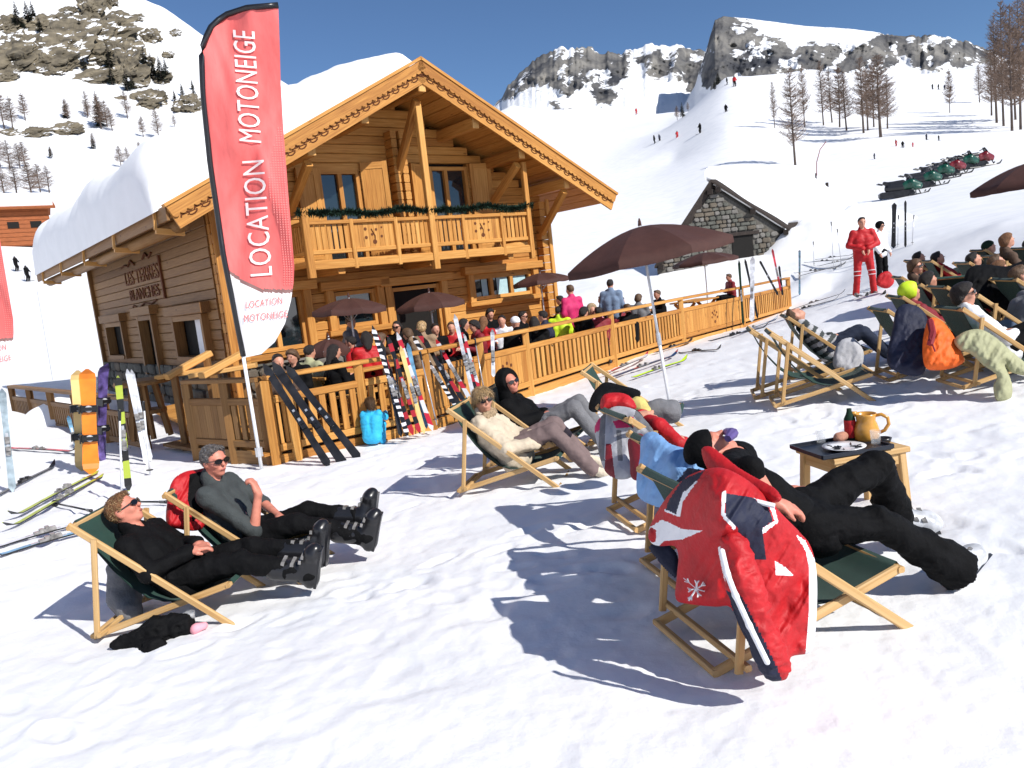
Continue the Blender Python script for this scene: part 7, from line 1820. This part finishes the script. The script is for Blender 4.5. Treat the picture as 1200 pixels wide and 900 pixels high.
for (px, py, ty, lb, wd) in ((932, 194, 84, 'lone slim larch standing lowest on the slope before the others', .95), (943, 148, 80, 'slim larch left of the central clump', .7), (965, 146, 76, 'larch at the left of the central clump', .9), (975, 143, 84, 'larch inside the left part of the central clump', 1), (984, 148, 80, 'larch in the middle of the central clump', 1), (992, 152, 88, 'short larch in the central clump', 1.1),
        (1012, 155, 72, 'tall larch left in the right clump', 1), (1017, 152, 84, 'larch in the right clump behind the tall one', 1), (1032, 160, 70, 'broad larch in front of the right clump', 1.35), (1040, 150, 92, 'short larch at the right of the right clump', 1.1), (1024, 148, 78, 'slender larch between the two broad ones', .9),
        (1113, 132, 84, 'small solitary larch on the open slope', .8), (1148, 120, 78, 'small larch left of the edge group', 1), (1168, 143, 26, 'tall dark larch at the left of the edge group', .8), (1176, 146, 12, 'tallest larch of the edge group', .75), (1186, 152, 16, 'thick trunked larch in the edge group', .8), (1196, 150, 8, 'larch right in the edge group', .8), (1205, 146, 0, 'larch cut by the right edge', .8), (1162, 135, 60, 'shorter larch behind the edge group', .9), (1190, 140, 40, 'larch behind the thick trunked one', .9), (908, 150, 100, 'thin small larch far left of the clumps', .7)):
    tree_at(px, py, ty, lb, wide=wd)
WH = {}
def wh(px, py):
    row = 'high up' if py < 60 else 'among the left cliffs' if py < 125 else 'below the left cliffs' if py < 180 else 'above the orange cabin'
    k = (row, 'fir'); WH[row] = WH.get(row, 0); 
    col = 'at the left edge' if px < 15 else 'near the left edge' if px < 45 else 'over the snowy chalet eave' if px < 90 else 'midway to the flag' if px < 135 else 'toward the red flag' if px < 175 else 'close beside the red flag'
    k = WH[row]; side_ = ('', ', taller', ', shorter')[k % 3]
    s_ = row + ', ' + col
    return s_
# dark firs along the shoulder of the right hill
def fir_mesh(seed):
    rr = random.Random(seed); tr = MB(); cr = MB(); tr.tube([(0, 0, -.05), (0, 0, .5), (0, 0, .97)], [.025, .016, .004], 5)
    for i in range(420):
        t = rr.uniform(.08, .99); R_ = .20 * (1 - t) ** .8 + .012; a = rr.uniform(0, 2 * PI); d = Vector((math.cos(a), math.sin(a), -.35 + rr.gauss(0, .15))).normalized(); rad = R_ * rr.uniform(.35, 1.05)
        c = Vector((0, 0, t)) + d * rad * .45; e = c + d * rad * .6; w = Vector((-math.sin(a), math.cos(a), rr.gauss(0, .25))).normalized() * R_ * rr.uniform(.14, .30)
        cr.add([c - w * .6, c + w * .6, e + w * .5, e + d * rad * .15, e - w * .5], [(0, 1, 2, 3, 4)])
    return tr.mesh('trunk', M['bark'], True), cr.mesh('crown', M['fir'])
FIRS = [fir_mesh(s) for s in (1, 2, 3)]
rr = random.Random(5)
for i in range(13):
    t = i / 12; px = 793 + t * 50 + rr.uniform(-3, 3); py = 137 - t * 44 + rr.uniform(-1, 5)
    tree_at(px, py, py - rr.uniform(9, 17), ('dark fir on the left shoulder of the ski hill, %s' % ('lowest', 'second lowest', 'third from below', 'fourth from below', 'fifth from below', 'sixth from below', 'middle one', 'sixth from above', 'fifth from above', 'fourth from above', 'third from above', 'second highest', 'highest')[i]), group='firs on the shoulder of the hill', pool=FIRS if i % 3 else LARCH, name='fir_tree', wide=1.3)
for (px, py, h_) in ((15, 152, 36), (30, 142, 30), (80, 142, 24), (104, 138, 28), (119, 152, 38), (126, 150, 30), (103, 140, 20), (132, 154, 26), (150, 140, 30), (168, 160, 22), (186, 162, 32), (205, 150, 14), (110, 175, 18), (60, 185, 12), (5, 150, 40)):
    tree_at(px, py, py - h_, 'small bare larch %s' % wh(px, py), group='trees on the left mountain side', wide=1.5)
for (px, py, h_) in ((0, 195, 36), (12, 200, 34), (24, 200, 30), (38, 232, 40), (20, 230, 38), (48, 228, 34), (6, 232, 36), (58, 226, 30), (30, 196, 28), (142, 195, 22), (150, 190, 16), (165, 185, 18)):
    tree_at(px, py, py - h_, 'bare grey larch %s' % wh(px, py), group='trees on the left mountain side', wide=1.7)
for (px, py, h_) in ((22, 34, 30), (34, 30, 26), (40, 26, 22), (62, 48, 16), (96, 46, 22), (106, 52, 18), (130, 84, 30), (128, 40, 18), (144, 48, 16), (172, 88, 32), (180, 92, 28), (190, 98, 30), (196, 94, 24), (150, 108, 26), (156, 106, 20), (214, 112, 14), (228, 116, 16), (60, 185, 14), (110, 175, 16), (78, 140, 22), (118, 150, 40), (132, 100, 22), (100, 84, 16), (48, 40, 18), (140, 36, 14), (205, 118, 12), (226, 106, 12)):
    tree_at(px, py, py - h_, 'small dark fir %s' % wh(px, py), group='firs on the left mountain side', pool=FIRS, name='fir_tree', wide=1.25)
# ---- rock outcrops on the left mountain side
def olive():
    m = mat('olive_rock', (.15, .125, .085), .95, var=.55, scale=.16, bump=.9, bscale=.5); t = m.node_tree; N, L = t.nodes, t.links; p = N['Principled BSDF']
    src = p.inputs['Base Color'].links[0].from_socket; g = N.new('ShaderNodeNewGeometry'); sx = N.new('ShaderNodeSeparateXYZ'); L.new(g.outputs['Normal'], sx.inputs[0]); tc = N.new('ShaderNodeTexCoord'); nz = N.new('ShaderNodeTexNoise'); nz.inputs['Scale'].default_value = .13; nz.inputs['Detail'].default_value = 7; L.new(tc.outputs['Object'], nz.inputs['Vector'])
    a = N.new('ShaderNodeMath'); a.operation = 'MULTIPLY_ADD'; L.new(sx.outputs['Z'], a.inputs[0]); a.inputs[1].default_value = .50; L.new(nz.outputs['Fac'], a.inputs[2]); cr = N.new('ShaderNodeValToRGB'); cr.color_ramp.elements[0].position = .985; cr.color_ramp.elements[1].position = 1.0; L.new(a.outputs[0], cr.inputs['Fac'])
    mx = N.new('ShaderNodeMix'); mx.data_type = 'RGBA'; L.new(cr.outputs['Color'], mx.inputs[0]); L.new(src, mx.inputs[6]); mx.inputs[7].default_value = (.86, .865, .88, 1); L.new(mx.outputs[2], p.inputs['Base Color']); return m
M['olive'] = olive()
OUT_L = ['big olive cliff at the left edge of the left mountain', 'largest olive cliff in the middle of the left mountain', 'olive cliff right of the largest one', 'small dark crag at the top of the left mountain', 'olive crag with firs at the right end of the cliffs', 'narrow rock band below the largest cliff', 'flat olive rock below the right end of the cliffs', 'olive rock just left of the red flag', 'low flat rock in the snow at the far left', 'low flat rock right of the far left one', 'small rock on the open snow near the flag top', 'small rock at the top edge of the left mountain', 'tiny rock on the open snow left of the flag', 'tiny rock touching the skyline left of the flag', 'thin rock strip above the largest cliff', 'tiny rock at the top right of the left mountain', 'broad rock step under the left cliffs', 'dark rock between two cliffs', 'olive rock step at the left edge above the cliffs', 'olive rock step above the largest cliff', 'low rock at the left edge under the cliffs', 'thin rock ledge under the largest cliff', 'olive rock under the crag with firs', 'small olive rock beside the firs near the flag', 'small olive rock under the right crag', 'flat rock close to the chalet snow left of the flag', 'flat rock among the bare larches at the left edge', 'small flat rock below the fir band', 'small rock on the upper snow left of the flag top', 'small rock on the snow halfway to the flag']
def outcrop(px, py, wpx, hpx, seed, label='olive brown rock outcrop among the firs on the left mountain'):
    f = hit(px, py); k = f.y / 906.; n1, n2 = 40, 64; V = []; F_ = []
    for i in range(n1 + 1):
        for j in range(n2):
            th = PI * i / n1; ph = 2 * PI * j / n2; V.append((math.sin(th) * math.cos(ph), math.sin(th) * math.sin(ph), math.cos(th)))
    A = np.array(V); nz_ = fbm(A * 1.7 + seed, 4, seed, ridged=True) * .45 + fbm(A * 3.5 + seed, 5, seed + 3) * .55; A = A * (1 + nz_)[:, None]
    g1 = hit(px, py - hpx * .5); g0 = hit(px, py + hpx * .5); sl = (g1 - g0).normalized()
    rt = Vector((1, 0, 0)) - sl * sl.x; rt.normalize(); no = rt.cross(sl)
    if no.z < 0: no = -no
    ln = (g1 - g0).length * .5
    P = [Vector(f) + rt * (a[0] * wpx * .5 * k) + sl * (a[1] * ln) + no * (a[2] * min(ln * .22, 4)) for a in A]
    for i in range(n1):
        for j in range(n2): j2 = (j + 1) % n2; F_.append((i * n2 + j, (i + 1) * n2 + j, (i + 1) * n2 + j2, i * n2 + j2))
    o = link(bpy.data.objects.new('rock_outcrop', np_mesh('rock_outcrop', P, F_, M['olive'], smooth=False))); tag(o, label, 'rock', 'rock outcrops on the left mountain side')
for i, (px, py, w1, h1) in enumerate(((18, 66, 62, 42), (72, 52, 76, 56), (120, 40, 70, 34), (104, 10, 34, 24), (150, 78, 46, 40), (110, 92, 50, 14), (172, 118, 40, 18), (220, 122, 34, 16), (40, 157, 34, 9), (78, 153, 36, 12), (175, 44, 24, 12), (128, 4, 16, 14), (205, 40, 12, 6), (240, 32, 12, 6), (76, 14, 22, 6), (216, 22, 8, 4), (60, 72, 60, 30), (145, 62, 40, 20), (10, 30, 30, 16), (46, 28, 34, 14), (8, 90, 26, 12), (60, 84, 34, 10), (112, 66, 40, 18), (190, 92, 20, 12), (160, 100, 22, 9), (212, 128, 18, 6), (10, 158, 18, 7), (140, 118, 16, 6), (158, 22, 18, 7), (196, 66, 14, 6))):
    outcrop(px, py, w1 * .86, h1 * .86, i * 7 + 1, OUT_L[i])
# ---- skiers on the slopes
def far_skier(px, py, hpx, jm, tm_, yaw):
    f = hit(px, py); s = hpx / 906. * f.y / 1.75
    if not hasattr(far_skier, 'c'): far_skier.c = {}
    key = (jm, tm_)
    if key not in far_skier.c:
        body = sdf_mesh('person', [cap((0, 0, 1.62), (0, 0, 1.64), .12), cap((0, .1, .9), (.03, .1, 1.4), .15, .17), cap((0, -.1, .9), (.03, -.1, 1.4), .15, .17), cap((0, .22, 1.4), (.2, .32, 1.05), .08, .07), cap((0, -.22, 1.4), (.2, -.32, 1.05), .08, .07), cap((0, .1, .85), (.12, .14, .5), .12, .1), cap((.12, .14, .5), (0, .15, .1), .1, .09), cap((0, -.1, .85), (.12, -.14, .5), .12, .1), cap((.12, -.14, .5), (0, -.15, .1), .1, .09)], .05, .06, [M['haird'], M[jm], M[tm_]], paint=lambda C: np.where(C[:, 2] > 1.5, 0, np.where(C[:, 2] > .9, 1, 2)))
        [MB().box((.1, q * .15, .03), (1.6, .09, .03)).build('ski', M['skiblk'], body) for q in (1, -1)]
        [MB().tube([(.2, q * .33, 1.05), (-.1, q * .45, .05)], .02, 4).build('ski_pole', M['skiblk'], body) for q in (1, -1)]
        far_skier.c[key] = body; o = body
    else: o = copy_tree(far_skier.c[key])
    o.location = f; o.rotation_euler = (0, 0, R(yaw)); o.scale = (s, s, s)
    return o
names = {('black', 'black'): 'distant skier all in black on the ski slope', ('red', 'red'): 'distant skier all in red on the ski slope', ('navy', 'black'): 'distant skier in navy on the ski slope', ('red', 'black'): 'distant skier in red jacket and black trousers on the ski slope'}
for i, (px, py, h_, c) in enumerate(((767, 170, 11, ('black', 'black')), (773, 167, 9, ('navy', 'black')), (794, 163, 9, ('red', 'red')), (821, 157, 12, ('black', 'black')), (851, 133, 10, ('black', 'black')), (861, 102, 12, ('red', 'black')), (742, 133, 7, ('red', 'red')), (746, 134, 7, ('red', 'red')), (737, 132, 6, ('red', 'black')), (1050, 172, 8, ('red', 'red')), (1058, 174, 8, ('black', 'black')), (1070, 173, 6, ('red', 'red')), (1086, 164, 7, ('navy', 'black')), (1100, 165, 6, ('black', 'black')), (1025, 187, 7, ('navy', 'black')), (1093, 105, 6, ('black', 'black')), (1100, 105, 6, ('black', 'black')), (1107, 106, 6, ('navy', 'black')), (1114, 107, 6, ('black', 'black')), (852, 100, 8, ('black', 'black')))):
    o = far_skier(px, py, h_, c[0], c[1], rr.uniform(0, 360)); tag(o, names[c], 'person', 'distant skiers on the slopes')
p1, p2 = hit(20, 318), hit(33, 330)
for (p, lb) in ((p1, 'dark person far off below the orange cabin'), (p2, 'dark person bending in the snow below the orange cabin')):
    o = copy_tree(far_skier.c[('black', 'black')]); o.location = p; o.scale = (1, 1, 1); tag(o, lb, 'person', 'distant people at left')

# things that look alike are told apart by their order from the left
_by = {}
for o in bpy.data.objects:
    if o.parent is None and o.get('group') in ('trees on the left mountain side', 'firs on the left mountain side', 'distant skiers on the slopes'): _by.setdefault(o['label'], []).append(o)
for lb, os_ in _by.items():
    if len(os_) > 1:
        os_.sort(key=lambda o: o.location.x / o.location.y)
        for i, o in enumerate(os_):
            od = ('leftmost', 'second', 'third', 'fourth', 'fifth', 'sixth', 'seventh', 'eighth', 'ninth', 'tenth')[i] + ('' if i == 0 else ' from left')
            o['label'] = od + ' ' + lb
